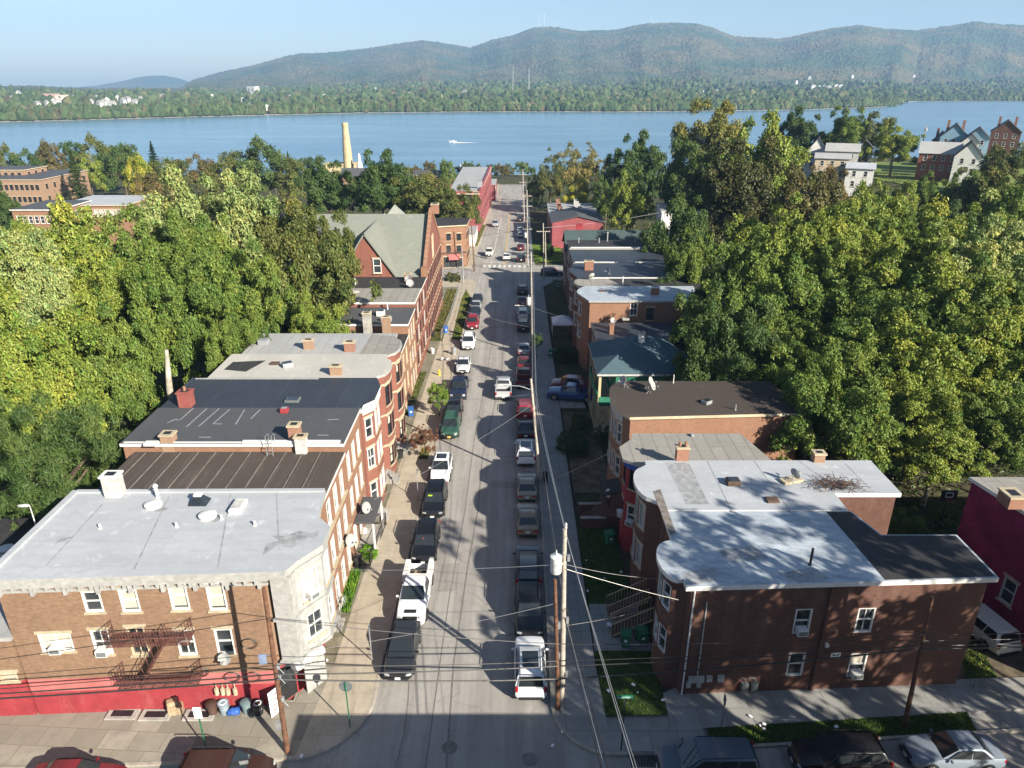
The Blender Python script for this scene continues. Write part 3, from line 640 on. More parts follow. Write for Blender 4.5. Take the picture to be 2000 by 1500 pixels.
# cornice with brackets
mb = MB(); Lc, d, n = frame_of(fA, fB)
mb.obox(fA, d, n, -0.15, Lc+0.5, 0.0, 0.1, z1-0.68, z1-0.55); mb.obox(fA, d, n, -0.2, Lc+0.6, 0.02, 0.28, z1-0.28, z1-0.002)
k = 0.3
while k < Lc+0.4:
    mb.obox(fA, d, n, k, k+0.16, 0.01, 0.24, z1-0.54, z1-0.28); k += 0.56
for k in range(9): mb.obox(fA, d, n, 0.1+k*1.65, 0.28+k*1.65, 0.015, 0.22, z1-0.82, z1-0.29)
part(L1, 'cornice', mb, M['tin'])
# red string of faded paint above the base
mb = MB(); mb.obox(fA, d, n, 0.02, Lc-0.02, 0.002, 0.02, 0.85, 1.76); part(L1, 'faded_paint_band', mb, M['pinkwall'])
# yellow stone lintel band pieces come with the windows; awning over the corner door
mb = MB(); mb.tube([(-12.1, 30.5, 2.05), (-10.9, 32.0, 2.05)], 0.32, 12); part(L1, 'rolled_awning', mb, M['offwhite'], smooth=50)
mb = MB(); mb.obox((-12.0, 31.0), (0.6, 0.8), (0.8, -0.6), 0.1, 1.5, 0.3, 0.36, -0.2, 1.9); part(L1, 'shop_shutter', mb, M['tin'])
# fire escape
def fire_escape():
    mb = MB(); u0, _ = on_wall(fA, fB, 215, 1200); u1, _ = on_wall(fA, fB, 372, 1200); r = lambda a, b, t=0.025: mb.tube([a, b], t, 5, 0, False)
    Pf = lambda u, k, z: (fA[0]+d[0]*u+n[0]*k, fA[1]+d[1]*u+n[1]*k, z)
    for zp in (4.75, 1.85):
        for k in np.arange(0.05, 1.05, 0.09): mb.obox(fA, d, n, u0, u1, k, k+0.035, zp, zp+0.03)
        for u in np.arange(u0, u1+0.1, (u1-u0)/7): mb.obox(fA, d, n, u, u+0.04, 0.0, 1.05, zp-0.06, zp-0.002)
        for zz in (0.5, 0.95):
            r(Pf(u0, 1.05, zp+zz), Pf(u1, 1.05, zp+zz)); r(Pf(u0, 0.03, zp+zz), Pf(u0, 1.05, zp+zz)); r(Pf(u1, 0.03, zp+zz), Pf(u1, 1.05, zp+zz))
        for u in np.arange(u0, u1+0.01, (u1-u0)/26): r(Pf(u, 1.05, zp), Pf(u, 1.05, zp+0.95), 0.012)
        for k in np.arange(0.1, 1.05, 0.19): r(Pf(u0, k, zp), Pf(u0, k, zp+0.95), 0.012); r(Pf(u1, k, zp), Pf(u1, k, zp+0.95), 0.012)
        for u in (u0+0.3, u1-0.3): r(Pf(u, 1.0, zp), Pf(u, 0.02, zp-0.9))
    ua, ub = u1-0.75*(u1-u0)+0.1, u1-0.3*(u1-u0)
    for k in (0.42, 0.95):
        mb.tube([Pf(ua, k, 1.9), Pf(ub, k, 4.78)], 0.05, 5); r(Pf(ua, k, 2.75), Pf(ub, k, 5.6))
        for q in np.linspace(0, 1, 6): r(Pf(ua+(ub-ua)*q, k, 1.9+2.88*q), Pf(ua+(ub-ua)*q, k, 2.75+2.85*q), 0.015)
    for q in np.linspace(0.04, 0.96, 12): mb.obox(fA, d, n, ua+(ub-ua)*q-0.1, ua+(ub-ua)*q+0.1, 0.42, 0.95, 1.9+2.88*q, 1.93+2.88*q)
    part(L1, 'fire_escape', mb, M['iron'])
fire_escape()
chimney(L1, 226, 966, 0.95, 0.75, 1.35, 'offwhite', cap='white')
box_on(L1, 'roof_hatch', 466, 993, (0.7, 1.3, 0.28), 'white', 'offwhite')
vent(L1, 300, 989, 0.3, 0.1, 'white'); vent(L1, 406, 1010, 0.3, 0.1, 'white'); vent(L1, 308, 972, 0.09, 0.75, 'white')
for q in ((196, 1032), (345, 1029), (433, 1014), (498, 1026)): vent(L1, *q, 0.07, 0.28, 'white', False)
p = LV(390, 981, L1['_z1']); mb = MB()
for a, b in (((-0.55, -0.45), (0.55, -0.45)), ((0.55, -0.45), (0.55, 0.45)), ((0.55, 0.45), (-0.55, 0.45)), ((-0.55, 0.45), (-0.55, -0.45))):
    mb.face([(p.x+a[0], p.y+a[1], p.z), (p.x+b[0], p.y+b[1], p.z), (p.x+b[0]*0.3, p.y+b[1]*0.3, p.z+0.5), (p.x+a[0]*0.3, p.y+a[1]*0.3, p.z+0.5)])
mb.box((p.x, p.y, p.z+0.55), (0.45, 0.38, 0.12), 1); part(L1, 'roof_lantern', mb, [M['glass'], M['white']])
flashing(L1, [(-26.8, 38.1), (-11.6, 38.25)], 0.3, 0.12, 'r_white'); flashing(L1, [(-26.8, 29.9), (-26.85, 38.1)], 0.35, 0.16, 'r_white')

def roof_patch(root, pts, mat, name='roof_stain'):
    z = root['_z1']; q = [LV(a, b, z) for a, b in pts]; mb = MB(); mb.face([(p.x, p.y, z+.005) for p in q][::-1] if (q[1]-q[0]).cross(q[2]-q[1]).z < 0 else [(p.x, p.y, z+.005) for p in q]); return part(root, name, mb, M[mat])
roof_patch(L1, [(512, 1086), (540, 1066), (570, 1070), (600, 1052), (618, 1050), (624, 1036), (606, 1042), (585, 1036), (560, 1046), (530, 1046), (545, 1056), (520, 1062)], 'stain')
roof_patch(L1, [(285, 996), (312, 1000), (330, 994), (318, 989), (300, 994)], 'stain'); roof_patch(L1, [(392, 1016), (420, 1020), (432, 1014), (418, 1008)], 'stain'); roof_patch(L1, [(105, 1062), (128, 1056), (140, 1048), (118, 1052)], 'stain')
for a, b in (((200, 985), (90, 1105)), ((330, 970), (262, 1112)), ((450, 966), (425, 1112)), ((540, 960), (545, 1075))):
    A, B = LV(*a, L1['_z1']), LV(*b, L1['_z1']); L_, d_, n_ = frame_of((A.x, A.y), (B.x, B.y)); mb = MB(); mb.obox((A.x, A.y), d_, n_, 0, L_, -.035, .035, L1['_z1']+.001, L1['_z1']+.008); part(L1, 'membrane_lap', mb, M['stain'])
# low building at the far left, same red base
f0, f1 = (-44, 29.0), (-26.75, 29.93)
L0 = house('low brick house with grey metal roof at the left picture edge, red painted base', [f0, f1, (-26.95, 37), (-44, 37)], -2.0, 4.6, 'brick_tan', 'r_grey', 'tin', {0: [wp(f0, f1, 24, 1256, 0.95, 1.4, 'wB'), wp(f0, f1, 17, 1322, 0.95, 0.6, 'cB')]}, tiers=(1.75,), wall2='redwall', name='corner_building', cat='house')
Lb = house('low dark roofed outbuilding behind the left corner building', [(-42, 38.5), (-28.5, 38.5), (-28.5, 44), (-42, 44)], -2, 2.6, 'brick_dark', 'r_black', 'tin', {}, name='outbuilding', cat='building')
vent(Lb, 15, 1085, 0.3, 0.5, 'white')

# second house: brown ribbed roof
x1 = -11.85
foot = [(-26.3, 38.4), (x1, 38.4), (x1, 44.35), (-26.3, 44.35)]
L2 = house('tan brick row house with brown ribbed felt roof and white framed windows', foot, -2.2, 7.85, 'brick_orange', 'r_brown', 'white', {1: rows(foot[1], foot[2], 3, (-0.6, 2.5, 5.35), 0.9, 1.9, ['w', 'w', 'wb'], 0.2, 0.2)}, group=GL, lintel=None)
mb = MB(); x = -25.6
while x < -12.2:
    mb.box((x, 41.4, L2['_z1']+0.03), (0.05, 5.9, 0.05)); x += 1.22
part(L2, 'roof_rib', mb, M['ribcap'])
mb = MB(); mb.obox((x1, 38.4), (0, 1), (1, 0), 0, 5.95, 0.0, 0.12, 5.02, 5.14); mb.obox((x1, 38.4), (0, 1), (1, 0), 0, 5.95, 0.0, 0.12, 2.1, 2.22); part(L2, 'string_course', mb, M['stone'])
# third house
foot = [(-27.2, 44.5), (x1, 44.5), (x1, 50.2), (-27.2, 50.2)]
L3 = house('brick row house with charcoal roof patched in pale stripes, behind the brown ribbed roof', foot, -2.3, 8.55, 'brick_orange', 'r_slate', 'white', {1: rows(foot[1], foot[2], 3, (-0.5, 2.6, 5.5), 0.9, 1.9, ['wb', 'w', 'w'], 0.2, 0.2)}, group=GL, lintel=None)
flashing(L3, [(-18.8, 44.55), (-12.0, 44.55)], 0.26, 0.14); flashing(L3, [(-27.1, 44.55), (-18.8, 44.55)], 0.12, 0.05)
mb = MB()
for (a, b, c, e) in ((345, 818, 327, 826), (378, 797, 352, 820), (352, 820, 336, 820), (404, 798, 364, 834), (428, 798, 388, 833), (448, 800, 416, 828), (416, 828, 434, 828), (478, 800, 460, 829), (508, 800, 490, 818), (388, 854, 412, 854), (640, 820, 662, 819), (620, 850, 642, 850)):
    mb = MB(); A, B = LV(a, b, L3['_z1']), LV(c, e, L3['_z1']); L_, d_, n_ = frame_of((A.x, A.y), (B.x, B.y)); mb.obox((A.x, A.y), d_, n_, 0, L_, -0.05, 0.05, L3['_z1']+0.002, L3['_z1']+0.012)
    part(L3, 'sealed_seam', mb, M['steel'])
chimney(L3, 333, 873, 0.85, 0.75, 1.0, 'brick_pale', z=8.3, pots=0, below=0.5); chimney(L3, 590, 878, 0.75, 0.6, 1.0, 'offwhite', z=8.3, below=0.5); chimney(L3, 578, 858, 0.75, 0.7, 1.1, 'brick_flue')
box_on(L3, 'roof_box', 556, 805, (0.55, 0.5, 0.35), 'redwall', 'steel')
box_on(L3, 'roof_vent_box', 296, 869, (0.9, 0.5, 0.22), 'white')
mb = MB(); p = LV(527, 862, L3['_z1'])
for k in (0, 0.42): mb.tube([(p.x+k, p.y-0.9, p.z-1.0), (p.x+k, p.y-0.75, p.z+0.8), (p.x+k+0.05, p.y-0.3, p.z+0.75), (p.x+k+0.05, p.y-0.3, p.z)], 0.025, 5)
for k in range(5): mb.tube([(p.x, p.y-0.88, p.z-0.8+k*0.28), (p.x+0.42, p.y-0.88, p.z-0.8+k*0.28)], 0.018, 5)
part(L3, 'roof_ladder', mb, M['steel'])
# fourth house: chamfered bay with white cornice
foot = [(-27.2, 50.35), (x1, 50.35), (x1, 51.2), (-11.15, 52.2), (-11.15, 55.0), (-11.7, 56.6), (-27.2, 56.6)]
L4 = house('brick row house with blue black roof and a white cornice over its chamfered bay', foot, -2.6, 8.4, 'brick_red', 'r_navy', 'white',
  {2: [(0.2, 2.8, 0.8, 1.8, 'wm'), (0.2, 5.5, 0.8, 1.8, 'w'), (0.2, -0.4, 0.8, 1.8, 'w')], 3: rows(foot[3], foot[4], 2, (-0.5, 2.7, 5.5), 0.85, 1.85, ['w', 'wB'], 0.15, 0.15)}, group=GL, ov=0.2)
mb = MB(); op = offset_poly(foot, 0.1)
for k in (2, 3, 4):
    L_, d_, n_ = frame_of(foot[k], foot[k+1]); mb.obox(foot[k], d_, n_, -0.02, L_+0.02, 0.003, 0.12, 7.75, 8.39)
part(L4, 'cornice', mb, M['white'])
chimney(L4, 366, 792, 0.95, 0.85, 1.15, 'brick_paint', cap='brick_paint', pots=1); skylight(L4, 572, 783, 1.1, 0.8, 0.2, 'signback')
flashing(L4, [(-27.0, 50.4), (-13.5, 50.4)], 0.14, 0.08); flashing(L4, [(-27.0, 56.55), (-16.5, 56.55)], 0.12, 0.06, 'tin')
# fifth and sixth: bow fronts
foot = [(-26, 56.75), (x1, 56.75), (x1, 57.3)]+roundbay(59.5, 2.0, x1, 0.95, 1, 5)[1:-1]+[(x1, 61.7), (x1, 62.6), (-26, 62.6)]
bw = bayw(foot, 2, ((-0.6, 1.9, 'dB'), (2.5, 1.9, 'db'), (5.4, 1.9, 'd')))
L5 = house('red brick row house with cream membrane roof and rounded bow front', foot, -2.8, 8.35, 'brick_red', 'r_cream', 'tin', bw, group=GL, ov=0.16)
def bands(h_, ft, ks, zs):
    for z in zs:
        mb = MB()
        for k in ks:
            L_, d_, n_ = frame_of(ft[k], ft[k+1]); mb.obox(ft[k], d_, n_, -0.02, L_+0.02, 0.004, 0.06, z, z+0.17)
        part(h_, 'stone_band', mb, M['stone'])
bands(L5, foot, range(2, 7), (1.55, 4.55, 7.45))
chimney(L5, 657, 731, 0.95, 0.6, 0.75, 'brick_pale', cap='stone'); skylight(L5, 562, 716, 0.9, 0.7, 0.4, 'steel', rz=0.5); box_on(L5, 'roof_hatch', 537, 711, (0.8, 0.6, 0.15), 'darkwood')
mb = MB(); pp = [LV(a, b, L5['_z1']) for a, b in ((437, 722), (480, 726), (520, 704), (455, 707))]; mb.face([(q.x, q.y, q.z+0.006) for q in pp]); part(L5, 'roof_patch', mb, M['r_black'])
foot = [(-25.4, 62.75), (x1, 62.75), (x1, 63.3)]+roundbay(65.6, 2.1, x1, 0.95, 1, 5)[1:-1]+[(x1, 67.9), (x1, 69.3), (-25.4, 69.3)]
L6 = house('red brick row house with silver roof, brown front strip and rounded bow front', foot, -3.0, 8.1, 'brick_red', 'r_grey', 'tin', bayw(foot, 2, ((-0.9, 1.85, 'dB'), (2.2, 1.85, 'd'), (5.1, 1.85, 'db'))), group=GL, ov=0.16)
bands(L6, foot, range(2, 7), (1.25, 4.25, 7.2))
mb = MB(); pp = [(x1-2.6, 62.9), (x1+0.05, 62.9)]+[(x+0.05, y) for x, y in foot[3:7]]+[(x1+0.05, 68.5), (x1-2.4, 69.2)]; mb.face([(a, b, L6['_z1']+0.006) for a, b in pp]); part(L6, 'roof_strip', mb, M['r_wbrown'])
chimney(L6, 604, 681, 0.9, 0.6, 0.85, 'brick_pale'); chimney(L6, 684, 685, 0.95, 0.7, 0.85, 'brick_flue'); box_on(L6, 'roof_vent_box', 516, 672, (1.0, 0.8, 0.5), 'steel')
# further houses of the left row
def flat(label, y0, y1, z1, wall, roof, deep, trim='white', n=3, style=('w', 'wB', 'w'), zs=None, x1=-11.9, wins0=None, grp=GL):
    ft = [(deep, y0), (x1, y0), (x1, y1), (deep, y1)]
    zs = zs or (z1-8.3, z1-5.4, z1-2.5)
    w = {1: rows(ft[1], ft[2], n, zs, 0.9, 1.8, list(style), 0.2, 0.2)}
    if wins0: w[0] = wins0
    return house(label, ft, st(y1)-1.0, z1, wall, roof, trim, w, group=grp, lintel=None)
L7a = flat('cream trimmed brick house with low roof hidden behind the silver roof', 69.5, 77.3, 5.3, 'brick_orange', 'r_black', -23, n=3, style=('c', 'c'))
L7 = flat('brick row house with charcoal roof carrying two white skylights', 77.5, 83.8, 6.5, 'brick_orange', 'r_slate', -23, n=3, style=('c', 'g'))
chimney(L7, 718, 637, 0.9, 0.6, 1.5, 'concrete', below=0.8); chimney(L7, 755, 640, 0.9, 0.5, 1.2, 'brick_pale', below=0.9); skylight(L7, 718, 618, 0.9, 0.9, 0.6, 'white', rz=0.15); skylight(L7, 744, 616, 0.9, 0.9, 0.6, 'white'); box_on(L7, 'roof_box', 755, 627, (1.2, 0.5, 0.5), 'concrete')
vent(L7, 757, 604, 0.07, 0.9, 'white', False)
L8 = flat('brick row house with weathered white roof sloping behind the two skylights', 84.0, 90.2, 7.15, 'brick_red', 'r_wbrown', -24, n=3, style=('d', 'g'))
box_on(L8, 'roof_hatch', 735, 580, (0.9, 0.6, 0.15), 'steel'); box_on(L8, 'roof_vent_box', 693, 571, (1.0, 0.7, 0.2), 'tin', rz=0.5)
L9 = flat('brick row house with black felt roof carrying two satellite dishes', 90.4, 96.6, 7.0, 'brick_red', 'r_black', -25, n=3, style=('d', 'g'))
chimney(L9, 797, 548, 0.9, 0.5, 0.9, 'brick_flue'); vent(L9, 694, 556, 0.07, 0.9, 'white', False)
for q, t in (((799, 553), 0), ((801, 562), 1)):
    pz = LV(*q, L9['_z1']); satdish(pz, 150+40*t, ('upper', 'lower')[t]+' white satellite dish of the pair on the black roof before the brick gable', 35, 0.5, 0.6)
# ---------- the gabled school ----------
sy0, sym, sy1, xw, xb = 97.4, 109.0, 120.6, -12.0, -36.0; ez, rz_ = 7.0, 13.6
base = (-22, 109, -4.5)
SC = empty('school_building', base, 'big red brick school with steep grey green shingled roof, gables and chimney', 'building'); SC['_b'] = base; SC['_z1'] = rz_
mb = MB()
gw = [(u, z, 0.95, 2.2, 'd') for u in np.arange(1.2, 22, 2.05) for z in (-2.2, 1.4, 4.6)]
todo = []
for p0, p1, ww in (((xw, sy0), (xw, sy1), gw), ((xb, sy0), (xw, sy0), []), ((xw, sy1), (xb, sy1), []), ((xb, sy1), (xb, sy0), [])):
    todo += [(p0, p1)+h for h in wall_seg(mb, p0, p1, -5.0, ez, ww, ())]
mb.face([(xw, sy0, ez), (xw, sy1, ez), (xw, sym, rz_+0.35)], 0, [(0, 0), (23, 0), (11.6, 6.6)]); mb.face([(xb, sy1, ez), (xb, sy0, ez), (xb, sym, rz_)], 0, [(0, 0), (23, 0), (11.6, 6.6)])
part(SC, 'wall', mb, [M['brick_red'], M['brick_red']])
for p0, p1, u, z, w, h, s in todo: window(SC, base, p0, p1, u, z, w, h, s)
mb = MB()
def slab(a, b, c, e, t=0.18, m=0):
    nrm = (Vector(b)-Vector(a)).cross(Vector(e)-Vector(a)).normalized()*t
    q = [Vector(v) for v in (a, b, c, e)]; w = [v-nrm for v in q]
    mb.face(q, m); mb.face(w[::-1], m)
    for k in range(4): mb.face([q[k], w[k], w[(k+1) % 4], q[(k+1) % 4]], m)
slab((xb, sy0-0.4, ez-0.1), (xw-0.4, sy0-0.4, ez-0.1), (xw-0.4, sym, rz_+0.15), (xb, sym, rz_+0.15)); slab((xw-0.4, sy1+0.4, ez-0.1), (xb, sy1+0.4, ez-0.1), (xb, sym, rz_+0.15), (xw-0.4, sym, rz_+0.15))
part(SC, 'roof', mb, M['r_shingle'])
# parapet of the street gable, with its stepped shoulders
mb = MB()
for (a, b), t in ((((sy0, ez), (sym, rz_+0.35)), 0), (((sym, rz_+0.35), (sy1, ez)), 0)):
    mb.grid([[(xw-0.45, a[0] if False else a, z0_) for a, z0_ in ()]] if False else [[(xw-0.42, a[0], a[1]), (xw-0.42, a[0], a[1]+0.75), (xw+0.06, a[0], a[1]+0.75), (xw+0.06, a[0], a[1])], [(xw-0.42, b[0], b[1]), (xw-0.42, b[0], b[1]+0.75), (xw+0.06, b[0], b[1]+0.75), (xw+0.06, b[0], b[1])]])
mb.box((xw-0.15, sy0+0.2, ez+0.6), (0.8, 1.2, 1.6)); part(SC, 'gable_parapet', mb, M['brick_orange'])
chimney(SC, 850, 416, 1.1, 1.6, 1.3, 'brick_flue', z=rz_-0.2)
mb = MB(); mb.box((xw+0.08, 107.5, 9.3), (0.08, 2.0, 3.4)); part(SC, 'gable_louvre', mb, M['cream'])
# cross gable facing the viewer
ga = AY(711, 456, 97.2); gb0 = AY(775, 543, 97.2); half = gb0.x-ga.x
mb = MB(); Yg = 97.2; gzb = 5.5
A0, A1 = (ga.x-half*1.02, Yg), (ga.x+half*1.02, Yg)
hh = wall_seg(mb, A0, A1, gzb-8, gb0.z, [], ())
Lg = frame_of(A0, A1)[0]
mb.face([(A0[0], Yg, gb0.z), (A1[0], Yg, gb0.z), (ga.x, Yg, ga.z)], 0, [(0, 0), (Lg, 0), (Lg/2, ga.z-gb0.z)])
part(SC, 'cross_gable_wall', mb, [M['brick_red'], M['brick_red']])
back = sy0+(ga.z-ez)/(rz_-ez)*(sym-sy0)
mb = MB(); slab((A0[0]-0.3, Yg-0.3, gb0.z-0.25), (ga.x, Yg-0.3, ga.z+0.08), (ga.x, back, ga.z+0.08), (A0[0]-0.3, sy0-0.1, gb0.z-0.25)); slab((ga.x, Yg-0.3, ga.z+0.08), (A1[0]+0.3, Yg-0.3, gb0.z-0.25), (A1[0]+0.3, sy0+0.3, gb0.z-0.25), (ga.x, back, ga.z+0.08))
part(SC, 'cross_gable_roof', mb, M['r_shingle'])
u, z = on_wall(A0, A1, 737, 519); 
mb = MB(); wx = A0[0]+u
window(SC, base, (A0[0], Yg-0.15), (A1[0], Yg-0.15), u-0.55, z-1.0, 1.1, 2.0, 'w')
tp = AY(771, 399, 110.5); mb = MB(); hw = 2.4; zb = rz_-1.6
for a in range(4):
    c = [(tp.x-hw, 110.5-hw), (tp.x+hw, 110.5-hw), (tp.x+hw, 110.5+hw), (tp.x-hw, 110.5+hw)]
    mb.face([(*c[a], zb), (*c[(a+1) % 4], zb), (tp.x, 110.5, tp.z)])
part(SC, 'pyramid_roof', mb, M['r_pshingle'])
q = [LV(768, 456, 10.6), LV(728, 455, 10.6)]; tip = Vector((LV(751, 419, 12.6).x, LV(751, 419, 12.6).y, 12.9))
mb = MB(); mb.face([q[1]+Vector((0, 0, .35)), q[0]+Vector((0, 0, .35)), tip]); mb.face([q[1]+Vector((0, 0, .35)), tip, q[1]+Vector((0, 1.2, .35))]); mb.face([q[0]+Vector((0, 0, .35)), q[0]+Vector((0, 1.2, .35)), tip])
part(SC, 'roof_hip', mb, M['r_pshingle'])
# ---------- beyond the second crossing, left ----------
p0, p1 = (-16.5, 150.0), (-9.75, 152.0)
ft = [p0, p1, (-9.5, 160), (-18, 160)]
L11 = house('three storey brick corner shop with black roof and pink awning beyond the crossing', ft, -5.4, 4.1, 'brick_orange', 'r_black', 'cream', {0: [wp(p0, p1, 876, 463, 0.95, 1.5, 'd'), wp(p0, p1, 896, 463, 0.95, 1.5, 'd'), wp(p0, p1, 876, 486, 0.95, 1.5, 'd'), wp(p0, p1, 896, 486, 0.95, 1.5, 'd'), wp(p0, p1, 874, 512, 1.6, 2.2, 'dm'), wp(p0, p1, 898, 514, 1.4, 2.2, 'dm')], 1: rows(p1, (-9.5, 160), 4, (-3.4, 0.9), 0.9, 1.6, 'd')}, name='corner_shop', cat='building', ov=0.3)
L_, d_, n_ = frame_of(p0, p1); u, z = on_wall(p0, p1, 886, 503); mb = MB()
P = lambda a, k, zz: (p0[0]+d_[0]*a+n_[0]*k, p0[1]+d_[1]*a+n_[1]*k, zz)
mb.face([P(u-1.2, 0.02, z+0.7), P(u-1.2, 1.0, z), P(u+1.2, 1.0, z), P(u+1.2, 0.02, z+0.7)]); mb.face([P(u-1.2, 1.0, z), P(u-1.2, 1.0, z-0.3), P(u+1.2, 1.0, z-0.3), P(u+1.2, 1.0, z)])
part(L11, 'awning', mb, M['pinkwall']); mb = MB(); mb.obox(p0, d_, n_, u-0.7, u+0.7, -0.1, 0.04, -4.6, z-0.5); part(L11, 'shop_door', mb, M['black'])
mb = MB(); mb.obox(p0, d_, n_, 0, L_, 0.0, 0.25, -1.55, -1.3); part(L11, 'shop_fascia', mb, M['darkwood'])
ft = [(-17, 197), (-8.9, 197), (-7.3, 262), (-17, 262)]
L12 = house('long red brick warehouse with silver roof far along the left kerb', ft, -9, 4.2, 'pinkred', 'r_grey', 'cream', {0: [wp(ft[0], ft[1], 917, 382, 1.2, 2.3, 'd'), wp(ft[0], ft[1], 929, 384, 1.2, 2.3, 'd')], 1: rows(ft[1], ft[2], 10, (-4.6, -0.6), 1.2, 2.3, 'd')}, name='warehouse', cat='building', ov=0.3)
mb = MB(); mb.prism([(-9.0, 197.2), (-8.5, 197.2), (-7.3, 262), (-7.8, 262)], 4.0, lambda x, y: 6.4-abs(y-229)*0.045, 0); part(L12, 'gable_parapet', mb, M['pinkred'])
chimney(L12, 938, 368, 1.2, 1.0, 2.0, 'steel', cap='steel')
L13 = house('small grey roofed red shed past the long red warehouse', [(-12, 268), (-6.2, 268), (-5.9, 284), (-12, 284)], -10, -2.5, 'pinkred', 'r_grey', 'tin', {}, name='shed', cat='shed')
mb = MB()
tag(house('white painted low wall house between the corner shop and the warehouse', [(-12.5, 176), (-9.2, 176), (-9.0, 188), (-12.5, 188)], -7, -2.8, 'white', 'r_grey', 'white', {}, name='garage', cat='garage'))
# ---------- right row ----------
xf = 9.5
p0, p1 = (9.75, 31.45), (26.3, 32.25)
w0 = [wp(p0, p1, 1567, 1213, 0.95, 1.75, 'wA'), wp(p0, p1, 1689, 1211, 1.0, 1.75, 'wm'), wp(p0, p1, 1554, 1297, 0.95, 1.75, 'w'), wp(p0, p1, 1674, 1298, 1.0, 1.75, 'wbA')]
bay = [(9.75, 35.6)]+roundbay(33.6, 1.75, 9.65, 1.15, -1, 5)[1:-1]+[(9.68, 31.9)]
foot = [p0, p1, (26.3, 35.8), (21.8, 35.8), (21.2, 38.6), (9.75, 38.6)]+bay
bw = bayw(foot, 6, ((1.4, 1.75, 'w'), (4.45, 1.75, 'w')))
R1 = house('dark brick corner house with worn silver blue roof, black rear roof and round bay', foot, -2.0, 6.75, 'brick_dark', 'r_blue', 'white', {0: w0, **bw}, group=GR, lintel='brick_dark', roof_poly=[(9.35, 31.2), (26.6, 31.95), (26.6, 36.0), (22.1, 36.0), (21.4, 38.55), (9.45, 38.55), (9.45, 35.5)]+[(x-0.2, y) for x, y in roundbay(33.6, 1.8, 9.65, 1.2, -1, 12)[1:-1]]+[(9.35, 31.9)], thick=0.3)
zt = R1['_z1']; mb = MB(); mb.prism([(20.3, 31.78), (26.45, 32.08), (26.45, 35.9), (22.0, 35.9), (21.3, 38.45), (19.8, 38.45)], zt-0.05, zt+0.02); part(R1, 'rear_roof', mb, M['r_black'])
mb = MB(); mb.tube([(9.9, 31.4, 6.6), (9.85, 31.36, -0.8)], 0.05, 8); part(R1, 'downpipe', mb, M['white'])
mb = MB(); L_, d_, n_ = frame_of(p0, p1)
for u, z, w, h in ((0.4, 0.1, 0.9, 0.42), (1.45, 0.15, 0.32, 0.36), (2.1, 0.1, 0.38, 0.42), (0.3, -0.25, 0.25, 0.4), (0.9, -0.25, 0.25, 0.4)): mb.obox(p0, d_, n_, u, u+w, 0.003, 0.16, z, z+h)
mb.tube([(p0[0]+d_[0]*0.9+n_[0]*0.05, p0[1]+d_[1]*0.9+n_[1]*0.05, 0.4), (p0[0]+d_[0]*0.9+n_[0]*0.05, p0[1]+d_[1]*0.9+n_[1]*0.05, 5.8)], 0.04, 6)
part(R1, 'electric_meter', mb, M['offwhite'])
mb = MB()
for u in (3.55, 4.1): mb.obox(p0, d_, n_, u, u+0.38, 0.003, 0.25, -0.6, -0.05); mb.tube([(p0[0]+d_[0]*(u+.2)+n_[0]*.12, p0[1]+d_[1]*(u+.2)+n_[1]*.12, -0.05), (p0[0]+d_[0]*(u+.2)+n_[0]*.12, p0[1]+d_[1]*(u+.2)+n_[1]*.12, 0.25), (p0[0]+d_[0]*(u-.2)+n_[0]*.05, p0[1]+d_[1]*(u-.2)+n_[1]*.05, 0.3)], 0.03, 6)
part(R1, 'gas_meter', mb, M['signback'])
u, z = on_wall(p0, p1, 1632, 1279); mb = MB(); mb.obox(p0, d_, n_, u-0.28, u+0.28, 0.003, 0.03, z-0.24, z+0.24, 0)
for k in (-1, 1): 
    P = lambda a, zz: (p0[0]+d_[0]*(u+a)+n_[0]*0.033, p0[1]+d_[1]*(u+a)+n_[1]*0.033, z+zz)
    f = [P(0.02*k, 0.02), P(0.22*k, 0.12), P(0.18*k, -0.03), P(0.02*k, -0.05)]
    mb.face(f if k > 0 else f[::-1], 1)
mb.obox(p0, d_, n_, u-0.2, u+0.2, 0.031, 0.034, z-0.16, z-0.12, 1)
part(R1, 'wall_sign', mb, [M['signwhite'], M['black']])
u, z = on_wall(p0, p1, 1613, 1258); mb = MB(); mb.obox(p0, d_, n_, u-.09, u+.09, 0.0, 0.2, z-.1, z+.12); part(R1, 'wall_lamp', mb, M['white'])
u, z = on_wall(p0, p1, 1611, 1250); mb = MB(); mb.obox(p0, d_, n_, u-0.3, u-0.14, 0, 0.14, -1.2, 6.7); part(R1, 'brick_pilaster', mb, M['brick_dark'])
vent(R1, 1582, 1103, 0.07, 1.1, 'black', False)
# second house
bay = [(9.75, 44.4)]+roundbay(42.0, 2.05, 9.65, 1.15, -1, 5)[1:-1]+[(9.75, 39.6)]
foot = [(9.75, 38.75), (21.0, 38.75), (21.0, 40.8), (25.4, 40.8), (25.4, 44.9), (9.75, 44.9)]+bay
bw = bayw(foot, 6, ((1.2, 1.8, 'gX'), (4.3, 1.8, 'gX')))
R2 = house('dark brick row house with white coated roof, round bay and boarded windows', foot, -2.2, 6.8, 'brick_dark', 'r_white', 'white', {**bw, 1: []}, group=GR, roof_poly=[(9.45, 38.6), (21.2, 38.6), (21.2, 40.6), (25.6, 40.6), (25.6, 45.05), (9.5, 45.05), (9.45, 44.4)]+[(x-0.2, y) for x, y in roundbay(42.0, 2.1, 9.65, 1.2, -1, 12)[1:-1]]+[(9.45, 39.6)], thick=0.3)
chimney(R2, 1331, 897, 0.85, 0.55, 0.95, pots=2); chimney(R2, 1597, 900, 0.75, 0.6, 0.6, 'brick_pale'); skylight(R2, 1431, 945, 0.85, 0.7, 0.35, 'darkwood'); box_on(R2, 'roof_hatch', 1508, 978, (0.8, 0.65, 0.14), 'darkwood')
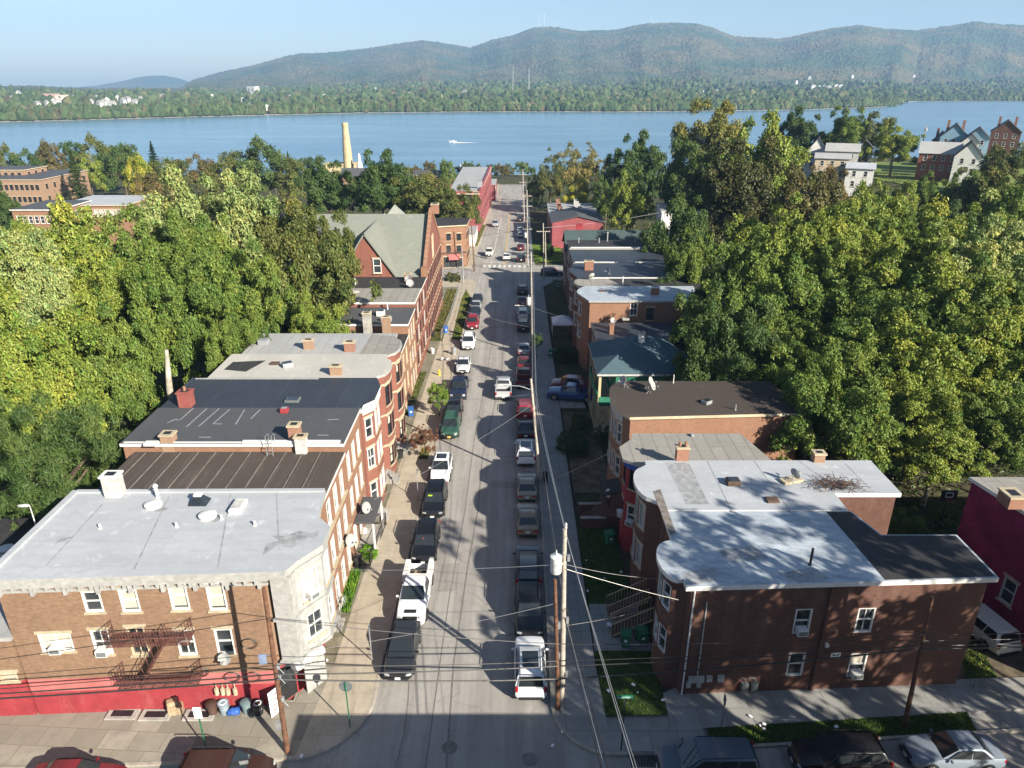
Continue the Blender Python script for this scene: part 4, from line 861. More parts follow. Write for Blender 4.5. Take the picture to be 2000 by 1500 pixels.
satdish(LV(1547, 940, R2['_z1']+0.2), -60, 'white satellite dish on concrete blocks on the white coated roof', 15, 0.4, 0.5)
box_on(R2, 'concrete_block', 1545, 940, (1.5, 0.7, 0.18), 'stone', rz=0.3)
roof_patch(R2, [(1300, 905), (1345, 903), (1385, 985), (1340, 985)], 'stain'); roof_patch(R2, [(1275, 960), (1290, 955), (1320, 1040), (1308, 1045)], 'ribcap')
for a, b in (((1380, 897), (1430, 1000)), ((1470, 896), (1545, 1000)), ((1560, 900), (1640, 960)), ((1650, 905), (1700, 955))):
    A, B = LV(*a, R2['_z1']), LV(*b, R2['_z1']); L_, d_, n_ = frame_of((A.x, A.y), (B.x, B.y)); mb = MB(); mb.obox((A.x, A.y), d_, n_, 0, L_, -.03, .03, R2['_z1']+.001, R2['_z1']+.009); part(R2, 'membrane_lap', mb, M['stain'])
for pts in ([(1400, 1075), (1470, 1065), (1500, 1090), (1430, 1100)], [(1520, 1120), (1590, 1108), (1620, 1130), (1560, 1140)], [(1330, 1120), (1390, 1108), (1400, 1135), (1350, 1142)]): roof_patch(R1, pts, 'stain')
# pile of twigs on the rear roof
def twigs():
    mb = MB(); c = LV(1634, 952, R2['_z1']); r_ = random.Random(3)
    for k in range(170):
        a = r_.uniform(0, 6.28); x, y = c.x+r_.gauss(0, 0.7), c.y+r_.gauss(0, 0.3); l = r_.uniform(0.3, 0.9); z = c.z+0.05+abs(r_.gauss(0, 0.14))
        mb.tube([(x, y, z), (x+l*0.5*math.cos(a), y+l*0.5*math.sin(a), z+r_.uniform(0, .3)), (x+l*math.cos(a+.4), y+l*math.sin(a+.4), z+r_.uniform(-.02, .35))], 0.016, 4, 0, False)
    o = mb.build('brush_pile', M['darkwood']); tag(o, 'tangled pile of brown twigs on the white roof', 'brush pile')
twigs()
# third: grey roof with pointed bay
foot = [(9.75, 45.2), (18.7, 45.2), (17.6, 49.9), (9.75, 49.9), (9.6, 49.2), (8.5, 47.9), (8.5, 46.4), (9.6, 45.5)]
R3a = house('red painted row house with streaked grey roof and chamfered bay under a blue cornice', foot, -2.4, 6.35, 'redwall', 'r_wbrown', 'tin', {5: [(0.3, 1.0, 0.85, 1.7, 'dA'), (0.3, 4.1, 0.85, 1.7, 'd')], 6: [(0.25, 1.0, 0.8, 1.7, 'wA'), (0.25, 4.1, 0.8, 1.7, 'd')], 4: [(0.3, 4.1, 0.8, 1.7, 'd')]}, group=GR, ov=0.4)
box_on(R3a, 'roof_vent_box', 1352, 852, (0.25, 0.35, 0.2), 'steel')
mb = MB(); 
for k in (4, 5, 6):
    L_, d_, n_ = frame_of(foot[k], foot[k+1]); mb.obox(foot[k], d_, n_, 0, L_, 0.003, 0.2, 5.85, 6.34)
part(R3a, 'cornice', mb, M['blue'])
mb = MB(); mb.prism([(7.3, 50.0), (8.9, 50.0), (8.9, 52.2), (7.3, 52.2)], lambda x, y: 1.0+(x-7.3)*0.25, lambda x, y: 1.12+(x-7.3)*0.25); part(R3a, 'porch_roof', mb, M['r_black'])
# fourth: dark brown roof, round corner
foot = [(9.6, 52.4), (23.8, 53.2), (23.2, 59.6), (9.8, 59.6)]+roundbay(56.0, 3.2, 9.75, 1.15, -1, 7)[1:-1]
bw = bayw(foot, 3, ((1.0, 1.8, 'w'), (4.1, 1.8, 'w'))); bw.update(bayw(foot, 5, ((1.0, 1.8, 'w'), (4.1, 1.8, 'w'))))
R3 = house('brick row house with dark brown felt roof, broad round bow front and sunlit side wall', foot, -2.6, 6.85, 'brick_orange', 'r_dbrown', 'cream', bw, group=GR, ov=0.2)
mb = MB()
for k in range(4, len(foot)-1):
    L_, d_, n_ = frame_of(foot[k], foot[k+1]); mb.obox(foot[k], d_, n_, 0, L_, 0.003, 0.09, 6.2, 6.84)
part(R3, 'cornice', mb, M['offwhite'])
skylight(R3, 1380, 788, 0.7, 0.6, 0.3, 'steel', rz=0.6); vent(R3, 1436, 801, 0.06, 0.5, 'steel', False); vent(R3, 1315, 748, 0.04, 0.8, 'white', False)
for k, (q, a, t) in enumerate((((1219, 757), 120, 'bluish satellite dish standing alone on the round front of the dark brown roof'), ((1266, 759), -120, 'rear one of two white satellite dishes together on the dark brown roof'), ((1270, 768), -120, 'front one of two white satellite dishes together on the dark brown roof'))):
    satdish(LV(*q, R3['_z1']), a, t, 25, 0.42, 0.7)
# green house with hip roof
gx0, gx1, gy0, gy1, ge = 8.9, 18.5, 66.9, 75.6, 5.0
base = (15, 71, -3); GH = empty('hip_roof_house', base, 'green and cream two storey house with blue green hip roof and stacked porches', 'house'); GH['_b'] = base; GH['_z1'] = ge
mb = MB(); todo = []
for p0, p1, ww in (((gx0+1.6, gy0), (gx1, gy0), [(3.6, 2.6, 1.7, 1.6, 'wmb'), (4.5, -0.6, 0.9, 1.5, 'w')]), ((gx1, gy0), (gx1, gy1), []), ((gx1, gy1), (gx0+1.6, gy1), []), ((gx0+1.6, gy1), (gx0+1.6, gy0), [(1.2, 2.4, 1.0, 2.0, 'wD'), (4.2, 2.8, 1.0, 1.5, 'w'), (1.2, -1.6, 1.0, 2.0, 'wD')])):
    todo += [(p0, p1)+h for h in wall_seg(mb, p0, p1, -3.2, ge-0.05, ww, (0.75,))]
part(GH, 'wall', mb, [M['greenwall'], M['yellowwall']])
for p0, p1, u, z, w, h, s in todo: window(GH, base, p0, p1, u, z, w, h, s, None)
c = [(gx0-0.35, gy0-0.35), (gx1+0.3, gy0-0.35), (gx1+0.3, gy1+0.35), (gx0-0.35, gy1+0.35)]; ra, rb = (gx0+4.3, 71.25, 7.5), (gx1-4.3, 71.25, 7.5)
mb = MB(); e = lambda k: (*c[k], ge)
mb.face([e(0), e(1), rb, ra], 0); mb.face([e(1), e(2), rb], 0); mb.face([e(2), e(3), ra, rb], 0); mb.face([e(3), e(0), ra], 0)
mb.prism(c, ge-0.2, ge-0.003, 1); part(GH, 'roof', mb, [M['r_teal'], M['offwhite']])
chimney(GH, 1252, 668, 0.6, 0.5, 1.0, 'white', z=7.0, below=0.5)
mb = MB()
for x, y in ((gx0, gy0+0.1), (gx0, gy1-0.1), (gx0, 71.2)): mb.box((x, y, 1.0), (0.26, 0.26, 7.8))
mb.box((gx0+0.75, 71.25, 1.35), (1.75, gy1-gy0, 0.2)); mb.box((gx0+0.75, 71.25, -2.0), (1.75, gy1-gy0, 0.4)); part(GH, 'porch_frame', mb, M['yellowwall'])
mb = MB(); mb.box((gx0-0.1, 71.25, 1.9), (0.1, gy1-gy0, 0.95)); mb.box((gx0+0.75, gy0-0.05, 1.9), (1.5, 0.1, 0.95)); part(GH, 'porch_rail', mb, M['greenwall'])
# low black roof beside it
ft = [(9.9, 78.0), (22, 78.0), (22, 84.9), (9.9, 84.9)]
R4 = house('low brick house with plain black roof between the hip roof and the brick side wall', ft, -4, 4.2, 'brick_dark', 'r_navy', 'tin', {3: rows(ft[3], ft[0], 3, (-1.6, 1.6), 0.9, 1.7, 'w')}, group=GR)
chimney(R4, 1194, 652, 0.5, 0.5, 1.1, 'brick_orange', cap='brick_orange'); box_on(R4, 'roof_box', 1222, 625, (0.9, 0.5, 0.25), 'tin'); 
satdish(LV(1194, 634, R4['_z1']+0.6), -140, 'white satellite dish on a chimney above the low black roof', 25, 0.4, 0.5)
# R5.. flat roofs receding
def rflat(label, y0, y1, z1, wall, roof, deep, bay=True, trim='tin', x0=9.75, w0=None):
    zs = (z1-5.6, z1-2.6)
    ft = [(x0, y0), (deep, y0), (deep, y1), (x0, y1)]
    w = {}
    if bay:
        yc = (y0+y1)/2+0.6; b = roundbay(yc, 1.9, x0, 1.1, -1, 5); ft = ft[:-1]+[(x0, y1)]+b[1:-1]
        w.update(bayw(ft, 3, [(z, 1.75, 'w') for z in zs]))
    else: w[3] = rows(ft[3], ft[0], 3, zs, 0.9, 1.75, 'w')
    if w0: w[0] = w0
    return house(label, ft, st(y1)-1.2, z1, wall, roof, trim, w, group=GR, ov=0.2)
wq = [wp((9.7, 86.6), (22, 86.6), 1237, 603, 0.95, 1.8, 'wm'), wp((9.7, 86.6), (22, 86.6), 1269, 613, 0.95, 1.6, 'd')]
R5 = rflat('brick row house with silver blue streaked roof and tree shadow on its side wall', 86.6, 93.2, 6.6, 'brick_orange', 'r_blue', 24, w0=wq)
chimney(R5, 1279, 575, 1.0, 0.6, 0.9, 'brick_flue', cap='white'); vent(R5, 1216, 556, 0.09, 0.9, 'white')
box_on(R5, 'roof_hatch', 1176, 569, (0.9, 0.5, 0.12), 'darkwood'); box_on(R5, 'roof_patch', 1197, 566, (1.6, 0.5, 0.05), 'white')
R6 = rflat('brick row house with grey roll roof and black rear, first behind the silver blue roof', 93.4, 99.2, 6.2, 'brick_dark', 'r_black', 26)
mb = MB(); q = [(9.9, 93.6), (15.5, 93.6), (13.5, 99.0), (9.9, 99.0)]+[(x, y) for x, y in roundbay(96.9, 1.9, 9.75, 1.1, -1)]; mb.face([(a, b, R6['_z1']+0.006) for a, b in q]); part(R6, 'roof_strip', mb, M['r_wbrown'])
for k, (q, t) in enumerate((((1157, 548), 'white satellite dish on the grey front strip of a black roof'), ((1189, 537), 'white satellite dish in the middle of a shaded black roof'), ((1304, 545), 'white satellite dish at the rear end of a shaded black roof'))):
    satdish(LV(*q, R6['_z1']), 30+90*k, t, 25, 0.45, 0.6)
flashing(R6, [(11, 99.1), (25.5, 99.1)], 0.16, 0.12)
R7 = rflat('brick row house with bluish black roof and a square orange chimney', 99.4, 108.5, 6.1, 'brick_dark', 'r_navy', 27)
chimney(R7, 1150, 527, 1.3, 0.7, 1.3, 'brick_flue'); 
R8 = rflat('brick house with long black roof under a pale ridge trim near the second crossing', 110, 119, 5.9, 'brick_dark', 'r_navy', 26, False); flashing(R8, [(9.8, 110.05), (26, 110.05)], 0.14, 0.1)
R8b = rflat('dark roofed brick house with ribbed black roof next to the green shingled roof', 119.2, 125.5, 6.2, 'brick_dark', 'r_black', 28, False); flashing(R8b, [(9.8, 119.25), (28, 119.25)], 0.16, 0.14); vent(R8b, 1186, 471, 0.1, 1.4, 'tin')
for q in (1130, 1170, 1240): vent(R8b, q, 474, 0.08, 0.6, 'tin')
# gabled, green shingles
base = (18, 130, -5); GG = empty('gabled_house', base, 'house with dark green shingled pitched roof, red chimney and tree shadow', 'house', GR); GG['_b'] = base; GG['_z1'] = 6
ft = [(9.7, 125.8), (29, 125.8), (29, 134.5), (9.7, 134.5)]; mb = MB(); todo = []
for k in range(4): todo += [(ft[k], ft[(k+1) % 4])+h for h in wall_seg(mb, ft[k], ft[(k+1) % 4], -6, 4.6, rows(ft[3], ft[0], 3, (-2, 1.4), 0.9, 1.7, 'w') if k == 3 else [], ())]
for x, s in ((9.7, 1), (29, -1)):
    f = [(x, 134.5, 4.6), (x, 125.8, 4.6), (x, 130.2, 7.2)]; mb.face(f if s > 0 else f[::-1], 0)
part(GG, 'wall', mb, [M['brick_dark'], M['brick_dark']]); 
for p0, p1, u, z, w, h, s in todo: window(GG, base, p0, p1, u, z, w, h, s)
mb = MB(); slab((9.4, 125.5, 4.5), (29.3, 125.5, 4.5), (29.3, 130.2, 7.35), (9.4, 130.2, 7.35)); slab((29.3, 134.8, 4.5), (9.4, 134.8, 4.5), (9.4, 130.2, 7.35), (29.3, 130.2, 7.35)); part(GG, 'roof', mb, M['r_dgreen'])
chimney(GG, 1131, 462, 1.2, 0.8, 2.2, 'redwall', z=5.4, cap='redwall')
# beyond the crossing, right
def gabled(label, x0, x1, y0, y1, z0, ze, zr, wall, roof, axis='y', wins=None, trim='white', name='gabled_house', cat='house', grp=None, ov=0.35):
    base = ((x0+x1)/2, (y0+y1)/2, z0); g = empty(name, base, label, cat, grp); g['_b'] = base; g['_z1'] = ze
    ft = [(x0, y0), (x1, y0), (x1, y1), (x0, y1)]; mb = MB(); todo = []
    for k in range(4): todo += [(ft[k], ft[(k+1) % 4])+h for h in wall_seg(mb, ft[k], ft[(k+1) % 4], z0, ze, (wins or {}).get(k, []), ())]
    xm, ym = (x0+x1)/2, (y0+y1)/2
    if axis == 'y':
        mb.face([(x0, y0, ze), (x1, y0, ze), (xm, y0, zr)], 0, [(0, 0), (x1-x0, 0), ((x1-x0)/2, zr-ze)]); mb.face([(x1, y1, ze), (x0, y1, ze), (xm, y1, zr)], 0)
    else:
        mb.face([(x1, y0, ze), (x1, y1, ze), (x1, ym, zr)], 0); mb.face([(x0, y1, ze), (x0, y0, ze), (x0, ym, zr)], 0)
    part(g, 'wall', mb, [M[wall], M[wall]])
    for p0, p1, u, z, w, h, s in todo: window(g, base, p0, p1, u, z, w, h, s, None)
    globals()['mb'] = MB(); dz = ov*(zr-ze)/((x1-x0)/2 if axis == 'y' else (y1-y0)/2)
    if axis == 'y':
        slab((xm, y0-ov, zr+.15), (xm, y1+ov, zr+.15), (x0-ov, y1+ov, ze-dz+.15), (x0-ov, y0-ov, ze-dz+.15)); slab((x1+ov, y0-ov, ze-dz+.15), (x1+ov, y1+ov, ze-dz+.15), (xm, y1+ov, zr+.15), (xm, y0-ov, zr+.15))
    else:
        slab((x0-ov, y0-ov, ze-dz+.15), (x1+ov, y0-ov, ze-dz+.15), (x1+ov, ym, zr+.15), (x0-ov, ym, zr+.15)); slab((x1+ov, y1+ov, ze-dz+.15), (x0-ov, y1+ov, ze-dz+.15), (x0-ov, ym, zr+.15), (x1+ov, ym, zr+.15))
    part(g, 'roof', globals()['mb'], M[roof])
    return g
gabled('pinkish red brick building with shallow grey roof beside the small green lawn', 9.7, 22, 174, 187, -6.5, 0.9, 2.3, 'pinkred', 'r_slate', 'y')
ft = [(9.6, 188), (22, 188), (23, 206), (10, 206)]
RB = house('buff brick house with grey roof and a double row of chimneys', ft, -8, 0.3, 'brick_pale', 'r_grey', 'cream', {0: [wp(ft[0], ft[1], 1083, 421, 1.0, 1.4, 'd'), wp(ft[0], ft[1], 1094, 421, 1.0, 1.4, 'd')]})
for k in range(4):
    for x_, m_ in ((12.6, 'brick_flue'), (17.6, 'offwhite')):
        mb = MB(); mb.box((x_, 190+4.3*k, 1.2), (.9, .9, 1.6)); mb.box((x_, 190+4.3*k, 2.05), (1.1, 1.1, .12)); part(RB, 'chimney', mb, M[m_])
ft = [(33, 160), (48, 160), (48, 172), (34, 172)]
house('brick house with white painted side wall glimpsed between the right hand trees', ft, -6, 5.5, 'white', 'r_grey', 'white', {3: rows(ft[3], ft[0], 2, (-2, 2), 1, 1.8, 'w')})
# big crimson building at the right edge
p0, p1 = (31.6, 42.0), (34.0, 30.0)
ft = [(34.2, 30.0), (52, 30), (52, 42.5), (31.4, 42.5)]
RX = house('tall crimson painted brick building at the right picture edge with a brown roof', ft, -2, 6.9, 'magenta', 'r_wbrown', 'white', {3: [wp(ft[3], ft[0], 1969, 1155, 1.0, 1.8, 'g')]}, name='corner_building', cat='building')
chimney(RX, 1972, 985, 1.0, 1.2, 0.75, 'brick_flue')
# building across the near street, behind the viewpoint (throws the shade on the crossing)
house('plain brick building behind the viewpoint', [(0.3, 4), (24, 4), (24, 17.6), (0.3, 17.6)], -1, 8.15, 'brick_red', 'r_black', 'white', {2: rows((24, 17.6), (.3, 17.6), 7, (0.5, 4.5), 1, 1.8, 'w')}, name='corner_building', cat='building')
# ---------- vehicles ----------
KIND = {
 'sedan': dict(L=4.75, W=1.82, zb=0.93, H=1.45, r0=-1.85, f0=0.95, r1=-1.15, f1=0.05, st=[(-2.37, .62, .80), (-2.3, .93, .9), (-1.9, .98, .97), (-1.2, .96, 1), (0, .93, 1), (0.95, .93, 1), (1.7, .84, .97), (2.15, .74, .9), (2.37, .55, .72)]),
 'suv': dict(L=4.75, W=1.9, zb=1.05, H=1.68, r0=-2.3, f0=1.15, r1=-1.92, f1=0.4, st=[(-2.37, .7, .86), (-2.32, 1.03, .95), (-1.9, 1.06, .98), (0, 1.05, 1), (1.05, 1.05, 1), (1.8, 1.0, .97), (2.2, .88, .9), (2.37, .6, .76)]),
 'hatch': dict(L=4.5, W=1.84, zb=1.0, H=1.6, r0=-2.05, f0=1.1, r1=-1.6, f1=0.2, st=[(-2.25, .7, .84), (-2.18, 1.0, .93), (-1.8, 1.02, .98), (0, 1.0, 1), (1.1, .98, 1), (1.75, .9, .97), (2.1, .78, .9), (2.25, .55, .74)]),
 'minivan': dict(L=5.1, W=1.95, zb=1.05, H=1.75, r0=-2.4, f0=1.45, r1=-2.2, f1=0.55, st=[(-2.55, .7, .88), (-2.5, 1.02, .96), (-2, 1.05, .99), (0, 1.04, 1), (1.45, 1.02, 1), (2.1, .9, .95), (2.4, .78, .88), (2.55, .55, .74)]),
 'pickup': dict(L=5.7, W=1.98, zb=1.15, H=1.85, r0=-0.75, f0=1.35, r1=-0.6, f1=0.55, bed=(-2.8, -0.85), st=[(-2.85, .6, .95), (-2.8, .74, .98), (-0.9, .74, .98), (-0.85, 1.14, .99), (0, 1.14, 1), (1.35, 1.14, 1), (2.2, 1.1, .98), (2.7, 1.02, .93), (2.85, .7, .85)]),
}
protos = {}
def wheel_mesh(x, y, r, w, root, side):
    mb = MB(); P = []
    for rr, xx in ((r*0.62, w*0.5), (r*0.93, w*0.5), (r, w*0.3), (r, -w*0.3), (r*0.93, -w*0.5), (r*0.5, -w*0.5)):
        P.append([(side*xx, rr*math.cos(2*math.pi*k/18), rr*math.sin(2*math.pi*k/18)) for k in range(18)])
    mb.grid(P, 0, True); o = mb.build('wheel', M['rubber'], root, smooth=45); o.location = (x, y, r)
    m2 = MB(); Q = [[(side*xx, rr*math.cos(2*math.pi*k/18), rr*math.sin(2*math.pi*k/18)) for k in range(18)] for rr, xx in ((r*0.64, w*0.46), (r*0.58, w*0.38), (r*0.2, w*0.42), (r*0.02, w*0.44))]
    m2.grid(Q, 0, True)
    for k in range(5):
        a = 2*math.pi*k/5; m2.box((side*w*0.45, r*0.4*math.cos(a), r*0.4*math.sin(a)), (0.02, 0.09, 0.09))
    m2.build('rim', M['rim'], o)
def make_vehicle(kind):
    K = KIND[kind]; W = K['W']/2; root = empty(kind if kind in ('minivan',) else {'sedan': 'sedan_car', 'suv': 'suv', 'hatch': 'hatchback_car', 'pickup': 'pickup_truck'}[kind], (0, 0, 0))
    mb = MB(); rowsb = []
    for y, zt, f in K['st']:
        w = W*f; s = 0.26 if abs(y) < K['L']/2-0.1 else 0.34
        half = [(w*0.84, s), (w*0.96, s+0.08), (w, 0.5), (w*0.995, zt*0.72), (w*0.97, zt-0.1), (w*0.9, zt-0.015), (w*0.6, zt+0.012), (0, zt+0.03)]
        rowsb.append([(x, y, z) for x, z in half]+[(-x, y, z) for x, z in reversed(half[:-1])])
    mb.grid(rowsb); mb.face(rowsb[0]); mb.face(rowsb[-1][::-1])
    mb.build('body', M['paint'], root, smooth=38)
    # dark lower trim and arches
    tb = MB(); e = K['L']/2
    tb.box((0, e-0.03, 0.36), (W*1.3, 0.1, 0.2)); tb.box((0, -e+0.03, 0.36), (W*1.5, 0.1, 0.2)); tb.box((0, 0, 0.26), (W*1.88, K['L']*0.55, 0.16))
    wy = (K['L']*0.5-0.92, -K['L']*0.5+0.95); wr = 0.36 if kind in ('suv', 'minivan', 'hatch') else (0.41 if kind == 'pickup' else 0.33)
    for sx in (1, -1):
        for y in wy:
            tb.grid([[(sx*(W-0.1), y+(wr+0.07)*math.cos(a), wr+(wr+0.07)*math.sin(a)) for a in np.linspace(-0.3, math.pi+0.3, 14)], [(sx*(W+0.012), y+(wr+0.06)*math.cos(a), wr+(wr+0.06)*math.sin(a)) for a in np.linspace(-0.3, math.pi+0.3, 14)], [(sx*(W+0.012), y+(wr-0.02)*math.cos(a), wr+(wr-0.02)*math.sin(a)) for a in np.linspace(-0.3, math.pi+0.3, 14)]])
    tb.build('lower_trim', M['black'], root)
    gb = MB(); gb.box((0, e-0.05, 0.62 if kind != 'pickup' else 0.8), (W*0.95, 0.1, 0.17 if kind != 'pickup' else 0.34)); gb.build('grille', M['black'], root, bevel=0.02)
    for sx in (1, -1):
        for y in wy: wheel_mesh(sx*(W-0.095), y, wr, 0.22, root, sx)
    # cabin
    zb, zr = K['zb']-0.02, K['H']; wb, wt = W*0.95, W*0.8; r0, f0, r1, f1 = K['r0'], K['f0'], K['r1'], K['f1']
    B = [(-wb, r0, zb), (wb, r0, zb), (wb*0.97, f0, zb), (-wb*0.97, f0, zb)]; T = [(-wt*.93, r1, zr-0.04), (wt*.93, r1, zr-0.04), (wt*0.97, f1, zr-0.02), (-wt*0.97, f1, zr-0.02)]
    cb = MB()
    for k in range(4): cb.face([B[k], B[(k+1) % 4], T[(k+1) % 4], T[k]])
    cb.face(T); cb.build('cabin', M['paint'], root, bevel=0.11, segs=3, smooth=50)
    def panel(a, b, c, d_, u0, u1, v0, v1, off):
        a, b, c, d_ = map(Vector, (a, b, c, d_)); nrm = (b-a).cross(d_-a).normalized()*off
        q = lambda u, v: (a*(1-u)+b*u)*(1-v)+(d_*(1-u)+c*u)*v+nrm
        return [q(u0, v0), q(u1, v0), q(u1, v1), q(u0, v1)]
    g = MB(); g.face(panel(B[2], B[3], T[3], T[2], .06, .94, .05, .92, .012)); g.build('windshield', M['carglass'], root)
    g = MB(); g.face(panel(B[0], B[1], T[1], T[0], .08, .92, .12 if kind != 'pickup' else .3, .9, .012)); g.build('rear_window', M['carglass'], root)
    for a, b in ((1, 2), (3, 0)):
        g = MB(); spl = [(.05, .3), (.33, .62), (.65, .93)] if kind in ('suv', 'minivan') else ([(.08, .47), (.5, .93)] if kind != 'pickup' else [(.06, .42), (.46, .94)])
        if a == 3: spl = [(1-q, 1-p) for p, q in spl]
        for u0, u1 in spl: g.face(panel(B[a], B[b], T[b], T[a], u0, u1, .14, .9, .012))
        g.build('side_window', M['carglass'], root)
    hz = K['st'][-2][1]; fw = W*K['st'][-2][2]
    for sx in (1, -1):
        g = MB(); y = K['st'][-2][0]
        g.box((sx*fw*0.78, y+0.07, hz-0.16), (0.34, 0.13, 0.14 if kind != 'pickup' else 0.24), 0, -sx*0.35); g.build('headlight', M['lamp'], root, bevel=0.04, segs=2)
        g = MB(); y = -e+0.05; tz = K['st'][1][1]-0.12
        if kind == 'sedan' or kind == 'hatch': g.box((sx*W*0.68, y+0.03, tz-0.03), (0.42, 0.14, 0.17), 0, sx*0.15)
        else: g.box((sx*W*0.86, y+0.03, (0.95 if kind != 'pickup' else 0.9)), (0.17, 0.14, 0.38), 0, sx*0.1)
        g.build('taillight', M['tail'], root, bevel=0.03, segs=2)
        g = MB(); g.box((sx*(W+0.09), f0-0.35, zb+0.08), (0.2, 0.14, 0.14)); g.build('mirror', M['paint'], root, bevel=0.04, segs=2)
    for y, zz in ((-e-0.02, 0.72 if kind != 'pickup' else 0.5), (e+0.025, 0.42)):
        g = MB(); g.box((0, y, zz), (0.32, 0.02, 0.16)); g.build('licence_plate', M['plate'], root)
    if kind in ('suv',):
        for sx in (1, -1):
            g = MB(); g.tube([(sx*(wt-0.08), r1+0.15, zr-0.01), (sx*(wt-0.08), r1+0.25, zr+0.05), (sx*(wt-0.08), f1-0.3, zr+0.05), (sx*(wt-0.08), f1-0.2, zr-0.01)], 0.025, 6); g.build('roof_rail', M['black'], root)
    if 'bed' in K:
        b0, b1 = K['bed']; g = MB(); w = W*0.97
        g.box((w-0.06, (b0+b1)/2, 0.92), (0.12, b1-b0, 0.5)); g.box((-w+0.06, (b0+b1)/2, 0.92), (0.12, b1-b0, 0.5)); g.box((0, b0+0.05, 0.92), (2*w-0.26, 0.1, 0.5)); g.box((0, b1-0.03, 0.92), (2*w-0.26, 0.06, 0.5))
        g.build('cargo_bed', M['paint'], root, bevel=0.03)
        g = MB(); g.box((0, (b0+b1)/2, 0.76), (2*w-0.28, b1-b0-0.2, 0.02)); g.build('bed_floor', M['black'], root)
    return root
extras = []
def vehicle(kind, x, y, away, col, label, cat='car', group='cars parked along the kerb', extra=(), rz=None, z=None):
    """y is the middle of the vehicle"""
    if kind not in protos: protos[kind] = make_vehicle(kind); o = protos[kind]
    else: o = copy_tree(protos[kind])
    a = (0 if away else math.pi) if rz is None else rz
    o.location = (x, y, gz(x, y)+0.005 if z is None else z); o.rotation_euler = (-math.atan(SL)*math.cos(a), math.atan(SL)*math.sin(a) if rz is not None else 0, a)
    tag(o, label, cat, group); color_tree(o, ('body', 'cabin', 'mirror', 'cargo_bed'), (*col, 1))
    if extra: extras.append((o, kind, extra))
    return o
WH, BK, NV, SV, GD, RD, GN, GY, DR = (.6, .61, .62), (.006, .0065, .008), (.01, .016, .035), (.3, .31, .325), (.2, .165, .115), (.23, .015, .022), (.025, .07, .045), (.022, .024, .028), (.1, .012, .014)
def kerbside(kind, py, right, col, label, cat='car', extra=(), away=None, dx=0.0, px=None):
    """py: where the end of the vehicle that is nearer to the viewer meets the road"""
    Y = G(1037 if right else 820, py).y; L = KIND[kind]['L']; Wd = KIND[kind]['W']/2; y = Y+L/2
    x = (XR(y)-0.22-Wd if right else XL(y)+0.28+Wd)+dx
    return vehicle(kind, x, y, right if away is None else away, col, label, cat, 'cars parked along the kerb', extra)
kerbside('suv', 1374, True, WH, 'white hatchback suv with dark sunroof parked beside the tall pale utility pole', extra=('sunroof',))
kerbside('suv', 1256, True, BK, 'black car with its nose to the viewer, right behind the white suv by the pole', away=False)
kerbside('suv', 1158, True, NV, 'very dark blue suv with red tail lights in the building shade')
kerbside('sedan', 1055, True, GD, 'gold beige sedan, the nearer of two tan sedans in line in the shade')
kerbside('sedan', 986, True, (.22, .2, .155), 'pale tan sedan, the farther of two tan sedans in line in the shade')
kerbside('suv', 914, True, (.66, .67, .68), 'bright white suv with sunroof parked behind the two tan sedans', extra=('sunroof',))
kerbside('sedan', 864, True, BK, 'dark sedan parked between a white suv and a dark red suv')
kerbside('suv', 824, True, RD, 'dark red suv parked ahead of a dark sedan, under the streetlight')
kerbside('pickup', 762, True, DR, 'maroon pickup truck parked at the right kerb', 'pickup truck')
kerbside('sedan', 727, True, DR, 'dark red sedan parked just ahead of the maroon pickup')
kerbside('sedan', 699, True, SV, 'silver sedan parked at the right kerb, beside the small street tree')
kerbside('suv', 651, True, BK, 'black suv parked at the right kerb across from the dark red suv')
kerbside('suv', 627, True, (.5, .52, .54), 'silver suv with roof rails parked ahead of the black suv')
kerbside('sedan', 601, True, DR, 'dark red car parked beside the pole with the white tank')
kerbside('suv', 578, True, BK, 'black suv nearest the far crossing at the right kerb')
vehicle('pickup', G(983, 783).x, G(983, 783).y+2.8, True, (.36, .37, .38), 'silver pickup truck driving away in the middle of the street', 'pickup truck', 'vehicles on the road')
kerbside('hatch', 1336, False, GY, 'dark grey hatchback, nearest car at the left kerb, in front of the white work truck')
kerbside('pickup', 1229, False, WH, 'white work pickup truck with open utility bed and black grille', 'pickup truck', ('utility',))
kerbside('suv', 1108, False, BK, 'black suv with a round sticker behind its windshield, parked behind the white work truck', extra=('sticker',))
kerbside('suv', 1018, False, BK, 'black suv with a yellow green vest behind its windshield', extra=('vest',))
kerbside('hatch', 949, False, (.64, .65, .65), 'white hatchback with dark sunroof at the left kerb', extra=('sunroof',))
kerbside('suv', 861, False, GN, 'dark green old boxy suv with an orange licence plate', extra=('orange',))
kerbside('suv', 831, False, BK, 'black suv with pale front bumper, squeezed between the green suv and dark pickup', extra=('bumper',))
kerbside('pickup', 786, False, NV, 'blue black pickup truck beside the small green street tree', 'pickup truck')
kerbside('sedan', 733, False, (.5, .51, .52), 'silver sedan alone in sun at the left kerb past the fire hydrant')
kerbside('suv', 686, False, WH, 'white suv parked on its own at the left kerb by the steel bin')
kerbside('suv', 646, False, (.2, .012, .02), 'dark red suv at the grass edge of the left kerb')
kerbside('sedan', 625, False, NV, 'dark blue car behind the dark red suv in the far left line')
kerbside('sedan', 612, False, SV, 'pale silver car in the middle of the far left line')
kerbside('sedan', 598, False, NV, 'dark car at the far end of the left line before the crossing')
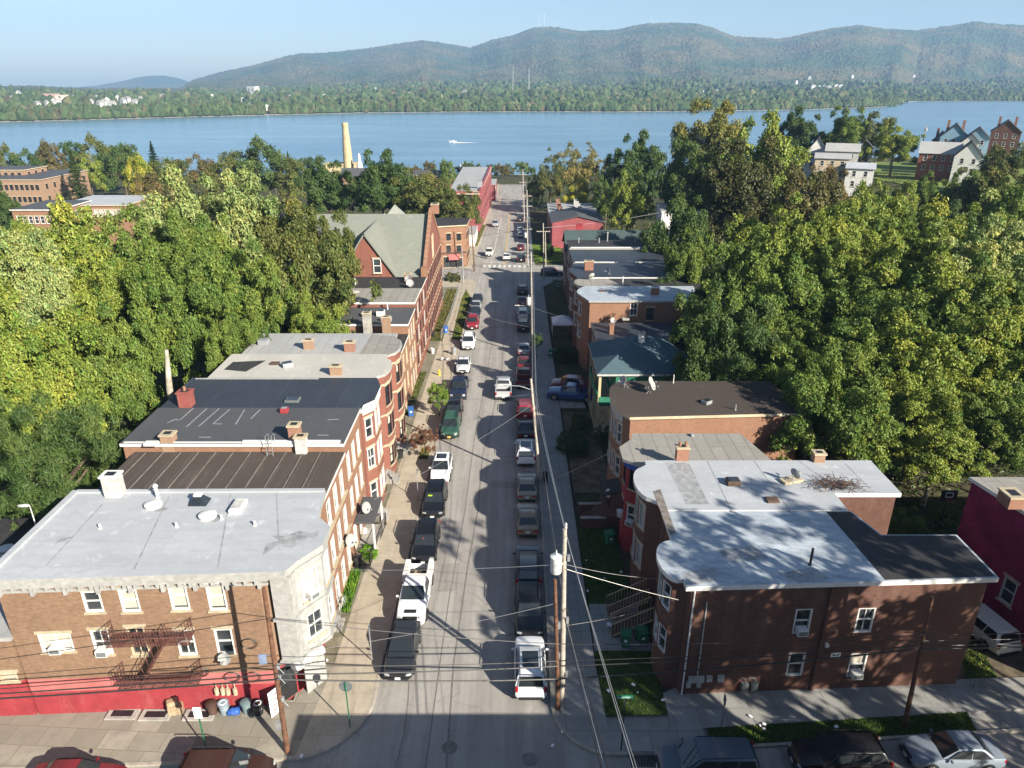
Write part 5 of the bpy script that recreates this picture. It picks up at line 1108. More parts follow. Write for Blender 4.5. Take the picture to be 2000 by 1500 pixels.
# beyond the crossing
fx = lambda px, py, kind, away, col, label, cat='car', g='cars beyond the second crossing', ex=(): vehicle(kind, G(px, py).x, G(px, py).y+KIND[kind]['L']/2, away, col, label, cat, g, ex)
fx(1018, 514, 'suv', True, BK, 'black suv beyond the crosswalk at the right kerb'); fx(1017, 491, 'sedan', True, DR, 'dark red car second in line beyond the crosswalk', ex=())
fx(1017, 466, 'sedan', True, SV, 'silver sedan behind another in the shade beyond the crosswalk'); fx(1016, 456, 'sedan', True, (.3, .35, .42), 'pale blue sedan in the shade far beyond the crosswalk'); fx(1016, 434, 'suv', True, BK, 'black car farthest along the right kerb')
fx(989, 510, 'sedan', True, WH, 'white sedan driving on the centre line just past the crosswalk'); fx(955, 502, 'hatch', False, (.6, .58, .5), 'beige car in the far left parking lane by the corner shop'); fx(967, 444, 'suv', False, SV, 'silver car in the far left parking lane beside the red warehouse')
vehicle('suv', G(1079, 541).x, G(1079, 541).y+1.2, True, NV, 'dark blue suv standing across the side street by the right hand row', 'car', 'cars on side streets', rz=R(-90))
# near cross street
cy = CA(-20)-1.15
def low(px, kind, col, label, dirx, Y):
    p = AY(px, 1470, Y); return vehicle(kind, p.x, Y, True, col, label, 'car', 'cars parked along the near cross street', rz=R(-90*dirx))
low(1385, 'minivan', (.06, .085, .11), 'blue grey minivan parked below the dark brick corner house', -1, cr(8)-1.15)
low(1640, 'suv', BK, 'black suv with bright roof rails between the blue grey minivan and silver sedan', -1, cr(14)-1.15)
low(1858, 'sedan', (.17, .2, .24), 'silver blue sedan at the bottom right of the picture', -1, cr(19)-1.15)
low(130, 'sedan', (.13, .012, .02), 'wine red sedan at the bottom left of the picture', 1, CA(-21)-1.3)
low(430, 'suv', (.03, .012, .01), 'brown red suv with pale roof by the base of the left utility pole', 1, CA(-14)-1.25)
v = vehicle('minivan', 30.35, 37.0, False, (.6, .58, .52), 'cream white minivan parked between the dark brick house and crimson wall', 'car', 'cars in driveways', rz=R(12), z=gz(29, 38)+0.02)
vehicle('pickup', 8.9-1.9, 76.8, True, (.02, .06, .2), 'deep blue pickup truck in the driveway of the green house', 'pickup truck', 'cars in driveways', rz=R(78), z=st(76.8)+0.12)
vehicle('hatch', 6.9, 80.2, True, (.16, .02, .03), 'dark red car beside the blue pickup in the driveway', 'car', 'cars in driveways', rz=R(82), z=st(80.2)+0.1)
vehicle('suv', G(1985, 945).x, G(1985, 945).y+6, True, (.6, .62, .63), 'white car half hidden under the trees behind the crimson building', 'car', 'cars in driveways', rz=R(70))
for o, kind, ex in extras:
    K = KIND[kind]; W = K['W']/2; zr = K['H']
    for e in ex:
        g = MB()
        if e == 'sunroof': g.box((0, (K['r1']+K['f1'])/2+0.12, zr-0.01), (W*1.0, (K['f1']-K['r1'])*0.55, 0.02)); g.build('sunroof', M['carglass'], o)
        if e == 'sticker': p = MB(); p.lathe((0, 0, 0), [(0.12, 0), (0.12, 0.012)], 16); q = p.build('windshield_sticker', M['red'], o); q.location = (0.1, 0.75, K['zb']+0.3); q.rotation_euler = (R(-50), 0, 0)
        if e == 'vest': g.box((0.3, 0.62, K['zb']+0.42), (0.34, 0.34, 0.03)); q = g.build('hanging_vest', M['any'], o); q.color = (.45, .75, .02, 1)
        if e == 'orange': g.box((0, K['L']/2+0.045, 0.42), (0.34, 0.02, 0.17)); g.build('front_plate', M['yplate'], o)
        if e == 'bumper': g.box((0, K['L']/2-0.06, 0.5), (W*1.5, 0.2, 0.2)); g.build('front_bumper', M['steel'], o, bevel=0.05)
        if e == 'utility':
            b0, b1 = K['bed']
            for sx in (1, -1): g.box((sx*(W-0.16), (b0+b1)/2, 1.22), (0.36, b1-b0, 0.62))
            g.box((0, b1-0.1, 1.3), (W*1.4, 0.12, 0.6)); g.build('utility_box', M['white'], o, bevel=0.02)
            g = MB(); g.box((0.2, -1.3, 0.9), (0.7, 0.5, 0.25), 0, 0.3); g.box((0.1, -1.9, 0.85), (0.5, 0.8, 0.18), 0, -0.2); g.build('tool_load', M['lumber'], o)
            g = MB(); g.box((0, 2.45, 1.12), (0.75, 0.3, 0.05)); g.build('hood_scoop', M['black'], o)
# ---------- poles, lamps, wires ----------
GP = 'utility poles along the street'
def pole(px, py, tpx, tpy, label, mat='palewood', r=0.15, arms=(), lamp=None, tank=None, extra=None, cat='utility pole', name='utility_pole', Y=None):
    b = G(px, py) if Y is None else AY(px, py, Y); t = AY(tpx, tpy, b.y); H = t.z-b.z
    root = empty(name, (b.x, b.y, b.z), label, cat, GP)
    mb = MB(); lean = t.x-b.x; mb.tube([(lean*k/6, 0, H*k/6-0.1*(k == 0)) for k in range(7)], [r*(1-0.35*k/6) for k in range(7)], 12); mb.build('shaft', M[mat], root, smooth=50)
    at = lambda f: Vector((lean*f, 0, H*f))
    for f, hw in arms:
        p = at(f); mb = MB(); mb.box((p.x, p.y-0.12, p.z), (hw*2, 0.1, 0.12)); 
        for s in (-.9, -.45, .45, .9): mb.cyl((p.x+s*hw, -0.12, p.z+0.06), 0.04, 0.16, 8)
        mb.build('crossarm', M[mat], root)
    if tank:
        f, s = tank; p = at(f); mb = MB(); mb.lathe((p.x+s*0.42, -0.1, p.z-0.5), [(0.27, 0), (0.29, 0.03), (0.29, 0.9), (0.31, 0.92), (0.31, 0.98), (0.1, 1.06)], 18); mb.cyl((p.x+s*0.42, -0.1, p.z+0.5), 0.05, 0.35, 8, 0, 0.03); mb.box((p.x+s*0.16, -0.05, p.z), (0.2, 0.1, 0.12)); mb.build('transformer', M['transformer'], root, smooth=40)
    if lamp:
        f, ln, rise = lamp; p = at(f); mb = MB(); mb.tube([(p.x, 0, p.z), (p.x+ln*0.4, 0, p.z+rise*0.8), (p.x+ln, 0, p.z+rise)], 0.035, 7); mb.build('lamp_arm', M['steel'], root)
        mb = MB(); s = 1 if ln > 0 else -1; mb.lathe((0, 0, 0), [(0.02, -.42), (.11, -.3), (.16, 0), (.11, .28), (.02, .36)], 12); o = mb.build('lamp_head', M['offwhite'], root, smooth=60); o.location = (p.x+ln+s*0.25, 0, p.z+rise); o.rotation_euler = (0, R(90), 0); o.scale = (0.6, 1, 1)
    if extra: extra(root, at, H)
    return root, b, t
def hw1(root, at, H):
    for f in (.56, .5, .36): p = at(f); mb = MB(); mb.box((p.x+.17, -.05, p.z), (.12, .16, .28)); mb.tube([(p.x+.1, -.1, p.z+.1), (p.x+.5, -.3, p.z-.2), (p.x+.1, -.15, p.z-.7)], .02, 5); mb.build('cable_bracket', M['steel'], root)
    p = at(.2); mb = MB(); mb.box((p.x-.22, -.1, p.z), (.25, .18, .5)); mb.build('junction_box', M['steel'], root)
    p = at(.63); mb = MB(); mb.box((p.x-.55, -.05, p.z-.3), (.36, .05, .62), 0, .2); mb.tube([(p.x, 0, p.z), (p.x-.5, 0, p.z-.2)], .02, 5); mb.build('solar_panel', M['solar'], root)
def hw2(root, at, H):
    for f, s in ((.86, 1), (.53, 1), (.5, -1), (.33, -1), (.22, 1)): p = at(f); mb = MB(); mb.box((p.x+.22*s, -.08, p.z), (.14, .16, .34)); mb.build('cable_bracket', M['steel'], root)
    for f in (.64, .52, .3): p = at(f); mb = MB(); mb.tube([(p.x-.1, -.1, p.z+.2), (p.x-.55, -.2, p.z-.1), (p.x-.45, -.2, p.z-.8), (p.x-.1, -.12, p.z-.7)], .018, 5); mb.build('cable_loop', M['wire'], root)
    p = at(.985); mb = MB(); mb.lathe((p.x+.05, 0, p.z+.15), [(.05, 0), (.08, .1), (.05, .2), (.08, .28), (.03, .4)], 10); mb.build('insulator', M['offwhite'], root)
pL = pole(562, 1472, 515, 1148, 'leaning brown wooden utility pole before the red painted wall', 'wood', 0.15, extra=hw1)
pR = pole(1097, 1385, 1103, 1033, 'tall pale utility pole with grey transformer at the near right corner', 'palewood', 0.17, tank=(.83, -1), extra=hw2)
pS = pole(1090, 1388, 1084, 1132, 'short old brown pole stub strapped against the tall pale utility pole', 'wood', 0.14)
p3 = pole(1765, 1422, 1821, 1165, 'thin brown utility pole before the dark brick corner house', 'wood', 0.13)
p4 = pole(1055, 945, 1037, 740, 'pole with long streetlight arm beside the white and red suvs', 'palewood', 0.15, lamp=(.9, -2.6, .45))
p5 = pole(1040, 697, 1037, 493, 'pole with white tank and streetlight beside the row of far parked cars', 'palewood', 0.15, tank=(.55, -1), lamp=(.5, -1.7, .1), arms=())
p6 = pole(1031, 520, 1029, 372, 'pale pole with several crossarms just beyond the far crossing', 'palewood', 0.16, arms=((.93, 1.0), (.8, 1.1), (.5, 1.0)), tank=(.42, -1))
p7 = pole(1024, 430, 1021, 331, 'far pale utility pole with crossarms beside the river road trees', 'palewood', 0.18, arms=((.9, 1.2), (.75, 1.2)))
p8 = pole(1062, 547, 1061, 436, 'utility pole with a wide braced crossarm at the far crossing', 'palewood', 0.14, arms=((.86, 1.3),))
pole(1066, 522, 1065, 454, 'plain pale pole behind the one with the braced crossarm', 'palewood', 0.13)
p9 = pole(927, 530, 920, 431, 'dark slim pole at the kerb before the pink awning corner shop', 'wood', 0.14)
pole(905, 553, 902, 482, 'pale steel pole at the left corner of the far crossing', 'steel', 0.12)
pole(969, 393, 967, 360, 'far lamp pole with arm along the left kerb of the river road', 'palewood', 0.16, lamp=(.97, -4, .2)); pole(976, 399, 976, 366, 'far yellowish pole right of the arm lamp on the river road', 'lumber', 0.16)
pole(1798, 312, 1808, 243, 'leaning pale pole with a tank on the hilltop lawn at the right', 'palewood', 0.2, tank=(.85, 1), Y=262)
pole(1707, 330, 1709, 290, 'short pole near the white houses on the hill', 'palewood', 0.16, Y=235); pole(1738, 326, 1740, 290, 'short pole left of the hilltop lawn trees', 'palewood', 0.16, Y=235)
pole(72, 1032, 58, 988, 'small white floodlight on a thin mast beside the left corner roof', 'white', 0.04, lamp=(.98, -.1, .05), cat='floodlight', name='floodlight', Y=37.5)
# yard poles on the right
GW = 'overhead wires'
def wire(pts, label, r=0.016, mat='wire', sag=0.4):
    mb = MB()
    for (a, b) in zip(pts[:-1], pts[1:]):
        a, b = Vector(a), Vector(b); n = 14
        mb.tube([a.lerp(b, k/n)-Vector((0, 0, sag*4*(k/n)*(1-k/n)*min(1, (b-a).length/25))) for k in range(n+1)], r, 5, 0, False)
    return tag(mb.build('overhead_wire', M[mat]), label, 'overhead wire', GW)
YL, YR, Y3 = pL[1].y-0.2, pR[1].y-0.2, p3[1].y-0.2
for (a, b, c, e, r, m, s, lab) in (
 ((0, 1357), (541, 1327), (1092, 1326), (1788, 1268), .045, 'wire', .25, 'thickest dark cable, lowest of those spanning the picture between the near poles'),
 ((0, 1349), (538, 1317), (1092, 1301), (1790, 1262), .036, 'wire', .2, 'dark cable just above the thickest one between the near poles'),
 ((0, 1338), (535, 1300), (1092, 1291), (1792, 1252), .022, 'wire', .25, 'thin dark cable above the two thick ones, crossing the red wall'),
 ((0, 1278), (524, 1208), (1094, 1258), (1797, 1240), .02, 'wire', .3, 'thin wire crossing the brown brick wall above the fire escape')):
    A, B, C_, D = AY(*a, YL-.6), AY(*b, YL), AY(*c, YR), AY(*e, Y3)
    wire([A+(A-B).normalized()*18, B, C_, D, D+Vector((24, .8, .6))], lab, r, m, s)
for (a, b, lab, m, r, s) in (
 ((AY(1085, 1103, YR)), Vector((-11.3, 35.4, 5.0)), 'pale service wire from the transformer pole to the white bay of the left corner building', 'bright', .014, .3),
 ((AY(1080, 1180, YR)), Vector((-11.6, 31.2, 2.6)), 'pale lower service wire from the transformer pole over the dark grey hatchback', 'bright', .014, .4),
 ((AY(1107, 1103, YR)), Vector((8.6, 34.5, 5.0)), 'bright sagging service wire from the transformer pole to the round bay', 'bright', .014, .45),
 ((AY(1107, 1112, YR)), Vector((9.2, 31.9, 5.6)), 'thin upper service wire from the transformer pole to the white downpipe', 'bright', .013, .2),
 ((AY(1104, 1222, YR)), Vector((8.6, 36, 1.5)), 'low pale service wire from the transformer pole towards the green bins', 'bright', .013, .3),
 (AY(1058, 945, p4[1].y), Vector((9.7, 52.8, 4.5)), 'service wire from the streetlight pole to the round bow front house', 'bright', .012, .4),
 (AY(1038, 600, p5[1].y), Vector((9.6, 88, 3.5)), 'service wire from the pole with the white tank to a brick house', 'bright', .013, .5),
 (AY(1040, 770, p4[1].y), Vector((-11.6, 66, 2.6)), 'pale service wire from the streetlight pole across to the bow fronts', 'bright', .012, .5),
 (AY(1040, 790, p4[1].y), Vector((-11.6, 48, 1.5)), 'service wire from the streetlight pole to the iron fenced porch', 'bright', .011, .5),
 (AY(1041, 640, p5[1].y), Vector((-11.6, 100, 3)), 'service wire from the pole with the white tank across to the brick school', 'bright', .012, .5),
 (AY(1061, 445, p8[1].y), Vector((33, 161, 5.4)), 'wire from the braced crossarm pole to the white sided house among the trees', 'bright', .03, .4),
 (AY(1061, 440, p8[1].y), Vector((-16.3, 150.5, 1.5)), 'wire from the braced crossarm pole across the road to the corner shop', 'wire', .025, .5),
 (AY(920, 434, p9[1].y), AY(1030, 462, p6[1].y), 'wire strung over the far crossing between dark and pale poles', 'wire', .022, .3)):
    wire([a, b], lab, r, m, s)
for k, (fa, fb, fc, dx, r, m) in enumerate(((.97, .97, .97, .1, .014, 'bright'), (.9, .9, .9, .32, .012, 'bright'), (.6, .72, .7, .18, .03, 'wire'), (.55, .66, .62, .05, .024, 'wire'), (.5, .6, .56, .26, .012, 'bright'))):
    P = lambda p, f: p[1].lerp(p[2], f)+Vector((dx, -.2, 0))
    lab = ('topmost wire running along the right hand poles', 'second wire from the top along the right hand poles', 'thick telephone cable along the right hand poles', 'second thick cable just under the telephone cable along the right hand poles', 'lowest thin wire along the right hand poles')[k]
    wire([Vector((5.5+dx*2, 4, 10.5*fa+.5)), P(pR, fa), P(p4, fb), P(p5, fc), P(p6, .9 if k < 2 else .65), P(p7, .9 if k < 2 else .6)], lab, r, m, .5)
# ---------- signs ----------
def signpost(px, py, tpx, tpy, kind, label, postmat='greenpost', Y=None):
    b = G(px, py, 0.13); t = AY(tpx, tpy, b.y); H = t.z-b.z; root = empty('street_sign', b, label, 'street sign', 'street signs')
    mb = MB(); mb.box((0, 0, H/2), (0.06, 0.05, H)); mb.build('post', M[postmat], root)
    mb = MB()
    if kind == 'stop':
        mb.lathe((0, 0, 0), [(0.38, -.008), (0.38, .008)], 8); o = mb.build('sign_plate', M['signback'], root); o.location = (0, .04, H-.35); o.rotation_euler = (R(90), R(22.5), 0)
    elif kind == 'name':
        mb.box((0, 0, H+.02), (.86, .03, .22)); o = mb.build('sign_plate', M['sign'], root)
        for txt, x, z, sz in (('S.LANDER', -.06, H-.045, .155), ('ST', .355, H+.03, .085)):
            cu = bpy.data.curves.new('letters', 'FONT'); cu.body = txt; cu.size = sz; cu.align_x = 'CENTER'; cu.extrude = .003
            tmp = bpy.data.objects.new('tmp', cu); COL.objects.link(tmp); bpy.context.view_layer.update(); me = bpy.data.meshes.new_from_object(tmp); bpy.data.objects.remove(tmp)
            me.materials.clear(); me.materials.append(M['signwhite']); q = bpy.data.objects.new('lettering', me); COL.objects.link(q); q.parent = o; q.location = (x, -.02, z); q.rotation_euler = (R(90), 0, 0)
    elif kind == 'panel': mb.box((0, -.04, H-.4), (.42, .02, .75)); mb.build('sign_plate', M['signwhite'], root)
    elif kind == 'side': mb.box((0, 0, H-.3), (.03, .36, .5)); mb.build('sign_plate', M['signback'], root)
    return root
signpost(684, 1420, 681, 1332, 'stop', 'grey back of an octagonal stop sign on a green post at the left corner')
signpost(1213, 1465, 1217, 1362, 'name', 'green street name sign on a thin post, lettered with a street name', 'black')
signpost(402, 1460, 387, 1380, 'panel', 'white rectangular sign on a green post before the red wall')
signpost(727, 1290, 718, 1219, 'side', 'edge on parking sign on a green post beside the dark grey hatchback', 'steel')
signpost(817, 974, 813, 915, 'side', 'edge on parking sign beside the white hatchback at the left kerb', 'steel')
signpost(1408, 1418, 1410, 1358, 'side', 'edge on white sign at the right hand pavement before the brick house', 'steel')
signpost(878, 700, 876, 662, 'side', 'thin parking sign beside the steel bin on the left pavement', 'steel')
# shop boards at the left corner
def board(px, py, w, h, az, label, Y=None):
    b = G(px, py, .13); root = empty('shop_board', b, label, 'shop sign', None, R(az)); mb = MB(); mb.box((0, 0, h/2), (w, .04, h)); mb.build('panel', M['signwhite'], root)
    mb = MB(); r_ = random.Random(int(px))
    for k in range(7): mb.box((r_.uniform(-.3, .3)*w, -.024, h*(.2+.1*k)), (w*r_.uniform(.2, .5), .006, h*.05), k % 2)
    mb.build('print', [M['red'], M['signback']], root); return root
board(541, 1393, .75, 1.75, 55, 'white shop board with red print leaning by the brown utility pole')
board(608, 1347, .55, 1.8, 60, 'white shop board with red print on the wall under the corner bay')
# ---------- street things ----------
def wheelie(x, y, label, az=0, col=(.01, .14, .06), z=None):
    root = empty('wheelie_bin', (x, y, st(y)+.12 if z is None else z), label, 'wheelie bin', 'wheelie bins', R(az)); mb = MB(); w0, w1, d0, d1 = .24, .3, .26, .34
    mb.grid([[(-a, -b, z_), (a, -b, z_), (a, b, z_), (-a, b, z_)] for a, b, z_ in ((w0, d0, .06), (w0+.02, d0+.03, .4), (w1, d1, .98), (w1+.03, d1+.03, .98), (w1+.03, d1+.03, 1.02))], 0, True); o = mb.build('bin_body', M['any'], root); o.color = (*col, 1)
    mb = MB(); mb.grid([[(x_, -d1-.05, 1.03), (x_, -.1, 1.1), (x_, d1+.04, 1.06)] for x_ in (-w1-.04, w1+.04)]); mb.box((0, 0, 1.03), (.66, .72, .03)); mb.box((0, d1+.09, .98), (.5, .05, .05)); o = mb.build('lid', M['any'], root, bevel=.01, segs=1); o.color = (*[c*.8 for c in col], 1)
    for s in (-1, 1):
        mb = MB(); mb.tube([(s*.24, d0+.06, .11), (s*.3, d0+.06, .11)], .11, 12); mb.build('wheel', M['rubber'], root)
    mb = MB(); mb.box((0, -d0-.075, .62), (.2, .012, .2)); mb.build('emblem', M['signwhite'], root)
    return root
q = lambda a, b: (G(a, b).x, G(a, b).y)
for px, py, az, lab in ((1189, 1064, 20, 'green wheelie bin alone on the shaded lawn by the red painted bay'), (1221, 1263, -10, 'green wheelie bin, left of the two beside the wooden stairs'), (1252, 1258, 8, 'green wheelie bin, right of the two beside the wooden stairs'),
    (1075, 698, 0, 'left one of three green wheelie bins in front of the dark hedge'), (1087, 698, 3, 'middle one of three green wheelie bins in front of the dark hedge'), (1099, 698, -4, 'right one of three green wheelie bins in front of the dark hedge'),
    (1090, 566, 10, 'green wheelie bin by the row houses near the far crossing')): wheelie(*q(px, py), lab, az)
wheelie(*q(803, 814), 'blue wheelie bin by the stoop of the bow front houses', 10, (.02, .09, .3)); wheelie(*q(870, 652), 'small blue bin beside the fenced yard of the brick school', 30, (.02, .1, .35))
def trash(x, y, label, col, r=.29, h=.75, lid=True, z=None):
    root = empty('trash_can', (x, y, st(y)+.13 if z is None else z), label, 'trash can', 'trash cans'); mb = MB()
    mb.lathe((0, 0, 0), [(r*.78, 0), (r*.8, .03), (r*.97, h*.9), (r*1.06, h*.92), (r*1.06, h)], 18); o = mb.build('can_body', M['any'], root, smooth=40); o.color = (*col, 1)
    for s in (-1, 1):
        m3 = MB(); m3.tube([(s*r, -.1, h*.7), (s*(r+.07), 0, h*.72), (s*r, .1, h*.7)], .018, 5); o = m3.build('handle', M['any'], root); o.color = (*col, 1)
    m2 = MB()
    if lid: m2.lathe((0, 0, h), [(r*1.1, 0), (r*1.1, .03), (r*.7, .1), (.05, .13)], 18); o = m2.build('lid', M['any'], root, smooth=40); o.color = (*[c*.7 for c in col], 1)
    else:
        m2.lathe((0, 0, h*.55), [(r*.9, 0), (r*.95, .3), (r*.6, .36), (r*.5, .3), (.03, .26)], 14); m2.build('bag', M['cloth'], root, smooth=60)
for px, py, col, lid, lab in ((417, 1397, (.07, .035, .025), True, 'dark brown trash can, leftmost before the red wall'), (440, 1395, (.2, .25, .29), False, 'grey trash can with a pale bag, before the red wall'), (484, 1393, (.13, .19, .2), True, 'teal grey trash can between blue bags and a black can'), (507, 1396, (.012, .012, .014), False, 'black trash can with a white bag beside the brown pole'),
    (699, 1110, (.015, .015, .017), True, 'black trash can against the side wall of the corner building'), (712, 1052, (.45, .45, .46), False, 'pale grey trash can among weeds below the satellite dish'), (712, 1030, (.02, .015, .015), True, 'dark trash can by the end of the iron fence'),
    (775, 900, (.02, .03, .02), True, 'dark trash can left of two beside the pale stoop'), (783, 896, (.014, .014, .014), True, 'black trash can right of two beside the pale stoop'), (750, 965, (.02, .02, .02), True, 'black trash can standing inside the iron fence'), (846, 660, (.015, .015, .015), True, 'black trash can far down the left pavement'), (845, 692, (.5, .5, .52), False, 'pale trash can against the far brick house')):
    trash(*q(px, py), lab, col, lid=lid)
def bags(px, py, n, col, label, seed, s=.3):
    b = G(px, py, .13); r_ = random.Random(seed); bm = bmesh.new()
    for k in range(n):
        mtx = Matrix.Translation((b.x+r_.gauss(0, s), b.y+r_.gauss(0, s*.6), b.z+s*.6+r_.uniform(0, .2))) @ Matrix.Diagonal((s, s*.85, s*.75, 1)).to_4x4()
        rr = bmesh.ops.create_icosphere(bm, subdivisions=2, radius=1, matrix=mtx)
        for v in rr['verts']: v.co += Vector((r_.gauss(0, .03), r_.gauss(0, .03), r_.gauss(0, .03)))
    me = bpy.data.meshes.new('rubbish_bag'); bm.to_mesh(me); bm.free(); me.polygons.foreach_set('use_smooth', [True]*len(me.polygons)); me.materials.append(M['any'])
    o = bpy.data.objects.new('rubbish_bag', me); COL.objects.link(o); o.color = (*col, 1); return tag(o, label, 'rubbish bag')
bags(463, 1392, 3, (.02, .09, .35), 'bright blue bags heaped between the trash cans at the red wall', 1); bags(863, 703, 2, (.35, .34, .33), 'pale rubbish bag on the bare ground by the far brick facade', 2); bags(1190, 1228, 1, (.7, .7, .72), 'small white bag lying on the shaded path', 3, .18); bags(783, 878, 3, (.2, .1, .1), 'dark and reddish bags heaped on the stoop by the trash cans', 4)
b = G(345, 1392, .13); mb = MB(); mb.box((b.x, b.y, b.z+.3), (.75, .45, .6), 0, .2); mb.box((b.x-.1, b.y, b.z+.78), (.6, .4, .3), 0, .5); tag(mb.build('wooden_crate', M['lumber'], bevel=.03), 'pale wooden crate with a tilted box on it against the red wall', 'crate')
for k, (px, py) in enumerate(((240, 1396), (305, 1398), (390, 1398))):
    b = G(px, py, .13); mb = MB(); mb.box((b.x, b.y, b.z+.05), (1.7, .75, .1)); mb.box((b.x, b.y, b.z+.105), (1.2, .45, .02), 1)
    tag(mb.build('cellar_hatch', [M['concrete'], M['black']], bevel=.01, segs=1), ('left', 'middle', 'right')[k]+' concrete rimmed cellar hatch at the foot of the red wall', 'cellar hatch', 'cellar hatches')
# gas pipes, studs on the red wall
L_, d_, n_ = frame_of(fA, fB)
for px in (426, 438, 448, 462):
    u, z = on_wall(fA, fB, px, 1352); mb = MB(); mb.cyl((fA[0]+d_[0]*u+n_[0]*.15, fA[1]+d_[1]*u+n_[1]*.15, z), .12, .4, 10); mb.tube([(fA[0]+d_[0]*u+n_[0]*.12, fA[1]+d_[1]*u+n_[1]*.12, z+.4), (fA[0]+d_[0]*u+n_[0]*.12, fA[1]+d_[1]*u+n_[1]*.12, z+.8)], .03, 5)
    part(L1, 'gas_meter', mb, M['stone'])
for px, py in ((485, 1255), (492, 1320), (452, 1320), (390, 1310)):
    u, z = on_wall(fA, fB, px, py); mb = MB()
    for k in range(3): mb.tube([(fA[0]+d_[0]*(u+.42*math.cos(a)+.05*k)+n_[0]*.1, fA[1]+d_[1]*(u+.42*math.cos(a)+.05*k)+n_[1]*.1, z+(.3+.03*k)*math.sin(a)) for a in np.linspace(0, 6.28, 16)], .014, 4, 0, False)
    part(L1, 'cable_coil', mb, M['wire'])
# big oval dishes on the facade
satdish(Vector((-11.5, 42.2, 2.2)), -120, 'large white oval satellite dish on the facade above the weeds', 20, .48, .1); satdish(Vector((-11.2, 46.4, 1.9)), -120, 'white satellite dish at the edge of the grey porch roof', 20, .45, .4)
u, z = on_wall(fA, fB, 442, 1272); satdish(Vector((fA[0]+d_[0]*u+n_[0]*.2, fA[1]+d_[1]*u+n_[1]*.2, z-.3)), 180, 'white satellite dish fixed below a lower window of the brown brick wall', 15, .36, .1)
# porch with grey roof, stoops, iron fence on the left pavement
root = empty('porch', (-11.2, 47, -1.4), 'small porch with flat grey roof and white posts on the left pavement', 'porch'); root['_b'] = (-11.2, 47, -1.4)
mb = MB(); mb.prism([(-11.8, 45.3), (-10.3, 45.3), (-10.3, 48.9), (-11.8, 48.9)], 1.55, 1.7); part(root, 'porch_roof', mb, M['r_slate'])
for y in (45.4, 48.8):
    mb = MB(); mb.box((-10.4, y, .1), (.13, .13, 2.9)); part(root, 'post', mb, M['white'])
mb = MB(); mb.box((-11.1, 47.1, -1.1), (1.4, 3.5, .5)); part(root, 'porch_floor', mb, M['concrete'])
def stoop(x, y, w, label, side=1, mat='concrete', n=5):
    root = tag(None, None) if False else None
    mb = MB()
    for k in range(n): mb.box((x+side*(.15+.28*k), y, st(y)+.13+.09*(n-k)), (.3, w, .18*(n-k)))
    return tag(mb.build('stoop', M[mat]), label, 'stoop', 'front stoops')
stoop(-11.7, 50.9, 1.5, 'pale concrete stoop beside the dark trash cans'); stoop(-11.7, 57.1, 1.4, 'pale stoop by the blue wheelie bin at the bow fronts'); stoop(-11.7, 63.0, 1.4, 'worn stoop between the two bow fronts'); stoop(-11.7, 37.3, 1.2, 'low concrete step by the side door of the corner building', n=2)
def fence(pts, hgt, gap, label, mat='blackiron', cat='fence', name='iron_fence', grp=None):
    base = (*pts[0], st(pts[0][1])); root = empty(name, base, label, cat, grp); root['_b'] = base
    mb = MB(); pm = MB()
    for (x0, y0), (x1, y1) in zip(pts[:-1], pts[1:]):
        L = math.hypot(x1-x0, y1-y0)
        for z in (.15, hgt-.06): mb.tube([(x0, y0, st(y0)+.13+z), (x1, y1, st(y1)+.13+z)], .022, 5)
        for k in range(int(L/gap)+1):
            t = k*gap/L; x, y = x0+(x1-x0)*t, y0+(y1-y0)*t; mb.tube([(x, y, st(y)+.13), (x, y, st(y)+.13+hgt)], .011, 4)
        for x, y in ((x0, y0), (x1, y1)): pm.box((x, y, st(y)+.13+hgt/2+.05), (.06, .06, hgt+.1))
    part(root, 'railing', mb, M[mat]); part(root, 'post', pm, M[mat]); return root
fence([(-11.8, 43.9), (-10.55, 43.9), (-10.3, 49.6), (-11.7, 49.6)], 1.1, .13, 'black iron fence round the porch on the left pavement')
fence([(-10.4, 100), (-10.0, 112), (-9.9, 131)], 1.2, .35, 'pale metal fence along the weedy yard of the brick school', 'steel', 'fence', 'yard_fence')
fence([(5.3, 52), (5.35, 60), (5.5, 72)], 1.0, .2, 'black iron fence along the shaded front yards', 'blackiron')
fence([(5.75, 84), (5.9, 104)], 1.1, .2, 'dark fence in front of the yards with the white canopy', 'blackiron')
# wooden stairs beside the dark corner house
root = empty('wooden_stairs', (7.5, 37, -1.1), 'dark wooden stairs with handrails up to the dark corner house', 'stairs'); root['_b'] = (7.5, 37, -1.1)
for y0 in (36.3, 38.1):
    mb = MB()
    for k in range(8): mb.box((6.6+.3*k, y0+.5, st(37)+.2+.17*k), (.32, 1.0, .05)); mb.box((6.48+.3*k, y0+.5, st(37)+.12+.17*k), (.03, 1.0, .16))
    part(root, 'tread', mb, M['darkwood'])
    for yy in (y0, y0+1.0):
        mb = MB(); mb.tube([(6.4, yy, st(37)+1.1), (9.0, yy, st(37)+2.5)], .045, 6); mb.tube([(6.4, yy, st(37)+.15), (9.0, yy, st(37)+1.5)], .06, 6)
        for k in range(14): mb.tube([(6.4+.2*k, yy, st(37)+.15+.104*k), (6.4+.2*k, yy, st(37)+1.1+.108*k)], .02, 4)
        part(root, 'handrail', mb, M['lumber'])
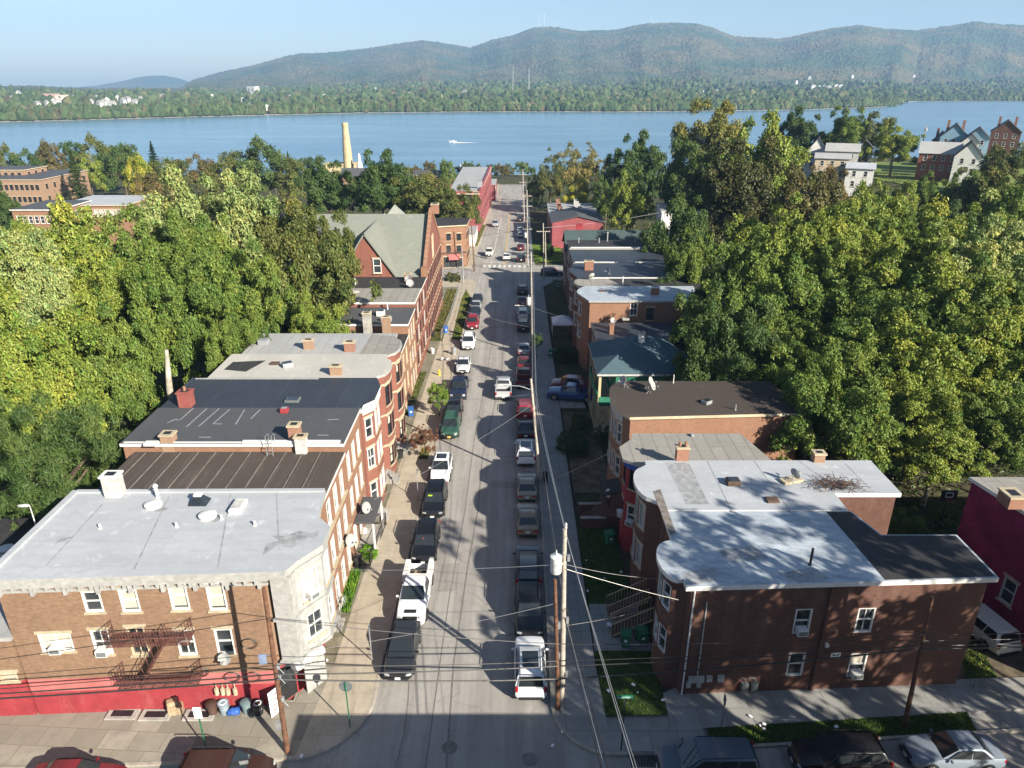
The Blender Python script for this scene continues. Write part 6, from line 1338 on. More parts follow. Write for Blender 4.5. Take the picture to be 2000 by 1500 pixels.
# brick stoop and porch where the person stands
root = empty('brick_porch', (7.5, 51, -1.6), 'dark brick porch steps with low walls where a person stands', 'porch'); root['_b'] = (7.5, 51, -1.6)
mb = MB()
for k in range(6): mb.box((5.9+.3*k, 50.3, st(50)+.13+.085*(k+1)), (.32, 1.8, .17*(k+1)))
mb.box((8.4, 51, -.95), (1.8, 3.4, 1.1)); part(root, 'steps', mb, M['brick_dark'])
for y in (49.3, 51.4): mb = MB(); mb.box((6.6, y, -1.0), (2.0, .25, .9)); mb.box((6.6, y, -.51), (2.1, .32, .08), 1); part(root, 'low_wall', mb, [M['brick_dark'], M['concrete']])
def person(loc, az):
    root = empty('person', loc, 'person in a white t-shirt and white cap standing on the dark brick porch', 'person', None, R(az))
    V = [(0, 0, .95), (0, 0, 1.15), (0, .01, 1.38), (0, .01, 1.5), (0, .03, 1.62), (.1, 0, .9), (.11, .02, .5), (.11, -.01, .08), (.11, .13, .03), (-.1, 0, .9), (-.12, -.03, .5), (-.12, -.05, .08), (-.12, .09, .03), (.2, 0, 1.4), (.27, .02, 1.13), (.25, .18, .95), (.24, .25, .93), (-.2, 0, 1.4), (-.28, -.02, 1.13), (-.26, .1, .92), (-.25, .15, .86)]
    E_ = [(0, 1), (1, 2), (2, 3), (3, 4), (0, 5), (5, 6), (6, 7), (7, 8), (0, 9), (9, 10), (10, 11), (11, 12), (2, 13), (13, 14), (14, 15), (15, 16), (2, 17), (17, 18), (18, 19), (19, 20)]
    Rr = [.15, .14, .14, .06, .1, .095, .06, .042, .035, .095, .06, .042, .035, .06, .045, .034, .03, .06, .045, .034, .03]
    def skin(name, vs, es, rs, mat, par):
        me = bpy.data.meshes.new(name); me.from_pydata(vs, es, []); o = bpy.data.objects.new(name, me); COL.objects.link(o); o.parent = par
        md = o.modifiers.new('Skin', 'SKIN')
        for k, r in enumerate(rs): me.skin_vertices[0].data[k].radius = (r, r*.8 if r > .11 else r)
        me.skin_vertices[0].data[0].use_root = True
        o.modifiers.new('Sub', 'SUBSURF').levels = 1; me.materials.append(mat)
        for p in me.polygons: p.use_smooth = True
        return o
    body = skin('body', V, E_, Rr, M['skin'], root)
    skin('t_shirt', [(0, 0, .93), (0, 0, 1.15), (0, .01, 1.4), (.2, 0, 1.4), (.26, .015, 1.18), (-.2, 0, 1.4), (-.265, -.015, 1.18)], [(0, 1), (1, 2), (2, 3), (3, 4), (2, 5), (5, 6)], [.17, .165, .15, .085, .075, .085, .075], M['cloth'], body)
    skin('trousers', [(0, 0, .93), (.1, 0, .88), (.11, .02, .5), (.11, -.01, .1), (-.1, 0, .88), (-.12, -.03, .5), (-.12, -.05, .1)], [(0, 1), (1, 2), (2, 3), (0, 4), (4, 5), (5, 6)], [.15, .115, .085, .07, .115, .085, .07], M['darkcloth'], body)
    mb = MB(); mb.lathe((0, .03, 1.66), [(.118, -.02), (.118, .03), (.09, .1), (.02, .125)], 14); mb.box((0, .16, 1.655), (.15, .14, .02)); mb.build('cap', M['cloth'], body, smooth=50)
    mb = MB()
    for s in (-1, 1): mb.box((s*.035, .122, 1.625), (.03, .012, .014)); mb.box((s*.098, .03, 1.61), (.02, .04, .06))
    mb.box((0, .135, 1.595), (.025, .03, .04)); mb.box((0, .122, 1.55), (.05, .01, .012)); mb.build('face', M['skin'], body)
person((7.9, 50.6, -.4), 100)
# hydrant
b = G(858, 733, .13); root = empty('fire_hydrant', b, 'yellow fire hydrant on the left pavement', 'fire hydrant'); mb = MB(); mb.lathe((0, 0, 0), [(.2, 0), (.2, .05), (.12, .07), (.12, .5), (.16, .52), (.16, .56), (.13, .68), (.05, .76), (.05, .8)], 14); mb.build('barrel', M['yellow'], root, smooth=40)
for s in (-1, 1):
    mb = MB(); mb.tube([(0, 0, .42), (s*.2, 0, .42)], .07, 10); mb.build('outlet', M['yellow'], root)
b = G(887, 692, .13); root = empty('street_bin', b, 'galvanised litter bin on the left pavement by a white suv', 'litter bin'); mb = MB(); mb.lathe((0, 0, 0), [(.3, 0), (.32, .9), (.35, .9), (.35, .95), (.28, .95), (.26, .3)], 14); mb.build('bin_body', M['steel'], root, smooth=40); mb = MB(); mb.lathe((0, 0, .955), [(.34, 0), (.34, .03), (.18, .1), (.18, .1)], 14); mb.build('lid', M['steel'], root)
# bicycle by the side door
b = G(668, 1192, .13); root = empty('bicycle', b, 'pale bicycle leaning by the side door of the corner building', 'bicycle', None, R(82)); 
for x in (-.5, .5):
    mb = MB(); mb.tube([(x+.32*math.cos(a), 0, .33+.32*math.sin(a)) for a in np.linspace(0, 6.283, 22)], .022, 6, 0, False)
    for a in np.linspace(0, 3.1, 6): mb.tube([(x+.31*math.cos(a), 0, .33+.31*math.sin(a)), (x-.31*math.cos(a), 0, .33-.31*math.sin(a))], .005, 4, 0, False)
    mb.build('wheel', M['steel'], root)
mb = MB()
for a, c in (((-.5, 0, .33), (-.08, 0, .3)), ((-.08, 0, .3), (.35, 0, .75)), ((-.2, 0, .8), (.36, 0, .82)), ((-.08, 0, .3), (-.22, 0, .88)), ((-.5, 0, .33), (-.2, 0, .8)), ((.5, 0, .33), (.34, 0, .92))): mb.tube([a, c], .022, 6)
mb.build('frame', M['offwhite'], root); mb = MB(); mb.tube([(.3, -.28, .98), (.36, 0, .94), (.3, .28, .98)], .016, 6); mb.build('handlebar', M['steel'], root); mb = MB(); mb.box((-.23, 0, .92), (.26, .13, .06)); mb.build('saddle', M['black'], root, bevel=.02)
# white canopy tent
tb = G(1068, 640); x0, x1, y0, y1, zb = 6.0, 9.2, 101.0, 104.5, st(103)
root = empty('canopy_tent', (7.6, 102.7, zb), 'white pop up canopy tent with one hanging side curtain in a front yard', 'canopy tent'); root['_b'] = (7.6, 102.7, zb)
for x in (x0, x1):
    for y in (y0, y1): mb = MB(); mb.tube([(x, y, zb), (x, y, zb+2.3)], .03, 6); part(root, 'leg', mb, M['steel'])
mb = MB(); c = [(x0, y0), (x1, y0), (x1, y1), (x0, y1)]
for k in range(4):
    a, e_ = c[k], c[(k+1) % 4]; mb.face([(*a, zb+2.2), (*e_, zb+2.2), (7.6, 102.7, zb+3.1)]); mb.face([(*a, zb+1.95), (*e_, zb+1.95), (*e_, zb+2.2), (*a, zb+2.2)])
part(root, 'canopy', mb, M['cloth']); mb = MB(); mb.grid([[(x0+.06*math.sin(k*2.1), y0+.12*k, zb+2.2), (x0+.12*math.sin(k*2.1), y0+.12*k, zb+.2)] for k in range(8)]); part(root, 'curtain', mb, M['cloth'], smooth=80)
# storm drain, litter
b = G(1253, 1477); mb = MB(); mb.box((b.x, b.y-.35, b.z+.012), (1.3, .6, .02))
for k in range(9): mb.box((b.x-.56+.14*k, b.y-.35, b.z+.026), (.05, .55, .01), 1)
mb.box((b.x, b.y+.06, b.z+.09), (1.5, .24, .16), 1); tag(mb.build('storm_drain', [M['black'], M['tar']]), 'rusty storm drain grate in the gutter at the right corner', 'storm drain')
mb = MB(); r_ = random.Random(5)
for px, py in ((1465, 1400), (1490, 1415), (1495, 1424), (1632, 1420), (1485, 1418), (1245, 1353), (1238, 1338), (1297, 1368), (1180, 1130), (1143, 1095), (1210, 1118), (1145, 1155), (1190, 1350), (800, 765), (745, 828), (1100, 1430), (1082, 1457), (590, 1477), (640, 1290)):
    b = G(px+r_.uniform(-3, 3), py, .16); s = r_.uniform(.1, .22); mb.box((b.x, b.y, b.z+.04), (s, s*.7, .05), 0, r_.uniform(0, 3))
tag(mb.build('litter', M['cloth']), kind='stuff')
# deck rail, blue tubs, basketball hoop behind the corner house
root = empty('wooden_deck', (27, 41, -1), 'pale wooden deck railing behind the brick rear wall', 'deck'); root['_b'] = (27, 41, -1); mb = MB(); mb.box((27.4, 41.6, 1.2), (3.4, 2.6, .12)); part(root, 'deck_floor', mb, M['lumber'])
for x in (25.8, 29.0): mb = MB(); mb.box((x, 40.35, .4), (.12, .12, 3.6)); part(root, 'post', mb, M['lumber'])
mb = MB(); mb.box((27.4, 40.35, 2.2), (3.2, .08, .1)); mb.box((27.4, 40.35, 1.4), (3.2, .08, .08))
for k in range(17): mb.box((25.95+.19*k, 40.35, 1.8), (.07, .04, .8))
part(root, 'railing', mb, M['lumber'])
b = G(1835, 1030); root = empty('basketball_hoop', (b.x, b.y, b.z), 'basketball hoop with white rimmed backboard in the dark back yard', 'basketball hoop'); mb = MB(); mb.tube([(0, 0, 0), (0, 0, 3.2)], .06, 8); mb.build('pole', M['black'], root); mb = MB(); mb.box((0, -.1, 3.1), (1.3, .04, .9)); mb.build('backboard', M['black'], root)
mb = MB()
for a, c in (((-.28, 2.95), (.28, 2.95)), ((-.28, 3.35), (.28, 3.35)), ((-.28, 2.95), (-.28, 3.35)), ((.28, 2.95), (.28, 3.35))): mb.tube([(a[0], -.14, a[1]), (c[0], -.14, c[1])], .025, 5)
mb.build('target_square', M['signwhite'], root); mb = MB(); mb.tube([(.23*math.cos(a), -.38+.23*math.sin(a), 2.8) for a in np.linspace(0, 6.283, 16)], .015, 5, 0, False); mb.build('rim', M['red'], root)
for k, (px, py) in enumerate(((1868, 1085), (1885, 1082))):
    b = G(px, py); mb = MB(); mb.lathe((b.x, b.y, b.z), [(.4, 0), (.5, .7), (.55, .72), (.5, .74), (.42, .1)], 14); o = mb.build('plastic_tub', M['any'], smooth=40); o.color = (.02, .06, .4, 1); tag(o, ('left', 'right')[k]+' one of two blue plastic tubs behind the black rear roof', 'tub', 'blue tubs')
b = G(1064, 940, .13); mb = MB(); mb.box((b.x, b.y, b.z+.45), (.5, .5, .9)); mb.lathe((b.x, b.y, b.z+.9), [(.3, 0), (.3, .06), (.1, .14)], 12); tag(mb.build('litter_bin', M['black'], bevel=.03), 'black litter bin at the foot of the streetlight pole', 'litter bin')
# ---------- trees ----------
def leafmat():
    m = bpy.data.materials.new('leaf'); m.use_nodes = True; nt = m.node_tree; nt.nodes.clear()
    out = nt.nodes.new('ShaderNodeOutputMaterial'); at = N(nt, 'ShaderNodeAttribute', attribute_name='tint'); oi = N(nt, 'ShaderNodeObjectInfo')
    c = mixc(nt, oi.outputs['Color'], at.outputs['Color'], 1.0, 'MULTIPLY')
    b = N(nt, 'ShaderNodeBsdfPrincipled', i_Roughness=.48); b.inputs['Specular IOR Level'].default_value = .22; t = nt.nodes.new('ShaderNodeBsdfTranslucent'); mx = N(nt, 'ShaderNodeMixShader', i_0=.18)
    nt.links.new(c, b.inputs['Base Color'])
    nt.links.new(mixc(nt, c, (1.1, 1.2, .5), 1.0, 'MULTIPLY'), t.inputs[0]); nt.links.new(b.outputs[0], mx.inputs[1]); nt.links.new(t.outputs[0], mx.inputs[2]); nt.links.new(mx.outputs[0], out.inputs[0]); return m
M['leaf'] = leafmat(); M['bark'] = plain('bark', (.12, .09, .065), .95, 0, .4, 3, .1); M['palebark'] = plain('pale_bark', (.4, .36, .29), .9, 0, .4, 1.2, .1)
def unit(rs, n):
    v = rs.normal(size=(n, 3)); return v/np.linalg.norm(v, axis=1, keepdims=True)
def crown_mesh(name, n, seed, leaf, lobes=42, spread=(.5, .88), lr=(.2, .38), shape=1.0, aspect=.62, warm=.0, long=False, open_=.0, flat=.8, nb=0):
    """leaf sprays carried on boughs: uneven outline, gaps between the boughs"""
    rs = np.random.default_rng(seed); d = unit(rs, lobes*3); d = d[d[:, 2] > -.68][:lobes]
    az_, el_ = np.arctan2(d[:, 1], d[:, 0]), d[:, 2]; ph = rs.uniform(0, 6.28, 4)
    mod = 1+.17*np.sin(2*az_+ph[0])*np.cos(1.5*el_+ph[1])+.12*np.sin(5*az_+ph[2]+3*el_)+.08*np.sin(9*el_+ph[3])
    k = rs.random(len(d))**.6; cen = d*((spread[0]+(spread[1]-spread[0])*k)*mod)[:, None]; cen[:, 2] *= shape; rad = rs.uniform(*lr, len(d))*(1.15-.35*k)
    if nb:
        gi = np.arange(nb)+.5; zz = 1-1.5*gi/nb; aa = gi*2.39996+rs.uniform(0, 6); bd = np.stack([np.sqrt(1-zz**2)*np.cos(aa), np.sqrt(1-zz**2)*np.sin(aa), zz], 1)+rs.normal(0, .16, (nb, 3)); bd /= np.linalg.norm(bd, axis=1, keepdims=True)
        bi = rs.integers(0, nb, lobes); tt = rs.uniform(.3, 1, lobes)**.75; bl = rs.uniform(.72, 1.12, nb)
        cen = bd[bi]*(tt*bl[bi])[:, None]*spread[1]+rs.normal(0, .105, (lobes, 3))*(.5+tt)[:, None]; cen[:, 2] *= shape; d = cen/np.linalg.norm(cen, axis=1, keepdims=True); rad = rs.uniform(*lr, lobes)*(1.2-.4*tt)
    if open_ > 0: keep = rs.random(len(d)) > open_; cen, rad, d = cen[keep], rad[keep], d[keep]
    cen = np.vstack([cen, rs.normal(0, .15, (5, 3))]); rad = np.concatenate([rad, np.full(5, .2 if nb else .3)])
    w = rad**2; li = rs.choice(len(rad), n, p=w/w.sum())
    u = unit(rs, n); o = cen[li]/np.maximum(np.linalg.norm(cen[li], axis=1, keepdims=True), .2)
    fl = (u*o).sum(1) < -.15; u[fl] *= -1
    r = rad[li]*(.45+.62*rs.random(n)**.6)*(1+.3*np.sin(7*u[:, 0]+li)*np.sin(6*u[:, 2]+1.3*li))
    sp = u*np.array([1, 1, flat]); sp += o*((u*o).sum(1, keepdims=True)*.35)
    P = cen[li]+sp*r[:, None]; P[:, 2] -= .25*(np.linalg.norm(sp[:, :2]*r[:, None], axis=1))**1.3
    nr = u*.7+np.array([0, 0, .6])+rs.normal(0, .5, (n, 3)); nr /= np.linalg.norm(nr, axis=1, keepdims=True)
    t = np.cross(nr, rs.normal(size=(n, 3))); t /= np.linalg.norm(t, axis=1, keepdims=True); t[:, 2] -= .25; b = np.cross(nr, t)
    L = leaf*rs.uniform(.45, 1.5, (n, 1)); W = L*aspect*(.4 if long else 1)
    if long: L = L*1.5
    V = np.stack([P-t*L*.5, P+b*W*.5+nr*L*.08, P+t*L*.5-nr*L*.12, P-b*W*.5+nr*L*.08], 1).reshape(-1, 3)
    hue = rs.normal(0, 1, len(rad))[li]; br = np.clip(rs.normal(1, .22, n)+.13*hue, .5, 1.8)
    tint = np.ones((n, 4)); wm = np.clip(.1*rs.normal(size=n)+.07*hue+warm*(rs.random(n) > .8), -.3, .7)
    tint[:, 0] = br*(1+wm*1.1); tint[:, 1] = br; tint[:, 2] = br*(1-.4*np.abs(wm))
    return np_mesh(name, V, np.arange(n*4).reshape(-1, 4), M['leaf'], False, tint)
def conifer_mesh(seed, n=6000):
    rs = np.random.default_rng(seed); h = rs.random(n)**.8; tier = np.round(h*13)/13; a = rs.uniform(0, 6.28, n); arm = np.round(a/6.28*9+tier*5)/9*6.28
    rr = (1-tier)*.62*rs.random(n)**.6*(1+.3*np.sin(arm*3+tier*20)); a = arm+rs.normal(0, .16, n)
    P = np.stack([rr*np.cos(a), rr*np.sin(a), -1+2*tier-.25*rr+rs.normal(0, .03, n)], 1); t = np.stack([np.cos(a), np.sin(a), -.25+0*a], 1); s = np.stack([-np.sin(a), np.cos(a), 0*a], 1)
    L = rs.uniform(.06, .13, (n, 1)); V = np.stack([P-t*L*.5, P+s*L*.3, P+t*L*.6, P-s*L*.3], 1).reshape(-1, 3)
    tint = np.ones((n, 4)); tint[:, :3] = rs.uniform(.6, 1.3, (n, 1)); return np_mesh('conifer_crown', V, np.arange(n*4).reshape(-1, 4), M['leaf'], False, tint)
CR = {'near': [crown_mesh('crown', 80000, 11+k, .037, 130, (.45, 1.0), (.1, .22), nb=20+2*k) for k in range(5)],
      'open': [crown_mesh('crown', 66000, 31+k, .04, 150, (.4, 1.06), (.1, .2), 1, .6, .06, False, .0, .65, 24+2*k) for k in range(4)],
      'long': [crown_mesh('crown', 52000, 41, .045, 110, (.5, .98), (.1, .2), .9, .5, 0, True)],
      'mid': [crown_mesh('crown', 42000, 51+k, .046, 90, (.45, .98), (.12, .24), warm=.05, nb=24+3*k) for k in range(5)],
      'far': [crown_mesh('crown', 15000, 61+k, .065, 44, (.45, .95), (.16, .32), warm=.06) for k in range(4)],
      'wisp': [crown_mesh('crown', 13000, 71+k, .055, 70, (.4, 1.05), (.08, .18), 1, .5, .2) for k in range(2)],
      'sparse': [crown_mesh('crown', 2600, 91+k, .075, 34, (.3, 1.05), (.1, .2), 1, .8, .2) for k in range(2)],
      'cone': [conifer_mesh(81+k) for k in range(2)]}
def trunk_mesh(seed, limbs, pale=False, H=1.0):
    """trunk for a unit crown: foot at z=-1-H, limbs reaching out into the crown"""
    r_ = random.Random(seed); mb = MB(); z0 = -1-H
    pts = [(0, 0, z0), (.02, .01, z0+.35*H), (r_.gauss(0, .03), r_.gauss(0, .03), -.75), (r_.gauss(0, .05), r_.gauss(0, .05), -.2)]
    mb.tube(pts, [.085, .065, .055, .035], 9)
    for k in range(limbs):
        a = 2.4*k+r_.uniform(-.4, .4); e = r_.uniform(.2, .75); z = r_.uniform(-.85, -.25); l = r_.uniform(.5, .85); c, s = math.cos(a), math.sin(a)
        m = (c*l*.45, s*l*.45, z+l*.35*e+.1); t = (c*l, s*l, z+l*e+.2); mb.tube([(0, 0, z-.05), m, t], [.035, .024, .008], 6)
        for j in range(2):
            b = a+r_.uniform(-.8, .8); mb.tube([m, (m[0]+.3*math.cos(b), m[1]+.3*math.sin(b), m[2]+.25)], [.016, .005], 5)
    o = mb.build('trunk', M['palebark' if pale else 'bark'], None, smooth=60); me = o.data; bpy.data.objects.remove(o); return me
TR = {True: [trunk_mesh(1, 9, True)], False: [trunk_mesh(k, 8) for k in (2, 3)]}
tcount = [0]
def tree(px, py, rpx, Y, kind, col, label, cat='tree', group=None, asp=1.0, pale=False, name=None):
    k = tcount[0]; tcount[0] += 1; c = AY(px, py, Y); g = gz(c.x, Y)
    Rx = rpx*depth(Y, c.z)/F*.96; Rz = Rx*asp
    if kind != 'cone':
        top = c.z+Rz; bot = g+.12*(top-g); need = (top-bot)/2
        if need > Rz: Rz = min(need, 1.7*Rx); c.z = top-Rz
    nm = name or {'cone': 'conifer_tree'}.get(kind, 'tree')
    root = empty(nm, (c.x, Y, g), label, cat, group)
    ms = CR[kind]; o = bpy.data.objects.new('crown', ms[k % len(ms)]); COL.objects.link(o); o.parent = root
    o.location = (0, 0, c.z-g); o.rotation_euler = (0, 0, (k*2.399) % 6.283); o.scale = (Rx, Rx*(.92+.16*((k*7) % 5)/5), Rz); o.color = (*col, 1)
    t = bpy.data.objects.new('trunk', TR[pale][k % len(TR[pale])]); COL.objects.link(t); t.parent = root
    hz = max(.35*Rz, c.z-g); t.location = (0, 0, c.z-g); 
    t.scale = (Rx*.7 if Rx > 3 else Rx, Rx*.7 if Rx > 3 else Rx, hz/2.0+.15)
    return root
YG, GR1, DG, LG, OL, YL_, BR, TE = (.18, .225, .038), (.12, .172, .032), (.056, .096, .024), (.235, .28, .095), (.1, .118, .03), (.27, .28, .035), (.12, .1, .035), (.07, .11, .028)
GLT, GRT, GFT = 'trees behind the left hand houses', 'trees behind the right hand houses', 'trees towards the river'
T = [
 (105, 880, 135, 46, 'long', TE, 'dark feathery leaved tree at the left edge, lowest beside the pale grey corner roof', GLT, 1.0),
 (70, 690, 135, 56, 'near', YG, 'bright yellow green tree at the left edge above the feathery dark one', GLT, 1.0),
 (10, 800, 90, 52, 'near', YG, 'yellow green tree cut by the left edge beside the feathery dark one', GLT, 1.0),
 (225, 720, 95, 59, 'near', GR1, 'mid green tree between the yellow green edge tree and the bare broken trunk', GLT, 1.1),
 (60, 570, 110, 68, 'near', LG, 'pale whitish green tree at the left edge in the middle of the wood', GLT, .95),
 (190, 580, 95, 72, 'near', YG, 'yellowing tree right of the pale whitish green edge tree', GLT, 1.0),
 (330, 590, 105, 70, 'near', GR1, 'broad green tree in front of the dark gap with tall trunks', GLT, 1.1),
 (430, 560, 95, 80, 'near', GR1, 'green tree with pale branches in the middle of the left wood', GLT, 1.1),
 (520, 600, 90, 78, 'near', GR1, 'green tree behind the cream and silver bow front roofs', GLT, 1.2),
 (610, 565, 95, 82, 'mid', OL, 'large olive brown tree beside the brick school gable', GLT, 1.35),
 (455, 655, 65, 66, 'near', GR1, 'lower green tree just behind the cream membrane roof', GLT, 1.0),
 (610, 620, 60, 74, 'near', YG, 'yellowish low tree just behind the silver bow front roof', GLT, .8),
 (120, 480, 110, 92, 'mid', YG, 'wide yellow green tree below the white roofed brick block', GLT, .9),
 (10, 500, 80, 90, 'mid', YG, 'yellow green tree at the left edge below the brick mill', GLT, .9),
 (250, 490, 95, 94, 'mid', GR1, 'green tree left of the palest big tree in the wood', GLT, .9),
 (365, 430, 105, 105, 'mid', LG, 'pale whitish green tree, tallest of the left wood', GLT, .85),
 (480, 450, 95, 104, 'mid', LG, 'pale green tree between the tallest pale tree and the olive school tree', GLT, .9),
 (565, 460, 85, 104, 'mid', OL, 'brownish olive tree left of the grey school roof', GLT, 1.0),
 (640, 480, 60, 96, 'mid', OL, 'dark olive tree touching the grey school roof', GLT, 1.2),
 (390, 510, 85, 95, 'near', GR1, 'deep green tree in the centre of the left wood', GLT, 1.0),
 (640, 372, 62, 190, 'mid', DG, 'dark green round tree behind the school, left of its pyramid roof', GFT, .95),
 (745, 372, 62, 185, 'mid', DG, 'dark green round tree right behind the pyramid roof of the school', GFT, 1.0),
 (830, 390, 60, 178, 'mid', OL, 'rust tinged green tree behind the school chimney', GFT, .95),
 (890, 405, 48, 172, 'mid', OL, 'rust tinged green tree beside the long red warehouse', GFT, 1.0),
 (800, 360, 40, 200, 'far', OL, 'olive tree behind the two dark round school trees', GFT, .9),
 (520, 330, 55, 250, 'far', TE, 'mid green tree left of the chimney stack powerhouse', GFT, .9),
 (470, 330, 40, 255, 'far', OL, 'brownish tree left of the green river tree group', GFT, .9),
 (570, 345, 38, 250, 'far', OL, 'olive tree just left of the dark round trees', GFT, .9),
 (380, 335, 42, 260, 'far', BR, 'reddish brown tree by the river in the left distance', GFT, .8),
 (430, 355, 40, 230, 'far', OL, 'olive tree above the pale crown of the left wood', GFT, .8),
 (330, 345, 40, 240, 'far', OL, 'olive tree behind the white roofed block', GFT, .9),
 (275, 345, 32, 228, 'far', YL_, 'bright yellow tree behind the white roofed brick block', GFT, 1.2),
 (235, 320, 38, 270, 'far', DG, 'dark green tree near the far left river bank', GFT, .9),
 (190, 305, 36, 290, 'far', OL, 'brown green tree with bare limbs near the far left river bank', GFT, .9),
 (140, 295, 22, 300, 'far', DG, 'small dark round tree standing out against the water at left', GFT, .9),
 (95, 305, 32, 290, 'far', BR, 'brownish tree against the water at left', GFT, .8), (50, 312, 32, 285, 'far', DG, 'dark tree above the brick mill roof', GFT, .7), (10, 310, 28, 285, 'far', OL, 'olive tree above the mill at the left edge', GFT, .7),
 (240, 300, 26, 300, 'far', TE, 'green tree at the water edge left of the tall conifer', GFT, .8), (295, 370, 40, 200, 'far', BR, 'dark brownish tree in front of the white roofed block', GFT, .8), (170, 330, 30, 262, 'far', YG, 'yellowish tree behind the brick mill', GFT, .8),
 (5, 410, 35, 170, 'mid', DG, 'dark green tree at the left edge below the mill', GFT, 1.2),
 (605, 322, 20, 330, 'far', DG, 'small green tree just left of the tan powerhouse', GFT, .8),
 (873, 333, 17, 300, 'far', GR1, 'small bright green tree alone in front of the water', GFT, 1.1), (765, 328, 16, 330, 'far', DG, 'small dark tree right of the tan powerhouse', GFT, .8), (812, 338, 14, 310, 'far', BR, 'small rust coloured tree near the red brick gable by the river', GFT, .8),
 (1130, 330, 58, 240, 'wisp', (.17, .16, .05), 'tall yellow brown wispy tree right of the river road', GFT, .9), (1075, 345, 38, 235, 'wisp', OL, 'olive wispy tree beside the river road poles', GFT, 1.1), (1045, 372, 20, 240, 'far', DG, 'dark green bush beside the far poles', GFT, 1.4),
 (1130, 380, 32, 215, 'far', YL_, 'bright yellow green tree behind the buff house with chimneys', GFT, .8), (1245, 325, 60, 205, 'mid', DG, 'dark green tree left of the tall autumn tree', GFT, 1.0), (1228, 388, 46, 175, 'mid', YG, 'bright yellow green tree in front of the dark one, beside the white sided house', GFT, .9),
 (1185, 370, 30, 200, 'far', TE, 'green tree between the yellow tree and the dark tree', GFT, 1.0),
 (1392, 255, 76, 215, 'mid', (.17, .165, .04), 'tall golden brown tree standing highest against the river', GRT, .8),
 (1350, 335, 65, 170, 'mid', TE, 'green tree below the tall golden tree', GRT, 1.0),
 (1480, 320, 95, 160, 'mid', YG, 'light green tree right of the tall golden tree', GRT, .9),
 (1440, 400, 100, 132, 'mid', (.07, .075, .025), 'dark brownish tree in the middle of the right wood', GRT, 1.0),
 (1330, 460, 62, 118, 'mid', DG, 'dark green tree beside the white sided house', GRT, 1.4),
 (1350, 510, 55, 100, 'mid', GR1, 'leafy green tree hanging over the dark row roofs', GRT, 1.2),
 (1560, 400, 90, 130, 'mid', (.095, .092, .03), 'rusty topped tree left of the white hillside houses', GRT, .9),
 (1540, 500, 115, 96, 'near', YG, 'bright yellow green tree in the heart of the right wood', GRT, .95),
 (1680, 460, 100, 104, 'near', YG, 'yellow tinged tree below the white hillside houses', GRT, .95),
 (1830, 462, 88, 108, 'mid', YG, 'bright green tree below the hilltop lawn', GRT, .9), (1965, 450, 80, 108, 'mid', GR1, 'green tree at the right edge below the hilltop mansions', GRT, 1.0),
 (1965, 318, 45, 190, 'far', OL, 'olive green tree in front of the hilltop mansions', GRT, .9), (1995, 385, 55, 140, 'mid', YG, 'yellow green tree cut by the right edge', GRT, .9),
 (1405, 648, 100, 64.5, 'near', TE, 'dark green tree standing before the end of the hip roof', GRT, 1.0),
 (1540, 770, 105, 62, 'near', GR1, 'green boughs over the rear end of the dark brown felt roof', GRT, .9),
 (1880, 640, 120, 70, 'near', GR1, 'full green crown between the pale limbed sycamores at right', GRT, 1.0),
 (1720, 690, 110, 68, 'near', GR1, 'dense green crown in the deep middle of the right wood', GRT, 1.0),
 (1760, 800, 110, 58, 'near', YG, 'dense lower crown left of the pale limbed sycamore boughs', GRT, 1.0),
 (1980, 780, 90, 60, 'near', GR1, 'green crown cut by the right edge behind the crimson building', GRT, 1.0),
 (1600, 520, 100, 92, 'near', YG, 'sunny green crown at the right of the wood heart', GRT, .95),
 (1885, 505, 90, 98, 'mid', YG, 'sunny green crown under the hilltop lawn at right', GRT, .95),
 (1300, 590, 45, 96, 'mid', DG, 'narrow dark tree at the rear of the brick row roofs', GRT, 1.2),
 (1900, 800, 100, 60, 'open', YG, 'spreading green boughs left of the crimson building roof', GRT, .95),
 (1612, 800, 120, 54, 'near', GR1, 'leafy green tree rising right behind the end of the sunlit brick wall', GRT, 1.0),
 (1470, 560, 115, 80, 'near', GR1, 'wide green crown leaning over the shaded row roofs', GRT, .95),
 (1420, 600, 95, 82, 'near', TE, 'shaded dark green tree behind the hip roofed house', GRT, .95), (1375, 660, 70, 74, 'near', DG, 'dark shaded tree touching the blue green hip roof', GRT, .95),
 (1600, 600, 115, 80, 'near', GR1, 'broad green tree behind the dark brown felt roof', GRT, .95), (1770, 580, 120, 82, 'open', YG, 'open crowned tree with pale limbs in the right wood', GRT, 1.0, True),
 (1920, 540, 120, 84, 'open', LG, 'light yellow green tree with pale limbs at the right edge', GRT, 1.0, True), (1500, 690, 90, 68, 'near', GR1, 'green tree overhanging the back of the dark brown roof', GRT, .95),
 (1640, 740, 115, 62, 'open', GR1, 'green tree behind the long sunlit brick side wall', GRT, 1.0), (1800, 740, 130, 62, 'open', YG, 'big pale limbed sycamore filling the right wood', GRT, 1.05, True),
 (1950, 700, 115, 64, 'open', YG, 'pale limbed sycamore at the right edge', GRT, 1.1, True), (1690, 850, 85, 56, 'open', GR1, 'low hanging green branches above the brick rear wing', GRT, .85), (1830, 880, 95, 53, 'open', YG, 'lowest sycamore boughs above the crimson building', GRT, .9, True),
 (1940, 840, 80, 55, 'open', GR1, 'green boughs above the brown roof of the crimson building', GRT, .9, True),
 (1560, 255, 52, 245, 'mid', DG, 'dark round tree on the hill in front of the water', GRT, .75), (1650, 262, 46, 240, 'mid', GR1, 'green tree between the dark hill tree and the yellow hill hedge', GRT, .85), (1705, 248, 40, 252, 'far', OL, 'olive topped tree highest on the hill', GRT, .8), (1750, 278, 44, 232, 'mid', YG, 'bushy yellow green tree left of the leaning hilltop pole', GRT, .75),
